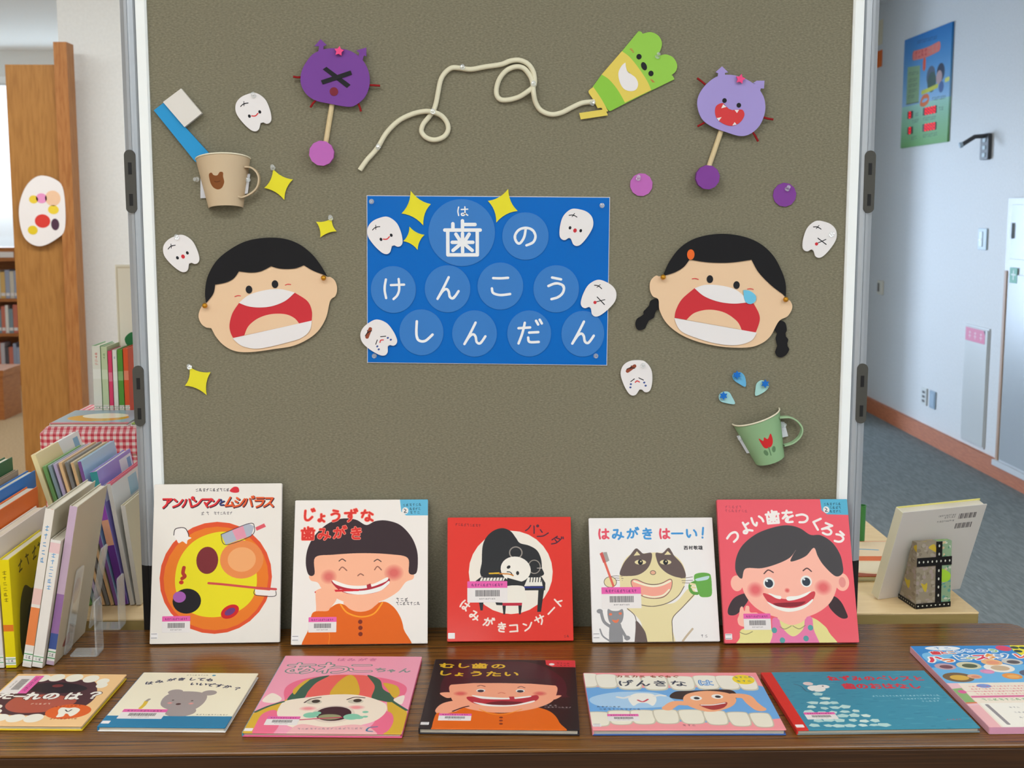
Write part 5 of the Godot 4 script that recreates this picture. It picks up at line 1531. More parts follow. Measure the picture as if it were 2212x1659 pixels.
	a.S(skin, [0.116,0.809,0.128,0.761,0.146,0.751,0.159,0.783,0.171,0.748,0.196,0.751,0.202,0.79,0.255,0.795,0.261,0.836,0.189,0.887,0.118,0.88,0.103,0.841])
	a.small_print(c8(180, 70, 84), 0.054,0.08, 0.231,0.084, 0.024)
	a.small_print(c8(180, 70, 84), 0.055,0.054, 0.189,0.054, 0.024)
	series_tag(a, [0.791,-0.006,1.008,-0.005,1.006,0.114,0.836,0.109,0.798,0.081], c8(86, 172, 202), 0.833,0.076, 0.817,0.036, 0.951,0.035, 0.859,0.061, 0.95,0.062, 0.858,0.088, 0.949,0.088)
	for g in [["つ", 0.104,0.264, -34], ["よ", 0.205,0.203, -26], ["い", 0.298,0.152, -17], ["歯", 0.418,0.128, -4], ["を", 0.533,0.124, 0], ["つ", 0.643,0.133, 8], ["く", 0.749,0.171, 20], ["ろ", 0.829,0.213, 26], ["う", 0.918,0.273, 32]]:
		a.G(c8(242, 232, 226), g[0], g[1], g[2], 0.104, 0.17, g[3])
	t = book("picture_book", "pink-red picture book of a smiling girl with bunches and a missing tooth", grp, 0.2325, 0.252, 0.010, printed(a.tex(), 0.45, 0.1), paint(222, 86, 96, 0.4), paint(222, 86, 96, 0.4))
	sticker(t, 0.2325, 0.252, 0.010, 0.25,0.855, 0.047, 0.028)
	spine_tag(t, 0.2325, 0.252, 0.010, 0.955)
	lean_back(t, 0.5365, 0.252, 0.010, 0.125, 0.019, -0.005)


# a soft-cornered square, for printed teeth
func rounded(x: float, y: float, rx: float, ry: float) -> Array:
	var out := []
	for p in [[-0.7, -0.95], [0.7, -0.95], [1, -0.6], [0.95, 0.5], [0.6, 1], [-0.6, 1], [-0.95, 0.5], [-1, -0.6]]:
		out.append_array([x + p[0] * rx, y + p[1] * ry])
	return out


# the coloured corner that marks one series
func series_tag(a: Art, corner: Array, c: Color, nx: float, ny: float, x0: float, y0: float, x1: float, y1: float, x2: float, y2: float, x3: float, y3: float, x4: float, y4: float, x5: float, y5: float) -> void:
	a.P(c, corner)
	a.E(c8(236, 230, 224), nx, ny, 0.024, 0.026)
	a.L(c8(90, 90, 96), [nx - 0.008, ny - 0.012, nx + 0.006, ny - 0.004, nx - 0.008, ny + 0.012, nx + 0.009, ny + 0.012], 0.006)
	var k := c.darkened(0.55)
	a.small_print(k, x0, y0, x1, y1, 0.022)
	a.small_print(k, x2, y2, x3, y3, 0.022)
	a.small_print(k, x4, y4, x5, y5, 0.022)


# ---------------------------------------------------------------- books lying flat along the table's front
func flat_books() -> void:
	var grp := "picture books lying flat along the table edge"
	# 1: who's teeth?
	var a := Art.new(self, 600, 680, c8(238, 194, 138))
	a.S(c8(78, 44, 50), [0.022,0.54,0.053,0.334,0.132,0.179,0.337,0.112,0.553,0.115,0.75,0.148,0.842,0.293,0.9,0.489,0.859,0.672,0.693,0.799,0.455,0.821,0.241,0.8,0.091,0.694])
	a.S(c8(40, 30, 36), [0.239,0.304,0.282,0.209,0.419,0.18,0.613,0.208,0.757,0.296,0.691,0.369,0.522,0.398,0.357,0.38])
	a.E(c8(120, 50, 48), 0.47,0.248, 0.05, 0.035)
	a.S(c8(176, 84, 66), [0.183,0.624,0.211,0.477,0.376,0.426,0.583,0.442,0.757,0.528,0.724,0.676,0.572,0.758,0.373,0.774,0.247,0.723])
	var tw := c8(236, 230, 214)
	for q in [[0.157,0.115, 0.06], [0.266,0.096, 0.065], [0.388,0.081, 0.07], [0.551,0.084, 0.075], [0.71,0.101, 0.07], [0.839,0.151, 0.055], [0.861,0.234, 0.05]]:
		a.E(tw, q[0], q[1], q[2], q[2] * 1.25)
	for q in [[0.25,0.865, 0.07], [0.385,0.873, 0.075], [0.537,0.869, 0.08], [0.122,0.671, 0.05], [0.161,0.758, 0.05]]:
		a.E(tw, q[0], q[1], q[2], q[2] * 1.1)
	a.E(c8(222, 96, 32), 0.777,0.746, 0.19, 0.155)
	a.S(tw, [0.681,0.722,0.691,0.672,0.757,0.679,0.805,0.669,0.862,0.706,0.863,0.784,0.832,0.833,0.793,0.79,0.77,0.786,0.77,0.835,0.719,0.849,0.709,0.788])
	a.L(c8(60, 50, 50), [0.741,0.716,0.774,0.746,0.791,0.71], 0.012)
	a.small_print(c8(130, 40, 20), 0.593,0.662, 0.841,0.627, 0.03)
	a.small_print(c8(130, 40, 20), 0.676,0.881, 0.91,0.871, 0.03)
	for g in [["だ", 0.106,0.451], ["ー", 0.247,0.464], ["れ", 0.348,0.456], ["の", 0.503,0.451], ["は", 0.693,0.45], ["?", 0.877,0.432]]:
		a.G(c8(86, 44, 46), g[0], g[1], g[2], 0.14, 0.3, 0, 1.2)
		a.G(c8(240, 236, 226), g[0], g[1], g[2], 0.14, 0.2, 0, 1.2)
	a.small_print(c8(236, 220, 200), 0.387,0.607, 0.567,0.602, 0.032)
	var t := book("picture_book", "flat peach picture book of a wide open mouth with an orange tooth badge", grp, 0.174, 0.208, 0.008, printed(a.tex(), 0.5, 0.0), paint(224, 190, 60, 0.5), paint(228, 196, 40, 0.5))
	sticker(t, 0.174, 0.208, 0.008, 0.137,0.226, 0.075, 0.042, -90)
	lay_flat(t, 0.208, -0.657, 0.360, -2.4)

	# 2: bear, blue band
	a = Art.new(self, 560, 660, c8(240, 230, 204))
	a.P(c8(34, 122, 164), [-0.057,0.817,1.092,0.811,1.131,1.253,-0.024,1.288])
	var gy := c8(162, 150, 148)
	a.E(gy, 0.561,0.734, 0.125, 0.11)
	a.E(gy, 0.405,0.382, 0.062, 0.058)
	a.E(gy, 0.691,0.393, 0.062, 0.058)
	a.S(gy, [0.381,0.647,0.343,0.542,0.357,0.433,0.437,0.374,0.585,0.375,0.68,0.431,0.704,0.55,0.68,0.667,0.616,0.742,0.497,0.726])
	a.P(c8(34, 122, 164), [0.45,0.818,0.733,0.816,0.742,0.88,0.461,0.882])
	for q in [[0.435,0.534], [0.595,0.541]]:
		a.E(c8(70, 60, 62), q[0], q[1], 0.010, 0.010)
	a.E(c8(70, 40, 46), 0.502,0.604, 0.021, 0.019)
	a.dab(c8(226, 150, 146), gy, 0.426,0.586, 0.026, 0.024)
	a.dab(c8(226, 150, 146), gy, 0.602,0.592, 0.026, 0.024)
	a.L(c8(222, 184, 60), [0.221,0.684,0.229,0.621,0.224,0.557], 0.032)
	a.L(c8(160, 150, 140), [0.225,0.55,0.234,0.52], 0.026)
	var navy := c8(56, 60, 84)
	for g in [["は", 0.122,0.213, -6], ["み", 0.201,0.18, -5], ["が", 0.292,0.148, -4], ["き", 0.373,0.133, 0], ["し", 0.465,0.129, 0], ["て", 0.542,0.131, 0], ["も", 0.618,0.141, 4], ["い", 0.511,0.224, 4], ["い", 0.588,0.23, 4], ["で", 0.656,0.241, 5], ["す", 0.732,0.254, 6], ["か", 0.81,0.272, 7], ["?", 0.9,0.309, 10]]:
		a.G(navy, g[0], g[1], g[2], 0.068, 0.19, g[3])
	a.small_print(c8(120, 110, 100), 0.388,0.05, 0.582,0.049, 0.024)
	a.E(c8(60, 140, 176), 0.628,0.052, 0.016, 0.016)
	a.small_print(c8(110, 100, 90), 0.705,0.784, 0.962,0.787, 0.024)
	t = book("picture_book", "flat cream picture book of a grey bear above a blue band", grp, 0.185, 0.219, 0.008, printed(a.tex(), 0.5, 0.0), paint(34, 118, 160, 0.45), paint(236, 230, 224, 0.5))
	sticker(t, 0.185, 0.219, 0.008, 0.275,0.785, 0.066, 0.036)
	spine_tag(t, 0.185, 0.219, 0.008, 0.93, false)
	lay_flat(t, 0.219, -0.454, 0.365, -2.8)

	# 3: pink, striped cap
	a = Art.new(self, 560, 780, c8(242, 160, 182))
	var coral := c8(234, 100, 92)
	var must := c8(216, 172, 54)
	var pine := c8(54, 94, 76)
	a.S(c8(236, 110, 140), [0.148,0.575,0.126,0.442,0.201,0.344,0.386,0.284,0.609,0.288,0.802,0.326,0.939,0.419,0.948,0.543,0.884,0.624,0.543,0.654,0.217,0.643])
	a.S(must, [0.001,0.783,0.145,0.645,0.198,0.564,0.231,0.701,0.155,0.926,0.085,1.066,-0.001,1.069,-0.013,0.894])
	a.S(must, [0.85,0.606,0.991,0.738,0.997,0.974,0.97,1.078,0.83,1.047,0.877,0.815])
	a.S(c8(236, 110, 140), [0.067,0.782,0.138,0.742,0.206,0.888,0.183,1.03,0.076,1.033,0.057,0.892])
	a.S(c8(236, 110, 140), [0.806,0.743,0.891,0.759,0.925,0.869,0.891,0.994,0.766,1.015,0.805,0.872])
	a.S(coral, [0.301,0.571,0.293,0.416,0.367,0.296,0.54,0.273,0.7,0.308,0.791,0.486,0.795,0.591,0.525,0.555])
	a.S(must, [0.456,0.557,0.462,0.39,0.529,0.273,0.599,0.365,0.636,0.551])
	a.S(pine, [0.18,0.62,0.2,0.482,0.266,0.342,0.386,0.284,0.319,0.384,0.29,0.5,0.279,0.592])
	a.S(pine, [0.735,0.579,0.729,0.425,0.651,0.276,0.749,0.339,0.794,0.465,0.874,0.545,0.879,0.628,0.798,0.611])
	a.S(must, [0.782,0.381,0.88,0.421,0.914,0.523,0.883,0.575,0.821,0.464])
	a.S(must, [0.184,0.482,0.227,0.365,0.265,0.336,0.225,0.45,0.209,0.543])
	a.S(c8(242, 224, 204), [0.149,0.703,0.171,0.625,0.297,0.581,0.469,0.54,0.651,0.547,0.811,0.626,0.858,0.703,0.845,0.798,0.776,0.882,0.598,0.949,0.383,0.964,0.24,0.905,0.163,0.798])
	a.S(c8(242, 226, 210), [0.015,0.629,0.051,0.527,0.137,0.596,0.104,0.65])
	a.S(c8(242, 226, 210), [0.885,0.595,0.948,0.543,0.95,0.652,0.918,0.643])
	a.L(pine, [0.011,0.764,0.074,0.696,0.158,0.635], 0.022)
	a.L(pine, [0.877,0.615,0.932,0.672,0.99,0.728], 0.022)
	for q in [[0.301,0.645,0.333,0.6,0.394,0.578], [0.576,0.603,0.623,0.572,0.688,0.58]]:
		a.L(c8(70, 50, 50), q, 0.012)
	for q in [[0.363,0.615], [0.637,0.602]]:
		a.E(c8(206, 196, 176), q[0], q[1] + 0.022, 0.052, 0.04)
		a.E(c8(60, 52, 44), q[0] + 0.01, q[1] + 0.012, 0.028, 0.03)
	a.dab(c8(240, 150, 150), c8(242, 224, 204), 0.343,0.717, 0.06, 0.04)
	a.dab(c8(240, 150, 150), c8(242, 224, 204), 0.655,0.699, 0.06, 0.04)
	a.E(c8(226, 206, 190), 0.521,0.781, 0.14, 0.145)
	a.E(c8(62, 34, 44), 0.523,0.777, 0.115, 0.12)
	a.E(c8(150, 150, 110), 0.507,0.816, 0.075, 0.045)
	for q in [[0.381,0.796, 0.05], [0.412,0.772, 0.03], [0.649,0.812, 0.055], [0.696,0.82, 0.03], [0.726,0.754, 0.02], [0.735,0.81, 0.018]]:
		a.E(c8(132, 196, 166), q[0], q[1], q[2], q[2] * 0.9)
	a.L(c8(196, 50, 90), [0.318,0.853,0.435,0.837,0.584,0.82], 0.014)
	a.S(c8(240, 180, 180), [0.294,0.966,0.349,0.902,0.515,0.934,0.689,0.902,0.806,0.953,0.811,1.048,0.317,1.06])
	a.small_print(c8(150, 120, 130), 0.332,0.956, 0.746,0.945, 0.026)
	a.L(c8(60, 120, 150), [0.832,0.925,0.784,0.936,0.774,0.971,0.81,0.979], 0.012)
	var teal := c8(112, 140, 130)
	for g in [["あ", 0.158,0.183, 0.23], ["わ", 0.393,0.176, 0.23], ["こ", 0.585,0.177, 0.2]]:
		a.G(teal, g[0], g[1], g[2], g[3], 0.19, 0, 0.95)
		a.G(c8(244, 172, 188), g[0], g[1], g[2], g[3], 0.1, 0, 0.95)
	for g in [["ち", 0.73,0.202], ["ゃ", 0.814,0.204], ["ん", 0.904,0.206]]:
		a.G(c8(130, 146, 138), g[0], g[1], g[2], 0.085, 0.16)
	for g in [["は", 0.421,0.054], ["み", 0.496,0.052], ["が", 0.576,0.054], ["き", 0.651,0.052]]:
		a.G(c8(206, 120, 150), g[0], g[1], g[2], 0.062, 0.16)
	t = book("picture_book", "flat pink picture book of a child in a striped cap with foam round its mouth", grp, 0.228, 0.319, 0.007, printed(a.tex(), 0.5, 0.0), paint(60, 150, 170, 0.45), paint(230, 96, 140, 0.5))
	sticker(t, 0.228, 0.319, 0.007, 0.215,0.866, 0.048, 0.032)
	spine_tag(t, 0.228, 0.319, 0.007, 0.97, false)
	lay_flat(t, 0.319, -0.219, 0.340, -2.6)

	# 4: black, the same series as the brushing child
	a = Art.new(self, 580, 720, c8(36, 26, 28))
	skin_child(a)
	t = book("picture_book", "flat black picture book of a grinning child in an orange shirt with yellow lettering", grp, 0.230, 0.287, 0.009, printed(a.tex(), 0.45, 0.1), paint(34, 28, 30, 0.35), paint(40, 34, 40, 0.4))
	sticker(t, 0.230, 0.287, 0.009, 0.212,0.854, 0.048, 0.026)
	spine_tag(t, 0.230, 0.287, 0.009, 0.94)
	lay_flat(t, 0.287, 0.033, 0.353, -2.9)

	# 5: between rows of teeth
	a = Art.new(self, 700, 580, c8(244, 152, 156))
	a.S(c8(110, 168, 222), [-0.069,0.358,0.092,0.27,0.406,0.295,0.75,0.265,0.98,0.251,1.04,0.455,1.055,0.767,0.892,0.846,0.568,0.887,0.256,0.814,0.045,0.809,-0.08,0.74])
	a.S(c8(170, 204, 232), [0.016,0.468,0.177,0.364,0.398,0.387,0.469,0.583,0.268,0.648,0.054,0.608])
	for q in [[0.018,0.144, 0.06], [0.125,0.161, 0.062], [0.25,0.187, 0.074], [0.397,0.198, 0.074], [0.546,0.201, 0.077], [0.69,0.188, 0.072], [0.811,0.191, 0.064], [0.919,0.201, 0.056]]:
		a.S(c8(206, 200, 180), rounded(q[0], q[1], q[2] * 0.98, 0.135))
		a.S(c8(240, 234, 218), rounded(q[0], q[1] - 0.01, q[2] * 0.9, 0.122))
	for q in [[0.039,0.822, 0.064], [0.157,0.799, 0.067], [0.277,0.792, 0.068], [0.402,0.785, 0.07], [0.536,0.788, 0.07], [0.662,0.805, 0.064], [0.782,0.827, 0.06], [0.898,0.843, 0.058]]:
		a.S(c8(200, 190, 166), rounded(q[0], q[1], q[2] * 0.98, 0.12))
		a.S(c8(236, 228, 208), rounded(q[0], q[1], q[2] * 0.88, 0.108))
	var sk := c8(244, 170, 126)
	a.S(c8(60, 44, 44), [0.463,0.478,0.49,0.363,0.582,0.343,0.743,0.321,0.819,0.348,0.812,0.486,0.652,0.518])
	a.L(sk, [0.42,0.651,0.471,0.566,0.526,0.567], 0.06)
	a.L(sk, [0.808,0.432,0.872,0.451,0.89,0.558,0.911,0.645,0.919,0.663], 0.065)
	a.L(sk, [0.872,0.451,0.83,0.432], 0.05)
	a.S(sk, [0.524,0.479,0.566,0.39,0.672,0.345,0.78,0.384,0.814,0.486,0.779,0.608,0.697,0.692,0.63,0.71,0.571,0.661,0.53,0.585])
	for q in [[0.596,0.474], [0.716,0.448]]:
		a.E(c8(240, 236, 230), q[0], q[1], 0.032, 0.034)
		a.E(c8(50, 50, 56), q[0] + 0.003, q[1] + 0.003, 0.016, 0.018)
	a.S(c8(170, 60, 60), [0.6,0.593,0.666,0.588,0.754,0.548,0.725,0.641,0.656,0.677])
	a.L(c8(240, 236, 230), [0.61,0.597,0.671,0.595,0.741,0.562], 0.012)
	a.S(c8(238, 234, 224), [0.223,0.473,0.264,0.395,0.32,0.385,0.369,0.411,0.375,0.511,0.347,0.608,0.318,0.563,0.274,0.562,0.239,0.606])
	a.L(c8(228, 226, 222), [0.166,0.454,0.198,0.472,0.233,0.444], 0.022)
	a.L(c8(228, 226, 222), [0.372,0.44,0.401,0.423,0.428,0.434], 0.022)
	a.L(c8(200, 60, 80), [0.273,0.509,0.298,0.538,0.329,0.496], 0.012)
	for g in [["げ", 0.229,0.202], ["ん", 0.325,0.204], ["き", 0.423,0.206], ["な", 0.528,0.208]]:
		a.G(c8(56, 62, 78), g[0], g[1], g[2], 0.088, 0.13, 0, 1.05)
	a.G(c8(60, 120, 190), "は", 0.68,0.196, 0.088, 0.2, 0, 1.05)
	a.G(c8(190, 214, 236), "は", 0.68,0.196, 0.088, 0.09, 0, 1.05)
	for g in [["カ", 0.203,0.071], ["ミ", 0.247,0.072], ["カ", 0.291,0.072], ["ミ", 0.334,0.073], ["も", 0.397,0.075], ["ぐ", 0.438,0.075], ["も", 0.482,0.076], ["ぐ", 0.524,0.077]]:
		a.G(c8(150, 80, 60), g[0], g[1], g[2], 0.036, 0.2)
	a.E(c8(242, 214, 50), 0.907,0.135, 0.062, 0.075)
	a.small_print(c8(60, 110, 140), 0.858,0.096, 0.968,0.086, 0.028)
	a.small_print(c8(60, 110, 140), 0.86,0.165, 0.953,0.163, 0.028)
	a.small_print(c8(60, 80, 110), 0.042,0.622, 0.172,0.625, 0.022)
	a.small_print(c8(60, 80, 110), 0.051,0.663, 0.278,0.668, 0.022)
	a.small_print(c8(90, 50, 60), 0.468,0.93, 0.542,0.931, 0.022)
	t = book("picture_book", "flat wide pink picture book of a boy between two rows of large teeth", grp, 0.2765, 0.229, 0.009, printed(a.tex(), 0.5, 0.0), paint(226, 140, 150, 0.45), paint(52, 92, 160, 0.4))
	sticker(t, 0.2765, 0.229, 0.009, 0.172,0.806, 0.046, 0.026)
	spine_tag(t, 0.2765, 0.229, 0.009, 0.93)
	lay_flat(t, 0.229, 0.300, 0.391, -1.2)

	# 6: teal, white mouse on a heap of teeth
	a = Art.new(self, 680, 590, c8(58, 140, 164))
	var rng := RandomNumberGenerator.new()
	rng.seed = 5
	for k in 260:
		var x := rng.randf()
		var y := rng.randf()
		a.E(c8(58, 140, 164).lerp(c8(84, 160, 178) if k % 2 else c8(44, 122, 148), rng.randf() * 0.7), x, y, rng.randf_range(0.01, 0.035), rng.randf_range(0.003, 0.008), rng.randf_range(-10, 10))
	a.P(c8(214, 48, 40), [0, 0, 0.062, 0, 0.062, 1, 0, 1])
	for k in 8:
		var v := k / 7.0
		var n := 1 + k
		for i in n:
			var x := 0.245 + 0.03 * v + ((i + 0.5) / n - 0.5) * (0.05 + 0.46 * v) + rng.randf_range(-0.008, 0.008)
			var y := 0.415 + 0.53 * v + rng.randf_range(-0.015, 0.015)
			if x < 0.085 or rng.randf() < 0.08:
				continue
			var r := rng.randf_range(0.026, 0.038)
			var q := []
			var turn := rng.randf() * TAU
			for j in 5:
				var an := turn + TAU * j / 5.0
				q.append_array([x + cos(an) * r * rng.randf_range(0.75, 1.2), y + sin(an) * r * rng.randf_range(0.7, 1.1)])
			a.P(c8(212, 228, 218).lerp(c8(176, 212, 208), rng.randf()), q)
	a.E(c8(232, 228, 220), 0.265,0.315, 0.052, 0.05, 20)
	a.E(c8(232, 226, 220), 0.31,0.281, 0.04, 0.03)
	a.E(c8(222, 200, 196), 0.236,0.224, 0.03, 0.028)
	a.E(c8(40, 40, 44), 0.312,0.274, 0.006, 0.006)
	a.L(c8(54, 100, 120), [0.244,0.357,0.196,0.364,0.184,0.272,0.151,0.225], 0.007)
	a.T(c8(206, 52, 66), "ねずみのペレスと", [0.407,0.129], [0.916,0.149], 0.062, 0.2, 1.25)
	a.T(c8(206, 52, 66), "歯のおはなし", [0.465,0.278], [0.852,0.291], 0.07, 0.2, 1.25)
	a.small_print(c8(190, 216, 220), 0.552,0.463, 0.948,0.46, 0.02)
	a.small_print(c8(190, 216, 220), 0.704,0.517, 0.932,0.516, 0.02)
	a.small_print(c8(190, 216, 220), 0.81,0.563, 0.919,0.558, 0.02)
	a.small_print(c8(196, 70, 90), 0.854,0.867, 0.94,0.867, 0.018)
	t = book("picture_book", "flat teal picture book with a red spine and a mouse on a heap of teeth", grp, 0.265, 0.232, 0.008, printed(a.tex(), 0.5, 0.0), paint(210, 46, 40, 0.45), paint(120, 130, 130, 0.5))
	sticker(t, 0.265, 0.232, 0.008, 0.18,0.783, 0.046, 0.026)
	spine_tag(t, 0.265, 0.232, 0.008, 0.94, false)
	lay_flat(t, 0.232, 0.583, 0.391, 0.5)

	# 7: magazine
	a = Art.new(self, 620, 780, c8(44, 136, 206))
	a.S(c8(120, 190, 232), [0.02, 0.12, 0.1, 0.09, 0.2, 0.12, 0.12, 0.2, 0.02, 0.22])
	a.P(c8(106, 178, 224), [0, 0.3, 1, 0.24, 1, 0.52, 0, 0.52])
	a.P(c8(242, 226, 206), [0, 0.5, 1, 0.49, 1, 1, 0, 1])
	a.P(c8(240, 190, 196), [0, 0.5, 0.06, 0.5, 0.06, 1, 0, 1])
	a.P(c8(140, 178, 110), [0, 0.57, 0.055, 0.56, 0.055, 0.73, 0, 0.73])
	a.P(c8(224, 120, 70), [0, 0.73, 0.06, 0.725, 0.06, 0.74, 0, 0.745])
	a.P(c8(240, 180, 180), [0, 0.77, 0.06, 0.76, 0.06, 1, 0, 1])
	a.P(c8(240, 222, 36), [0.595,-0.006,1.022,0.001,0.927,0.179,0.597,0.152,0.579,0.078])
	for q in [[0.608,0.033], [0.604,0.085], [0.657,0.039]]:
		a.E(c8(40, 60, 40), q[0], q[1], 0.024, 0.024)
	a.E(c8(222, 60, 96), 0.538,0.042, 0.045, 0.05)
	var h7 := [["ハ", 0.076,0.188, 0.105, c8(228, 52, 76)], ["っ", 0.141,0.194, 0.09, c8(236, 120, 60)], ["ピ", 0.235,0.169, 0.09, c8(80, 150, 210)], ["ー", 0.29,0.175, 0.07, c8(190, 190, 80)], ["ス", 0.349,0.164, 0.09, c8(228, 44, 80)], ["タ", 0.417,0.15, 0.08, c8(240, 150, 50)], ["ジ", 0.475,0.156, 0.08, c8(70, 140, 205)], ["レ", 0.586,0.152, 0.08, c8(236, 90, 80)]]
	for g in h7:
		a.G(c8(244, 240, 236), g[0], g[1], g[2], g[3], 0.42, -4)
		a.G(g[4], g[0], g[1], g[2], g[3], 0.2, -4)
	a.E(c8(240, 240, 240), 0.177,0.036, 0.105, 0.04)
	a.small_print(c8(80, 150, 205), 0.119,0.034, 0.236,0.034, 0.045)
	for g in [["歯", 0.108,0.1, 0.055, c8(226, 50, 60)], ["と", 0.156,0.097, 0.05, c8(230, 80, 70)], ["こ", 0.204,0.095, 0.05, c8(240, 150, 80)], ["ン", 0.256,0.084, 0.055, c8(120, 170, 220)], ["ち", 0.315,0.074, 0.06, c8(110, 160, 220)], ["の", 0.393,0.072, 0.06, c8(130, 160, 220)], ["う", 0.461,0.074, 0.06, c8(150, 190, 120)]]:
		a.G(c8(236, 240, 244), g[0], g[1], g[2], g[3], 0.42)
		a.G(g[4], g[0], g[1], g[2], g[3], 0.2)
	var dish := [[0.084,0.287, 0.06, c8(196, 160, 170), c8(120, 70, 80)], [0.224,0.276, 0.07, c8(214, 206, 170), c8(80, 90, 60)], [0.383,0.309, 0.085, c8(240, 232, 220), c8(206, 176, 140)], [0.097,0.428, 0.085, c8(120, 90, 56), c8(216, 170, 60)], [0.192,0.419, 0.04, c8(232, 170, 130), c8(220, 140, 110)], [0.497,0.23, 0.06, c8(206, 200, 190), c8(90, 80, 80)], [0.403,0.419, 0.055, c8(236, 150, 60), c8(240, 176, 90)], [0.532,0.388, 0.07, c8(90, 90, 110), c8(190, 180, 170)], [0.292,0.357, 0.04, c8(222, 140, 180), c8(230, 150, 190)], [0.376,0.234, 0.06, c8(240, 180, 120), c8(236, 150, 110)], [0.692,0.284, 0.08, c8(240, 230, 210), c8(190, 120, 80)], [0.547,0.496, 0.08, c8(226, 190, 130), c8(200, 130, 70)]]
	for q in dish:
		a.E(q[3], q[0], q[1], q[2], q[2] * 0.9)
		a.E(q[4], q[0] + 0.004, q[1] + 0.004, q[2] * 0.62, q[2] * 0.5)
	a.P(c8(222, 110, 150), [0.06, 0.655, 1, 0.64, 1, 0.662, 0.06, 0.677])
	a.P(c8(236, 150, 170), [0.06, 0.60, 1, 0.585, 1, 0.588, 0.06, 0.604])
	a.E(c8(120, 150, 210), 0.188,0.537, 0.04, 0.03)
	a.E(c8(222, 90, 150), 0.038,0.606, 0.022, 0.026)
	for k in 4:
		a.small_print(c8(224, 100, 110), 0.1, 0.545 + 0.03 * k, 0.85, 0.535 + 0.03 * k, 0.02)
	a.small_print(c8(110, 160, 100), 0.1, 0.70, 0.8, 0.69, 0.032)
	a.P(c8(244, 236, 222), [0.07, 0.74, 1, 0.73, 1, 1, 0.07, 1])
	a.L(c8(150, 140, 140), [0.10, 0.76, 0.105, 0.86, 0.11, 0.97], 0.02)
	for k in 7:
		for j in 3:
			a.small_print(c8(140, 130, 130), 0.2 + 0.11 * k, 0.79 + 0.055 * j + 0.01 * (k % 2), 0.26 + 0.11 * k, 0.79 + 0.055 * j, 0.018)
	t = book("magazine", "thick glossy food magazine with a bright blue cover lying flat beside the teal book", grp, 0.285, 0.346, 0.011, printed(a.tex(), 0.4, 0.1), paint(236, 176, 190, 0.35), paint(220, 200, 200, 0.4), 0.0005, "magazine")
	boxpart(t, "pink_trim", Vector3(-0.1424, -0.0003, 0.0006), Vector3(0.1424, 0.0035, 0.0104), paint(214, 152, 176, 0.5))
	lay_flat(t, 0.346, 0.870, 0.339, -0.1)


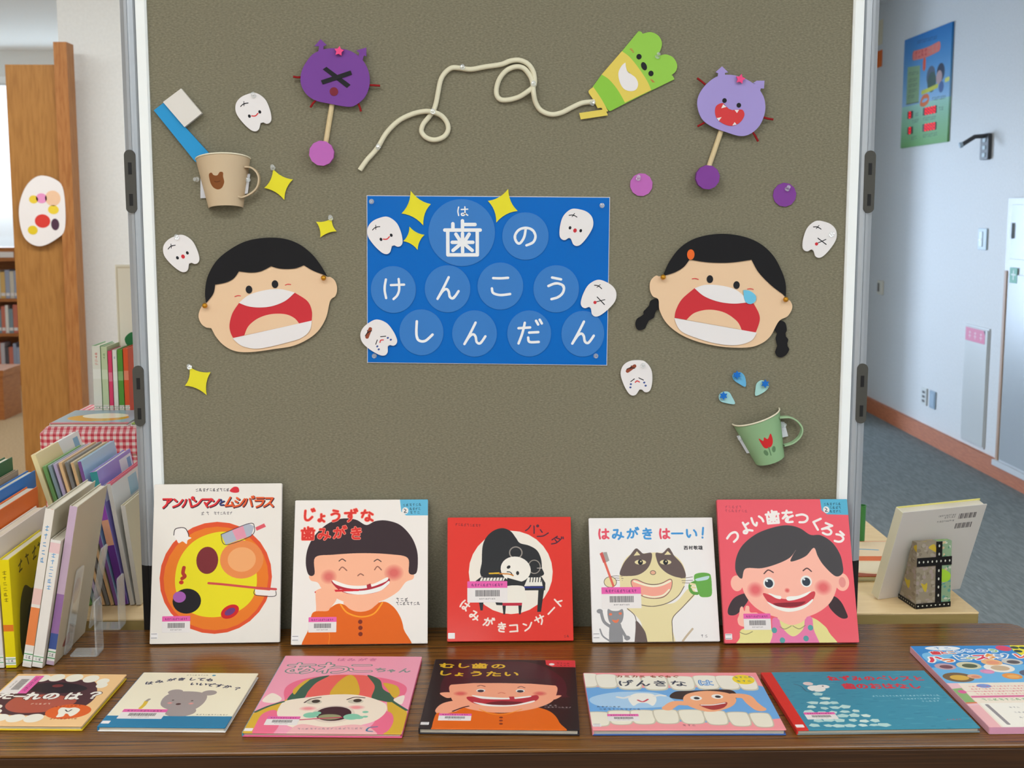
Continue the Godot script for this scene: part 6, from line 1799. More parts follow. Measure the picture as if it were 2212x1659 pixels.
func skin_child(a: Art) -> void:
	var skin := c8(246, 166, 132)
	a.S(c8(66, 26, 36), [0.087,0.545,0.082,0.336,0.137,0.164,0.273,0.06,0.451,0.031,0.664,0.04,0.808,0.138,0.915,0.319,0.927,0.526,0.88,0.572,0.121,0.566])
	a.S(c8(226, 102, 18), [0.109,1.142,0.093,0.948,0.106,0.836,0.238,0.721,0.403,0.755,0.486,0.799,0.586,0.772,0.706,0.71,0.817,0.767,0.875,0.908,0.887,1.121])
	a.S(skin, [0.083,0.527,0.158,0.516,0.174,0.576,0.134,0.593])
	a.S(skin, [0.844,0.55,0.895,0.545,0.859,0.594,0.833,0.599])
	a.S(skin, [0.147,0.401,0.295,0.374,0.477,0.37,0.691,0.375,0.852,0.395,0.861,0.527,0.817,0.65,0.686,0.744,0.496,0.791,0.301,0.747,0.191,0.653,0.155,0.543])
	a.P(c8(58, 28, 36), [0.127,0.299,0.872,0.296,0.855,0.4,0.691,0.375,0.477,0.37,0.295,0.374,0.147,0.401])
	a.dab(c8(222, 100, 92), skin, 0.222,0.53, 0.05, 0.045)
	a.dab(c8(222, 100, 92), skin, 0.75,0.519, 0.05, 0.045)
	for q in [[0.354,0.484], [0.619,0.483]]:
		a.E(c8(238, 234, 228), q[0], q[1], 0.03, 0.03)
		a.E(c8(40, 44, 60), q[0], q[1] + 0.006, 0.022, 0.022)
	a.L(c8(110, 60, 56), [0.328,0.42,0.351,0.406,0.379,0.424], 0.008)
	a.L(c8(110, 60, 56), [0.602,0.433,0.623,0.419,0.649,0.437], 0.008)
	a.L(c8(214, 110, 90), [0.474,0.522,0.494,0.511,0.517,0.522], 0.009)
	a.S(c8(186, 46, 60), [0.273,0.574,0.393,0.587,0.539,0.592,0.642,0.577,0.73,0.542,0.735,0.608,0.644,0.675,0.502,0.7,0.358,0.684,0.288,0.633])
	a.S(c8(242, 238, 230), [0.297,0.551,0.393,0.571,0.539,0.584,0.683,0.554,0.673,0.576,0.539,0.606,0.374,0.601])
	a.P(c8(186, 46, 60), [0.546,0.568,0.579,0.565,0.586,0.609,0.555,0.614])
	a.S(c8(112, 28, 38), [0.398,0.666,0.479,0.633,0.582,0.635,0.644,0.647,0.563,0.679,0.461,0.686])
	a.S(c8(242, 238, 230), [0.314,0.646,0.44,0.682,0.583,0.679,0.71,0.619,0.695,0.65,0.563,0.701,0.4,0.7])
	a.S(skin, [0.205,1.139,0.107,0.846,0.078,0.763,0.12,0.666,0.23,0.619,0.282,0.633,0.277,0.694,0.212,0.781,0.149,0.865])
	a.L(c8(60, 30, 40), [0.192,0.777,0.249,0.727,0.288,0.705], 0.014)
	a.S(c8(226, 102, 18), [0.104,1.142,0.085,0.826,0.144,0.814,0.244,0.801,0.291,1.137])
	a.L(c8(244, 150, 40), [0.362,0.746,0.446,0.807,0.537,0.807,0.635,0.739], 0.009)
	for q in [[0.506,0.853], [0.507,0.893], [0.509,0.934]]:
		a.E(c8(126, 40, 20), q[0], q[1], 0.012, 0.014)
	a.P(c8(222, 62, 66), [0.784,-0.027,1.01,-0.031,1.006,0.114,0.836,0.11,0.792,0.076])
	a.E(c8(238, 230, 226), 0.832,0.07, 0.02, 0.022)
	a.small_print(c8(120, 20, 30), 0.864,0.049, 0.963,0.052, 0.024)
	a.small_print(c8(120, 20, 30), 0.863,0.084, 0.962,0.088, 0.024)
	for g in [["む", 0.089,0.104], ["し", 0.204,0.104], ["歯", 0.323,0.105], ["の", 0.455,0.107], ["し", 0.087,0.224], ["ょ", 0.192,0.232], ["う", 0.307,0.227], ["た", 0.427,0.23], ["い", 0.549,0.23]]:
		a.G(c8(224, 182, 40), g[0], g[1], g[2], 0.105, 0.16, 0, 0.95)
	a.small_print(c8(170, 160, 160), 0.777,0.683, 0.868,0.685, 0.024)
	a.small_print(c8(170, 160, 160), 0.777,0.708, 0.959,0.711, 0.022)


# ---------------------------------------------------------------- books seen along their spines
# The spine faces the viewer and the front cover faces +x. x: lower left edge; lean in degrees, positive to the left.
func spine_book(label: String, group: String, x: float, y: float, z_front: float, th: float, h: float, w: float, lean: float, spine: Material, cover: Material, back: Material = null) -> Node3D:
	var t := book("picture_book" if h > 0.16 else "small_book", label, group, w, h, th, cover, spine, back if back else cover)
	var b := Basis(Vector3(0, 0, 1), deg_to_rad(lean)) * Basis(Vector3.UP, PI / 2)
	var lift := maxf(0.0, -sin(deg_to_rad(lean)) * th)
	t.transform = Transform3D(b, Vector3(x, y + 0.0005 + lift, z_front - w / 2))
	return t


# printed bars and characters down a spine
func spine_art(bg: Color, marks: Array, signs: int, ink: Color) -> StandardMaterial3D:
	var a := Art.new(self, 48, 640, bg)
	for m in marks:
		a.P(m[2], [0, m[0], 1, m[0], 1, m[1], 0, m[1]])
	for i in signs:
		a.small_print(ink, 0.25, 0.12 + 0.05 * i, 0.75, 0.12 + 0.05 * i, 0.5)
	a.P(c8(236, 232, 226), [0, 0.90, 1, 0.90, 1, 0.975, 0, 0.975])
	a.P(c8(60, 150, 80), [0, 0.915, 1, 0.915, 1, 0.92, 0, 0.92])
	a.P(c8(60, 150, 80), [0, 0.955, 1, 0.955, 1, 0.96, 0, 0.96])
	a.small_print(c8(90, 90, 90), 0.15, 0.937, 0.85, 0.937, 0.3)
	return printed(a.tex(), 0.45)


func left_books() -> void:
	var grp := "picture books standing at the end of the brown table"
	# the row standing upright, spines to the front
	var a := Art.new(self, 240, 240, c8(228, 208, 24))
	a.S(c8(96, 92, 50), [0.2, 0.98, 0.16, 0.55, 0.3, 0.34, 0.5, 0.42, 0.62, 0.28, 0.85, 0.36, 0.96, 0.6, 0.94, 0.98])
	a.S(c8(60, 64, 50), [0.3, 0.95, 0.34, 0.6, 0.5, 0.55, 0.6, 0.9])
	a.small_print(c8(90, 84, 20), 0.16, 0.14, 0.5, 0.12, 0.12)
	a.small_print(c8(90, 84, 20), 0.52, 0.12, 0.95, 0.1, 0.13)
	spine_book("yellow book with a grey-green picture on its cover, standing next to the leaning white books", grp, -0.777, TABLE, 0.205, 0.017, 0.183, 0.198, 1.0, spine_art(c8(226, 206, 20), [[0.6, 0.66, c8(220, 120, 40)]], 6, c8(120, 104, 20)), printed(a.tex(), 0.4))
	a = Art.new(self, 240, 240, c8(226, 214, 204))
	a.E(c8(222, 92, 52), 0.62, 0.52, 0.42, 0.34)
	a.E(c8(230, 140, 70), 0.7, 0.6, 0.22, 0.2)
	spine_book("white book with a large red shape on its cover, behind the yellow book", grp, -0.799, TABLE, 0.205, 0.019, 0.214, 0.25, 1.0, spine_art(c8(226, 220, 216), [], 4, c8(60, 130, 190)), printed(a.tex(), 0.4))
	a = Art.new(self, 240, 240, c8(224, 110, 44))
	a.S(c8(240, 186, 70), [0.3, 0.9, 0.35, 0.5, 0.5, 0.6, 0.55, 0.3, 0.7, 0.55, 0.8, 0.4, 0.9, 0.9])
	a.S(c8(110, 50, 36), [0.5, 0.9, 0.48, 0.4, 0.56, 0.3, 0.62, 0.5, 0.6, 0.9])
	spine_book("orange book with flame-like shapes on its cover near the end of the row", grp, -0.822, TABLE, 0.205, 0.02, 0.244, 0.275, 1.0, paint(216, 100, 40, 0.5), printed(a.tex(), 0.4))
	a = Art.new(self, 240, 240, c8(52, 116, 190))
	a.S(c8(232, 220, 212), [0.1, 0.5, 0.2, 0.3, 0.35, 0.28, 0.45, 0.5, 0.3, 0.75])
	a.S(c8(222, 130, 90), [0.5, 0.5, 0.56, 0.3, 0.64, 0.36, 0.66, 0.6])
	spine_book("blue book with orange and white shapes, taller than the orange one before it", grp, -0.840, TABLE, 0.19, 0.015, 0.262, 0.32, 1.0, paint(48, 106, 176, 0.5), printed(a.tex(), 0.4))
	spine_book("thin brown-grey book between the blue and the green ones", grp, -0.849, TABLE, 0.19, 0.007, 0.272, 0.28, 1.0, paint(120, 100, 80, 0.5), paint(150, 130, 108, 0.5))
	spine_book("tall dark green book at the far end of the row", grp, -0.866, TABLE, 0.19, 0.015, 0.295, 0.28, 1.0, paint(40, 84, 50, 0.5), paint(48, 96, 56, 0.5))
	# three leaning against the clear bookends
	var plain := grained(noise_tex(0.03, [c8(178, 168, 148), c8(200, 190, 170)], 4, 71, 256), Vector3(4, 4, 4), 0.5, false)
	a = Art.new(self, 240, 300, c8(196, 188, 168))
	a.S(c8(150, 60, 46), [0.2, 0.4, 0.3, 0.3, 0.45, 0.36, 0.42, 0.5, 0.28, 0.52])
	a.S(c8(150, 150, 60), [0.5, 0.3, 0.6, 0.24, 0.66, 0.34, 0.56, 0.4])
	spine_book("white book with an orange lower spine and blue lettering, leaning to the bookend", grp, -0.751, TABLE, 0.205, 0.015, 0.270, 0.225, -10.8, spine_art(c8(228, 220, 210), [[0.62, 0.86, c8(228, 132, 76)], [0.5, 0.6, c8(228, 190, 180)]], 5, c8(80, 140, 190)), printed(a.tex(), 0.4))
	spine_book("shorter white book with pink and blue lettering, between the two taller leaning ones", grp, -0.7345, TABLE, 0.207, 0.017, 0.218, 0.20, -10.8, spine_art(c8(230, 224, 216), [[0.02, 0.1, c8(232, 196, 196)]], 6, c8(96, 150, 200)), paint(214, 206, 190, 0.5))
	a = Art.new(self, 240, 320, c8(196, 184, 160))
	a.S(c8(166, 116, 90), [0.28, 0.6, 0.4, 0.52, 0.52, 0.56, 0.5, 0.66, 0.36, 0.68])
	a.S(c8(150, 80, 66), [0.2, 0.92, 0.36, 0.86, 0.42, 0.94])
	spine_book("beige book with a lavender spine, resting on the clear bookends", grp, -0.7155, TABLE, 0.195, 0.013, 0.272, 0.17, -10.8, spine_art(c8(196, 170, 190), [[0.55, 0.8, c8(150, 110, 160)], [0.8, 0.9, c8(70, 90, 150)]], 0, c8(80, 80, 120)), printed(a.tex(), 0.45))
	for z in [0.135, -0.005]:
		var e := thing("acrylic_bookend", "clear acrylic bookend at the spine side of the leaning beige book" if z > 0.1 else "clear acrylic bookend at the page side of the leaning beige book", "bookend", Vector3(-0.675, TABLE, z), "clear acrylic bookends")
		var m := MB.new()
		m.slab(0.046, 0.04, 0.003, 0.004, 0.0006)
		var foot := part(e, "foot_plate", m.mesh(), M.clear, Vector3(0.008, 0.0003, 0.0))
		foot.rotation_degrees = Vector3(-90, 0, 0)
		m = MB.new()
		m.slab(0.04, 0.15, 0.003, 0.006, 0.0006)
		var up := part(e, "leaning_plate", m.mesh(), M.clear, Vector3(-0.0112, 0.0765, 0.0))
		up.basis = Basis(Vector3(0, 0, 1), deg_to_rad(-10.8)) * Basis(Vector3.UP, PI / 2)
		m = MB.new()
		m.slab(0.04, 0.095, 0.003, 0.006, 0.0006)
		var prop := part(e, "back_plate", m.mesh(), M.clear, Vector3(0.0285, 0.0478, 0.0))
		prop.rotation_degrees = Vector3(0, 90, 0)

	# the leaning row on the beech shelf behind
	var grp2 := "books leaning on the beech shelf behind the board"
	var big := Art.new(self, 300, 300, c8(236, 214, 160))
	big.P(c8(236, 232, 226), [0.5, 0.0, 1, 0.0, 1, 0.13, 0.55, 0.13])
	big.P(c8(130, 180, 206), [0.82, 0.03, 0.94, 0.03, 0.94, 0.1, 0.82, 0.1])
	var lav := Art.new(self, 300, 300, c8(160, 146, 216))
	lav.P(c8(230, 230, 240), [0.62, 0.03, 0.98, 0.03, 0.98, 0.16, 0.62, 0.16])
	lav.P(c8(120, 170, 214), [0.84, 0.05, 0.95, 0.05, 0.95, 0.14, 0.84, 0.14])
	lav.P(c8(226, 226, 240), [0.05, 0.12, 0.26, 0.12, 0.26, 0.24, 0.05, 0.24])
	var wht := Art.new(self, 300, 300, c8(226, 224, 222))
	wht.P(c8(160, 196, 214), [0.5, 0.05, 0.78, 0.05, 0.78, 0.2, 0.5, 0.2])
	wht.L(c8(226, 110, 130), [0, 0.01, 1, 0.01], 0.02)
	var purple_spine := Art.new(self, 48, 400, c8(206, 150, 120))
	purple_spine.P(c8(96, 52, 130), [0, 0.55, 1, 0.55, 1, 1, 0, 1])
	purple_spine.P(c8(60, 140, 140), [0, 0.0, 1, 0.0, 1, 0.18, 0, 0.18])
	purple_spine.P(c8(140, 70, 160), [0, 0.18, 1, 0.18, 1, 0.36, 0, 0.36])
	var pale_spine := paint(196, 190, 180, 0.5)
	for d in [
		["short grey book, nearest to the board in the leaning row", -0.6525, 0.009, 0.195, 0.20, 6.5, pale_spine, paint(206, 196, 168, 0.5)],
		["thin white book with a pale blue label in the leaning row", -0.664, 0.008, 0.238, 0.22, 8.5, paint(190, 184, 176, 0.5), printed(wht.tex(), 0.25)],
		["lavender glossy book with a purple spine in the leaning row", -0.6815, 0.014, 0.262, 0.23, 10.5, printed(purple_spine.tex(), 0.5), printed(lav.tex(), 0.2)],
		["pale blue glossy book in the leaning row", -0.692, 0.007, 0.284, 0.22, 12.0, paint(120, 80, 140, 0.5), paint(176, 206, 226, 0.2)],
		["thin tan book in the leaning row", -0.7005, 0.006, 0.283, 0.22, 13.0, paint(206, 166, 120, 0.5), paint(214, 190, 150, 0.4)],
		["thin dark grey book in the leaning row", -0.7085, 0.006, 0.284, 0.22, 13.6, paint(120, 116, 112, 0.5), paint(150, 146, 140, 0.4)],
		["thin apricot book in the leaning row", -0.717, 0.006, 0.284, 0.22, 14.2, paint(222, 180, 130, 0.5), paint(226, 190, 146, 0.4)],
		["thin lilac book in the leaning row", -0.725, 0.006, 0.282, 0.22, 14.7, paint(176, 160, 186, 0.5), paint(190, 176, 196, 0.4)],
		["thin grey-blue book in the leaning row", -0.733, 0.006, 0.280, 0.22, 15.2, paint(130, 146, 150, 0.5), paint(150, 164, 166, 0.4)],
		["thin green book in the leaning row", -0.741, 0.006, 0.279, 0.22, 15.7, paint(110, 150, 86, 0.5), paint(140, 180, 110, 0.4)],
		["wide cream book with a pale label, the last of the leaning row", -0.7525, 0.009, 0.302, 0.26, 16.2, paint(232, 214, 160, 0.5), printed(big.tex(), 0.25)],
	]:
		spine_book(d[0], grp2, d[1], TABLE, -0.13, d[2], d[3], d[4], d[5], d[6], d[7])

	# box under a gingham cloth with more books on it
	var gx := thing("gingham_box", "box covered with red and white gingham cloth on the beech shelf", "box", Vector3(-0.77, TABLE, -0.64))
	var ging := Image.create_empty(64, 64, false, Image.FORMAT_RGB8)
	ging.fill(c8(236, 220, 216))
	ging.fill_rect(Rect2i(0, 0, 32, 64), c8(222, 134, 140))
	ging.fill_rect(Rect2i(0, 0, 64, 32), c8(222, 134, 140))
	ging.fill_rect(Rect2i(0, 0, 32, 32), c8(196, 62, 78))
	var gm := grained(ImageTexture.create_from_image(ging), Vector3(75, 75, 75), 0.9)
	var m := MB.new()
	m.slab(0.325, 0.33, 0.27, 0.012, 0.012)
	var body := part(gx, "box_body", m.mesh(), gm, Vector3(0, 0.0005, 0))
	body.rotation_degrees = Vector3(-90, 0, 0)
	m = MB.new()
	m.slab(0.337, 0.342, 0.07, 0.016, 0.014)
	var cl := part(gx, "cloth_cover", m.mesh(), gm, Vector3(0, 0.215, 0))
	cl.rotation_degrees = Vector3(-90, 0, 0)
	var top := TABLE + 0.285
	a = Art.new(self, 240, 240, c8(150, 178, 190))
	a.E(c8(214, 160, 50), 0.5, 0.6, 0.4, 0.26)
	a.E(c8(236, 230, 206), 0.55, 0.45, 0.3, 0.2)
	a.P(c8(206, 120, 130), [0, 0.94, 1, 0.94, 1, 1, 0, 1])
	var t := book("picture_book", "picture book with a pale blue cover and a yellow oval lying on the gingham box", "books lying on the gingham box", 0.165, 0.18, 0.007, printed(a.tex(), 0.25), paint(220, 214, 206, 0.5), M.paper)
	lay_flat(t, 0.18, -0.835, -0.575, 0.0, top)
	a = Art.new(self, 160, 160, c8(140, 176, 90))
	a.E(c8(230, 150, 50), 0.5, 0.3, 0.3, 0.14)
	t = book("picture_book", "picture book with a green and orange cover lying on the gingham box", "books lying on the gingham box", 0.13, 0.12, 0.006, printed(a.tex(), 0.25), paint(220, 214, 206, 0.5), M.paper)
	lay_flat(t, 0.12, -0.680, -0.545, 0.0, top)
	var sx := -0.881
	for d in [
		["white book with red lettering on its spine, first in the row on the gingham box", 0.019, 0.152, c8(226, 226, 214), 4, c8(206, 70, 60), c8(150, 190, 140)],
		["pale green book standing on the gingham box", 0.014, 0.150, c8(196, 210, 170), 2, c8(90, 140, 80), c8(190, 205, 165)],
		["bright pink book standing on the gingham box", 0.009, 0.140, c8(224, 70, 110), 0, c8(250, 240, 230), c8(220, 70, 110)],
		["thin white book standing on the gingham box", 0.010, 0.142, c8(230, 228, 220), 1, c8(80, 120, 160), c8(226, 224, 216)],
		["green and yellow book standing on the gingham box", 0.012, 0.144, c8(90, 150, 60), 0, c8(240, 220, 60), c8(100, 150, 70)],
		["orange-red book standing on the gingham box", 0.011, 0.146, c8(224, 90, 50), 0, c8(240, 220, 200), c8(214, 90, 60)],
	]:
		var sm := spine_art(d[3], [[0.35, 0.5, d[3].lightened(0.3)]], d[4], d[5])
		spine_book(d[0], "small books standing on the gingham box", sx, top, -0.685, d[1], d[2], 0.105, 0.0, sm, paint(d[6].r8, d[6].g8, d[6].b8, 0.5))
		sx += float(d[1]) + 0.0012
	# cream card with a leaf print, standing behind those
	a = Art.new(self, 200, 480, c8(236, 230, 214))
	a.L(c8(214, 204, 180), [0.04, 0.02, 0.96, 0.02], 0.03)
	a.L(c8(214, 204, 180), [0.04, 0.02, 0.04, 0.98], 0.03)
	a.S(c8(50, 120, 70), [0.15, 0.52, 0.3, 0.48, 0.42, 0.53, 0.3, 0.58, 0.18, 0.57])
	a.S(c8(200, 90, 70), [0.34, 0.58, 0.44, 0.57, 0.46, 0.61, 0.36, 0.62])
	var c := thing("picture_card", "tall cream card with a green leaf print standing on the gingham box", "card", Vector3(-0.795, top, -0.800))
	m = MB.new()
	m.slab(0.115, 0.33, 0.004, 0.002, 0.0008)
	part(c, "card", m.mesh(), printed(a.tex(), 0.6), Vector3(0, 0.166, 0))


# ---------------------------------------------------------------- things on the beech shelf, right of the board
func rear_right() -> void:
	var a := Art.new(self, 460, 440, c8(214, 206, 198))
	for k in 12:
		a.P(c8(74, 66, 66), [0.69 + 0.018 * k, 0.08, 0.69 + 0.018 * k + [0.006, 0.012, 0.009][k % 3], 0.08, 0.69 + 0.018 * k + [0.006, 0.012, 0.009][k % 3], 0.14, 0.69 + 0.018 * k, 0.14])
		a.P(c8(84, 76, 76), [0.68 + 0.017 * k, 0.19, 0.68 + 0.017 * k + [0.010, 0.006, 0.011][k % 3], 0.19, 0.68 + 0.017 * k + [0.010, 0.006, 0.011][k % 3], 0.25, 0.68 + 0.017 * k, 0.25])
	a.small_print(c8(90, 84, 84), 0.44, 0.085, 0.65, 0.085, 0.02)
	a.small_print(c8(90, 84, 84), 0.52, 0.11, 0.65, 0.11, 0.02)
	a.small_print(c8(90, 84, 84), 0.44, 0.15, 0.65, 0.15, 0.02)
	var t := book("picture_book", "thick white book seen from the back with two barcodes, leaning on the patchwork box", "", 0.196, 0.196, 0.022, printed(a.tex(), 0.5), paint(222, 216, 190, 0.5), paint(232, 222, 130, 0.5))
	var b := Basis(Vector3.UP, deg_to_rad(20.0)) * Basis(Vector3.RIGHT, deg_to_rad(19.0))
	# front lower edge rests on the shelf; the cover leans over towards the box
	t.transform = Transform3D(b, Vector3(0.764, TABLE + 0.0006, -0.131) - b * Vector3(-0.098, 0, 0.022))

	var x := thing("patchwork_box", "small wedge-shaped box in patchwork print with black tape edges, propping the white book", "box", Vector3(0.817, TABLE, -0.072))
	var fl := Vector3(0, 0.0005, 0)
	var fr := Vector3(0.071, 0.0005, -0.015)
	var bl := Vector3(-0.009, 0.0005, -0.070)
	var br := Vector3(0.062, 0.0005, -0.085)
	var up := Vector3(-0.002, 0.127, -0.002)
	var ful := fl + up
	var fur := fr + up
	var bul := Vector3(-0.005, 0.127, -0.019)
	var bur := Vector3(0.066, 0.127, -0.034)
	var art := Art.new(self, 260, 440, c8(150, 138, 118))
	var rng := RandomNumberGenerator.new()
	rng.seed = 11
	for k in 70:
		art.E(c8(150, 138, 118).lerp([c8(176, 164, 148), c8(120, 108, 92), c8(170, 150, 150)][k % 3], 0.6), rng.randf() * 0.58, rng.randf(), rng.randf_range(0.02, 0.07), rng.randf_range(0.02, 0.06))
	art.P(c8(140, 166, 132), [0.60, 0, 1, 0, 1, 1, 0.60, 1])
	for k in 46:
		art.E([c8(196, 196, 180), c8(96, 150, 140), c8(206, 180, 140), c8(90, 140, 110)][k % 4], rng.randf_range(0.6, 1.0), rng.randf(), rng.randf_range(0.02, 0.06), rng.randf_range(0.02, 0.05))
	art.S(c8(164, 206, 60), [0.64, 0.42, 0.76, 0.42, 0.98, 0.5, 0.95, 0.6, 0.76, 0.62, 0.64, 0.56])
	art.S(c8(206, 176, 60), [0.34, 0.08, 0.5, 0.04, 0.58, 0.16, 0.42, 0.12])
	art.S(c8(196, 172, 60), [0.14, 0.62, 0.24, 0.64, 0.32, 0.62, 0.3, 0.74, 0.24, 0.74])
	var pm := printed(art.tex(), 0.7)
	var m := MB.new()
	var quv := [Vector2(0, 1), Vector2(1, 1), Vector2(1, 0), Vector2(0, 0)]
	m.quad(fl, fr, fur, ful, Vector3(0.2, 0, 0.98), quv)
	m.quad(bl, fl, ful, bul, Vector3(-0.99, 0, 0.1), [Vector2(0, 1), Vector2(0.5, 1), Vector2(0.5, 0), Vector2(0.2, 0)])
	m.quad(fr, br, bur, fur, Vector3(0.99, 0, 0.1), quv)
	m.quad(br, bl, bul, bur, Vector3(-0.2, 0.3, -0.9), quv)
	m.quad(ful, fur, bur, bul, Vector3.UP, quv)
	m.quad(fl, fr, br, bl, Vector3.DOWN, quv)
	part(x, "box_body", m.mesh(), pm)
	var tape_art := Art.new(self, 256, 32, c8(26, 24, 24))
	for k in 8:
		tape_art.E(c8(206, 206, 190), 0.06 + 0.125 * k, 0.5, 0.022, 0.018)
	var tm := printed(tape_art.tex(), 0.5)
	var side := (fr - fl)
	var out := Vector3(0.0002, 0, 0.0009)
	for q in [[fl + out, fl.lerp(fr, 1.0) + out, Vector3(0, 0.010, 0)], [fl.lerp(ful, 0.64) + out * 1.4, fr.lerp(fur, 0.64) + out * 1.4, Vector3(0, 0.0165, 0)]]:
		strip(x, "tape", q[0], q[1], q[2], tm, out)
	strip(x, "tape", fl.lerp(fr, 0.55) + out, fl.lerp(fr, 0.55) + up + out, side.normalized() * 0.0125, tm, out)
	strip(x, "tape", bl + Vector3(-0.001, 0, 0), fl + Vector3(-0.001, 0, 0), Vector3(0, 0.009, 0), tm, Vector3(-0.001, 0, 0))

	a = Art.new(self, 300, 420, c8(240, 214, 176))
	a.P(c8(226, 110, 52), [0, 0.44, 1, 0.46, 1, 0.60, 0, 0.56])
	a.L(c8(90, 160, 196), [0.1, 0.25, 0.5, 0.23, 0.8, 0.27], 0.03)
	a.L(c8(236, 130, 90), [0.0, 0.02, 1, 0.0], 0.03)
	a.S(c8(170, 80, 44), [0.0, 0.7, 0.2, 0.82, 0.5, 0.94, 1, 0.9, 1, 1, 0, 1])
	a.S(c8(240, 222, 190), [0.2, 0.66, 0.6, 0.62, 1, 0.64, 1, 0.86, 0.5, 0.9])
	t = book("picture_book", "peach and orange picture book lying on the beech shelf behind the white book", "", 0.21, 0.275, 0.010, printed(a.tex(), 0.5), paint(200, 190, 170, 0.5), paint(200, 190, 170, 0.5))
	lay_flat(t, 0.275, 0.80, -0.395, 0.0)
	var g := thing("green_tumbler", "slim green plastic tumbler standing on the beech shelf beside the board post", "tumbler", Vector3(0.856, TABLE, -0.56))
	m = MB.new()
	m.lathe([0.0, 0.0005, 0.0085, 0.0005, 0.0095, 0.084, 0.0103, 0.0845, 0.0103, 0.0865, 0.0085, 0.0865, 0.0078, 0.004, 0.0, 0.004], 18)
	var gb := part(g, "tumbler_wall", m.mesh(), paint(70, 140, 74, 0.35))
	gb.rotation_degrees = Vector3(-90, 0, 0)


func strip(parent: Node3D, called: String, p0: Vector3, p1: Vector3, wide: Vector3, mat: Material, out: Vector3) -> void:
	var m := MB.new()
	var nn := out.normalized()
	var th := nn * 0.0004
	m.quad(p0 + th, p1 + th, p1 + wide + th, p0 + wide + th, nn, [Vector2(0, 1), Vector2(1, 1), Vector2(1, 0), Vector2(0, 0)])
	m.quad(p0, p1, p1 + wide, p0 + wide, -nn)
	m.quad(p0, p1, p1 + th, p0 + th, -wide.normalized())
	m.quad(p0 + wide, p1 + wide, p1 + wide + th, p0 + wide + th, wide.normalized())
	part(parent, called, m.mesh(), mat)


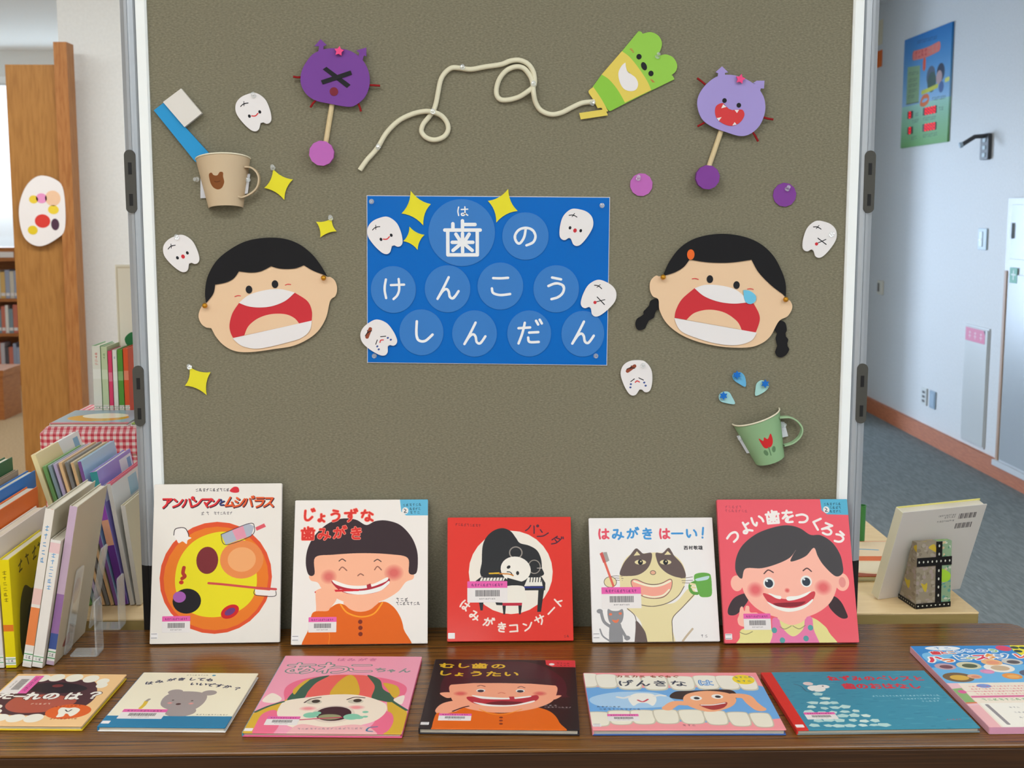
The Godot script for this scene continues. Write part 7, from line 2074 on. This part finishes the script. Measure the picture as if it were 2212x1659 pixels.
# ---------------------------------------------------------------- far left
func left_background() -> void:
	var t := thing("bookshelf_end", "tall honey-coloured wooden end panel and post of a bookshelf beside the white column", "bookshelf", Vector3(-1.96, 0, -3.62))
	boxpart(t, "end_panel", Vector3(-0.115, 0, -0.03), Vector3(0.105, 2.07, 0.02), M.oak)
	boxpart(t, "post", Vector3(0.105, 0, -0.06), Vector3(0.162, 2.165, 0.04), M.oak_dark)
	var p := thing("paper_picture", "white oval paper picture with a plain flower drawing stuck to the honey-coloured shelf end", "paper picture", Vector3(-1.937, 1.435, -3.5795))
	var m := MB.new()
	m.prism(spline(PackedVector2Array([Vector2(-0.102, 0), Vector2(-0.07, 0.10), Vector2(-0.01, 0.152), Vector2(0.06, 0.14), Vector2(0.098, 0.09), Vector2(0.098, -0.07), Vector2(0.06, -0.122), Vector2(-0.02, -0.156), Vector2(-0.085, -0.115)]), true), 0, 0.001)
	part(p, "paper", m.mesh(), M.paper)
	for d in [[0.05, 0.055, 0.034, 0.034, c8(238, 196, 160)], [0.0, 0.055, 0.024, 0.022, c8(232, 150, 196)], [0.05, 0.005, 0.024, 0.02, c8(236, 206, 60)], [-0.035, 0.05, 0.02, 0.018, c8(232, 200, 60)], [0.0, -0.045, 0.034, 0.03, c8(214, 60, 50)], [-0.045, -0.085, 0.022, 0.02, c8(226, 196, 40)], [0.055, -0.06, 0.018, 0.026, c8(80, 50, 70)]]:
		m = MB.new()
		m.prism(oval(d[0], d[1], d[2], d[3]), 0.001, 0.0014)
		part(p, "printed_petal", m.mesh(), paint(d[4].r8, d[4].g8, d[4].b8, 0.7))
	# low bookcase under the far window
	var b := thing("low_bookcase", "low orange-brown wooden bookcase under the bright far window", "bookcase", Vector3(-4.2, 0, -8.55))
	boxpart(b, "back_board", Vector3(-0.75, 0.02, -0.15), Vector3(0.75, 1.1, -0.135), M.bookcase)
	boxpart(b, "top_rail", Vector3(-0.75, 1.02, -0.135), Vector3(0.75, 1.13, 0.155), M.bookcase)
	boxpart(b, "end_panel", Vector3(-0.78, 0, -0.15), Vector3(-0.75, 1.13, 0.155), M.bookcase)
	boxpart(b, "end_panel", Vector3(0.75, 0, -0.15), Vector3(0.78, 1.13, 0.155), M.bookcase)
	for y in [0.715, 0.43, 0.118]:
		boxpart(b, "shelf_board", Vector3(-0.75, y - 0.025, -0.135), Vector3(0.75, y, 0.15), M.bookcase)
	boxpart(b, "plinth", Vector3(-0.75, 0, -0.1), Vector3(0.75, 0.09, 0.15), M.bookcase)
	boxpart(b, "shelf_sign", Vector3(0.29, 1.05, 0.155), Vector3(0.42, 1.095, 0.158), M.paper)
	var tones := [c8(196, 190, 196), c8(160, 168, 190), c8(206, 120, 100), c8(214, 206, 190), c8(220, 180, 110), c8(130, 150, 160), c8(230, 226, 220), c8(90, 84, 90)]
	var words := ["lilac-grey", "slate blue", "brick red", "cream", "straw yellow", "grey-green", "white", "charcoal"]
	var rows := ["top", "middle", "bottom"]
	var rng := RandomNumberGenerator.new()
	rng.seed = 4
	for r in 3:
		var xx := -4.05
		while xx < -3.62:
			var k := rng.randi() % 8
			var th := rng.randf_range(0.022, 0.038)
			var hh := rng.randf_range(0.19, 0.235)
			var bk := thing("library_book", "%s library book on the %s shelf of the low bookcase under the window" % [words[k], rows[r]], "book", Vector3(xx, [0.715, 0.43, 0.118][r] + 0.0005, -8.43), "library books in the low bookcase")
			boxpart(bk, "cover", Vector3(0, 0, -0.15), Vector3(th, hh, 0), paint(tones[k].r8, tones[k].g8, tones[k].b8, 0.5))
			boxpart(bk, "spine_label", Vector3(0.002, 0.02, 0), Vector3(th - 0.002, 0.045, 0.0006), M.paper)
			xx += th + 0.002
	var s := thing("low_bench", "low reddish wooden bench at the edge of the library floor", "bench", Vector3(-3.65, 0, -6.8))
	boxpart(s, "bench_top", Vector3(-0.4, 0.30, -0.2), Vector3(0.385, 0.345, 0.17), M.bookcase)
	boxpart(s, "side_panel", Vector3(0.33, 0, -0.18), Vector3(0.375, 0.30, 0.16), M.bookcase)
	boxpart(s, "side_panel", Vector3(-0.38, 0, -0.18), Vector3(-0.34, 0.30, 0.16), M.bookcase)
	boxpart(s, "front_panel", Vector3(-0.34, 0.04, 0.12), Vector3(0.33, 0.30, 0.15), M.bookcase)


# ---------------------------------------------------------------- corridor wall on the right; everything here faces -x
func on_wall(called: String, label: String, category: String, z: float, y: float, group := "") -> Node3D:
	var t := thing(called, label, category, Vector3(2.8, y, z), group)
	t.rotation_degrees = Vector3(0, -90, 0)     # local x runs towards the viewer (+z), local z away from the wall (-x)
	return t


func plate(parent: Node3D, called: String, x: float, y: float, w: float, h: float, z: float, th: float, mat: Material, r := 0.003) -> MeshInstance3D:
	var m := MB.new()
	m.slab(w, h, th, r, 0.001)
	return part(parent, called, m.mesh(), mat, Vector3(x, y, z))


func right_wall_things() -> void:
	# electronic notice panel: printed sky and field with red number displays
	var a := Art.new(self, 640, 520, c8(44, 124, 190))
	for k in 30:
		var f := k / 29.0
		a.P(c8(40, 120, 188).lerp(c8(150, 190, 224), f), [0, f * 0.62, 1, f * 0.62, 1, f * 0.62 + 0.03, 0, f * 0.62 + 0.03])
	for k in 20:
		var f := k / 19.0
		a.P(c8(160, 208, 190).lerp(c8(110, 168, 100), f), [0, 0.62 + f * 0.37, 1, 0.62 + f * 0.37, 1, 0.62 + f * 0.37 + 0.025, 0, 0.62 + f * 0.37 + 0.025])
	a.P(c8(140, 172, 130), [0.098,0.26,0.376,0.28,0.377,0.604,0.096,0.6])
	for q in [[0.124,0.326,0.347,0.339], [0.131,0.389,0.335,0.394], [0.136,0.436,0.332,0.443], [0.142,0.487,0.346,0.49], [0.128,0.536,0.279,0.543]]:
		a.small_print(c8(80, 96, 90), q[0], q[1], q[2], q[3], 0.028)
	a.L(c8(70, 80, 76), [0.096,0.6,0.377,0.606], 0.006)
	a.L(c8(226, 120, 110), [0.229,0.174,0.504,0.183,0.752,0.168], 0.07)
	a.small_print(c8(196, 60, 60), 0.247,0.173, 0.521,0.178, 0.06)
	a.small_print(c8(210, 150, 130), 0.529,0.176, 0.752,0.171, 0.06)
	a.small_print(c8(40, 70, 120), 0.28,0.063, 0.709,0.083, 0.03)
	a.L(c8(222, 90, 60), [0.465,0.257,0.467,0.305], 0.06)
	for q in [[0.616,0.404, 0.09, c8(90, 100, 120)], [0.639,0.458, 0.09, c8(70, 96, 90)], [0.812,0.396, 0.08, c8(60, 70, 90)], [0.785,0.435, 0.06, c8(190, 160, 160)], [0.836,0.521, 0.05, c8(80, 110, 160)]]:
		a.E(q[3], q[0], q[1], q[2], q[2] * 0.8)
	a.L(c8(206, 206, 80), [0.44,0.529,0.595,0.519,0.761,0.504], 0.03)
	a.L(c8(222, 222, 120), [0.917,0.475,0.979,0.47], 0.03)
	a.L(c8(226, 120, 70), [0.431,0.603,0.48,0.571,0.568,0.574,0.581,0.613,0.506,0.638,0.425,0.629,0.431,0.603], 0.03)
	for q in [[0.316,0.713,0.38,0.712], [0.248,0.773,0.396,0.768], [0.486,0.769,0.761,0.774], [0.802,0.705,0.899,0.708], [0.246,0.923,0.376,0.918], [0.503,0.92,0.795,0.917], [0.657,0.607,0.936,0.619]]:
		a.small_print(c8(70, 100, 90), q[0], q[1], q[2], q[3], 0.03)
	var t := on_wall("notice_panel", "blue and green printed notice panel with red number displays high on the corridor wall", "notice panel", -5.945, 2.187)
	plate(t, "printed_board", 0, 0, 0.865, 0.697, 0.001, 0.012, printed(a.tex(), 0.3), 0.004)
	var led := StandardMaterial3D.new()
	led.albedo_color = Color(0.9, 0.05, 0.12)
	led.emission_enabled = true
	led.emission = Color(1.0, 0.06, 0.16)
	led.emission_energy_multiplier = 0.9
	for d in [[0.203,0.706, 0.12, 1], [0.626,0.704, 0.30, 4], [0.215,0.849, 0.12, 1], [0.631,0.847, 0.30, 4]]:
		var cx: float = (d[0] - 0.5) * 0.865
		var cy: float = (0.5 - d[1]) * 0.697
		var w: float = d[2] * 0.8
		var win := plate(t, "display_window", cx, cy, w, 0.046, 0.013, 0.003, M.black, 0.002)
		for k in int(d[3]):
			var dx: float = 0.0 if d[3] == 1 else (k - 1.5) * w * 0.21 + w * 0.06
			digit(win, "display_digit", Vector3(dx, 0, 0.0034), 0.036, 0.036, led)

	t = on_wall("wall_bracket", "dark metal bracket with a short arm on the corridor wall", "bracket", -4.915, 1.782)
	plate(t, "back_plate", 0, 0, 0.115, 0.142, 0.001, 0.02, paint(66, 68, 72, 0.45), 0.012)
	for y in [0.035, -0.005, -0.045]:
		plate(t, "button", 0.005, y, 0.04, 0.022, 0.021, 0.004, paint(170, 190, 196, 0.4), 0.004)
	var m := MB.new()
	m.tube(PackedVector3Array([Vector3(0, 0.058, 0.015), Vector3(-0.01, 0.055, 0.07), Vector3(-0.02, 0.012, 0.135)]), 0.012, 8)
	part(t, "arm", m.mesh(), paint(70, 72, 76, 0.45))
	m = MB.new()
	m.tube(PackedVector3Array([Vector3(-0.02, 0.012, 0.133), Vector3(-0.022, 0.008, 0.15)]), 0.015, 8)
	part(t, "arm_tip", m.mesh(), paint(170, 190, 206, 0.4))

	t = on_wall("light_switch", "pale switch plate with a small white bar below the dark bracket", "switch", -4.91, 1.276)
	plate(t, "plate", 0, 0, 0.12, 0.118, 0.001, 0.008, paint(176, 196, 206, 0.4), 0.004)
	plate(t, "rocker", -0.015, 0, 0.05, 0.085, 0.009, 0.004, paint(206, 220, 226, 0.35), 0.003)
	plate(t, "bar", -0.02, -0.005, 0.04, 0.012, 0.013, 0.002, paint(240, 244, 244, 0.3), 0.002)
	t = on_wall("wall_plate", "small cream wall plate with a dark slot beside the display board post", "wall plate", -6.71, 0.899)
	plate(t, "plate", 0, 0, 0.11, 0.096, 0.001, 0.012, paint(222, 216, 200, 0.5), 0.003)
	plate(t, "slot", -0.025, 0, 0.045, 0.06, 0.013, 0.002, paint(120, 112, 104, 0.6), 0.002)
	for d in [[-5.742, "socket plate with dark openings low on the corridor wall, the one farther from the hatch", true], [-5.588, "blank grey-blue socket plate low on the corridor wall, the one nearer the hatch", false]]:
		t = on_wall("wall_socket", d[1], "socket", d[0], 0.274, "socket plates low on the corridor wall")
		plate(t, "plate", 0, 0, 0.098, 0.108, 0.001, 0.008, paint(206, 208, 204, 0.45) if d[2] else paint(150, 172, 190, 0.4), 0.004)
		if d[2]:
			for y in [0.026, -0.002, -0.03]:
				plate(t, "opening", 0.0, y, 0.05, 0.016, 0.009, 0.001, paint(90, 88, 86, 0.6), 0.002)
		else:
			plate(t, "cover", 0.0, 0.0, 0.07, 0.08, 0.009, 0.002, paint(160, 182, 200, 0.35), 0.003)

	t = on_wall("wall_hatch", "flush white hatch door with a pink notice at its top, low on the corridor wall", "hatch", -4.92, 0.455)
	plate(t, "frame", 0, 0, 0.345, 0.67, 0.001, 0.006, paint(206, 208, 208, 0.4), 0.003)
	plate(t, "door", 0, 0, 0.325, 0.65, 0.007, 0.006, paint(206, 208, 206, 0.28), 0.003)
	a = Art.new(self, 240, 96, c8(226, 128, 160))
	for q in [0.22, 0.5, 0.8]:
		a.L(c8(240, 214, 222), [q - 0.04, 0.35, q + 0.04, 0.35], 0.02)
		a.L(c8(240, 214, 222), [q - 0.05, 0.6, q + 0.05, 0.6], 0.02)
		a.L(c8(240, 214, 222), [q, 0.25, q, 0.8], 0.02)
	a.P(c8(60, 40, 50), [0.93, 0, 1, 0, 1, 0.3])
	plate(t, "pink_notice", -0.01, 0.282, 0.285, 0.075, 0.0135, 0.001, printed(a.tex(), 0.5), 0.002)

	t = on_wall("wall_cabinet", "tall grey wall cabinet with an upper and a lower door and a wooden jamb", "cabinet", -4.12, 0.79)
	plate(t, "frame", 0.0, 0, 0.86, 1.42, 0.001, 0.018, paint(192, 196, 198, 0.35), 0.004)
	plate(t, "jamb", -0.405, -0.18, 0.03, 1.02, 0.019, 0.006, paint(176, 140, 112, 0.5), 0.003)
	plate(t, "upper_door", 0.02, 0.535, 0.77, 0.28, 0.019, 0.006, paint(182, 192, 198, 0.25), 0.003)
	plate(t, "upper_handle", -0.335, 0.54, 0.02, 0.08, 0.025, 0.012, paint(130, 140, 146, 0.3), 0.003)
	plate(t, "lower_door", 0.02, -0.18, 0.77, 0.99, 0.019, 0.006, paint(172, 178, 182, 0.25), 0.003)
	plate(t, "bottom_sill", 0.0, -0.70, 0.86, 0.03, 0.019, 0.02, paint(206, 208, 210, 0.4), 0.003)
	a = Art.new(self, 96, 110, c8(110, 180, 156))
	a.L(c8(220, 236, 230), [0.5, 0.2, 0.5, 0.75], 0.12)
	a.L(c8(220, 236, 230), [0.25, 0.45, 0.75, 0.45], 0.12)
	plate(t, "green_notice", -0.30, 0.31, 0.095, 0.08, 0.0255, 0.001, printed(a.tex(), 0.5), 0.002)

	t = on_wall("paper_strip", "narrow cream paper strip on the corridor wall just past the board post", "paper strip", -6.96, 2.66)
	plate(t, "paper", 0, 0, 0.13, 0.17, 0.001, 0.002, paint(226, 214, 186, 0.7), 0.002)
	t = on_wall("paper_strip", "short orange paper strip on the corridor wall just past the board post", "paper strip", -6.945, 2.48)
	plate(t, "paper", 0, 0, 0.12, 0.115, 0.001, 0.002, paint(232, 112, 40, 0.7), 0.002)


# one figure of a number display: seven bars, all of them lit
func digit(parent: Node3D, called: String, at: Vector3, h: float, w: float, mat: Material) -> void:
	var m := MB.new()
	var b := 0.004
	for y in [-h / 2, 0.0, h / 2]:
		m.box(Vector3(-w / 2 + b, y - b, 0), Vector3(w / 2 - b, y + b, 0.001))
	for x in [-w / 2, w / 2]:
		for y in [-h / 4, h / 4]:
			m.box(Vector3(x - b, y - h / 4 + b * 1.2, 0), Vector3(x + b, y + h / 4 - b * 1.2, 0.001))
	part(parent, called, m.mesh(), mat, at)
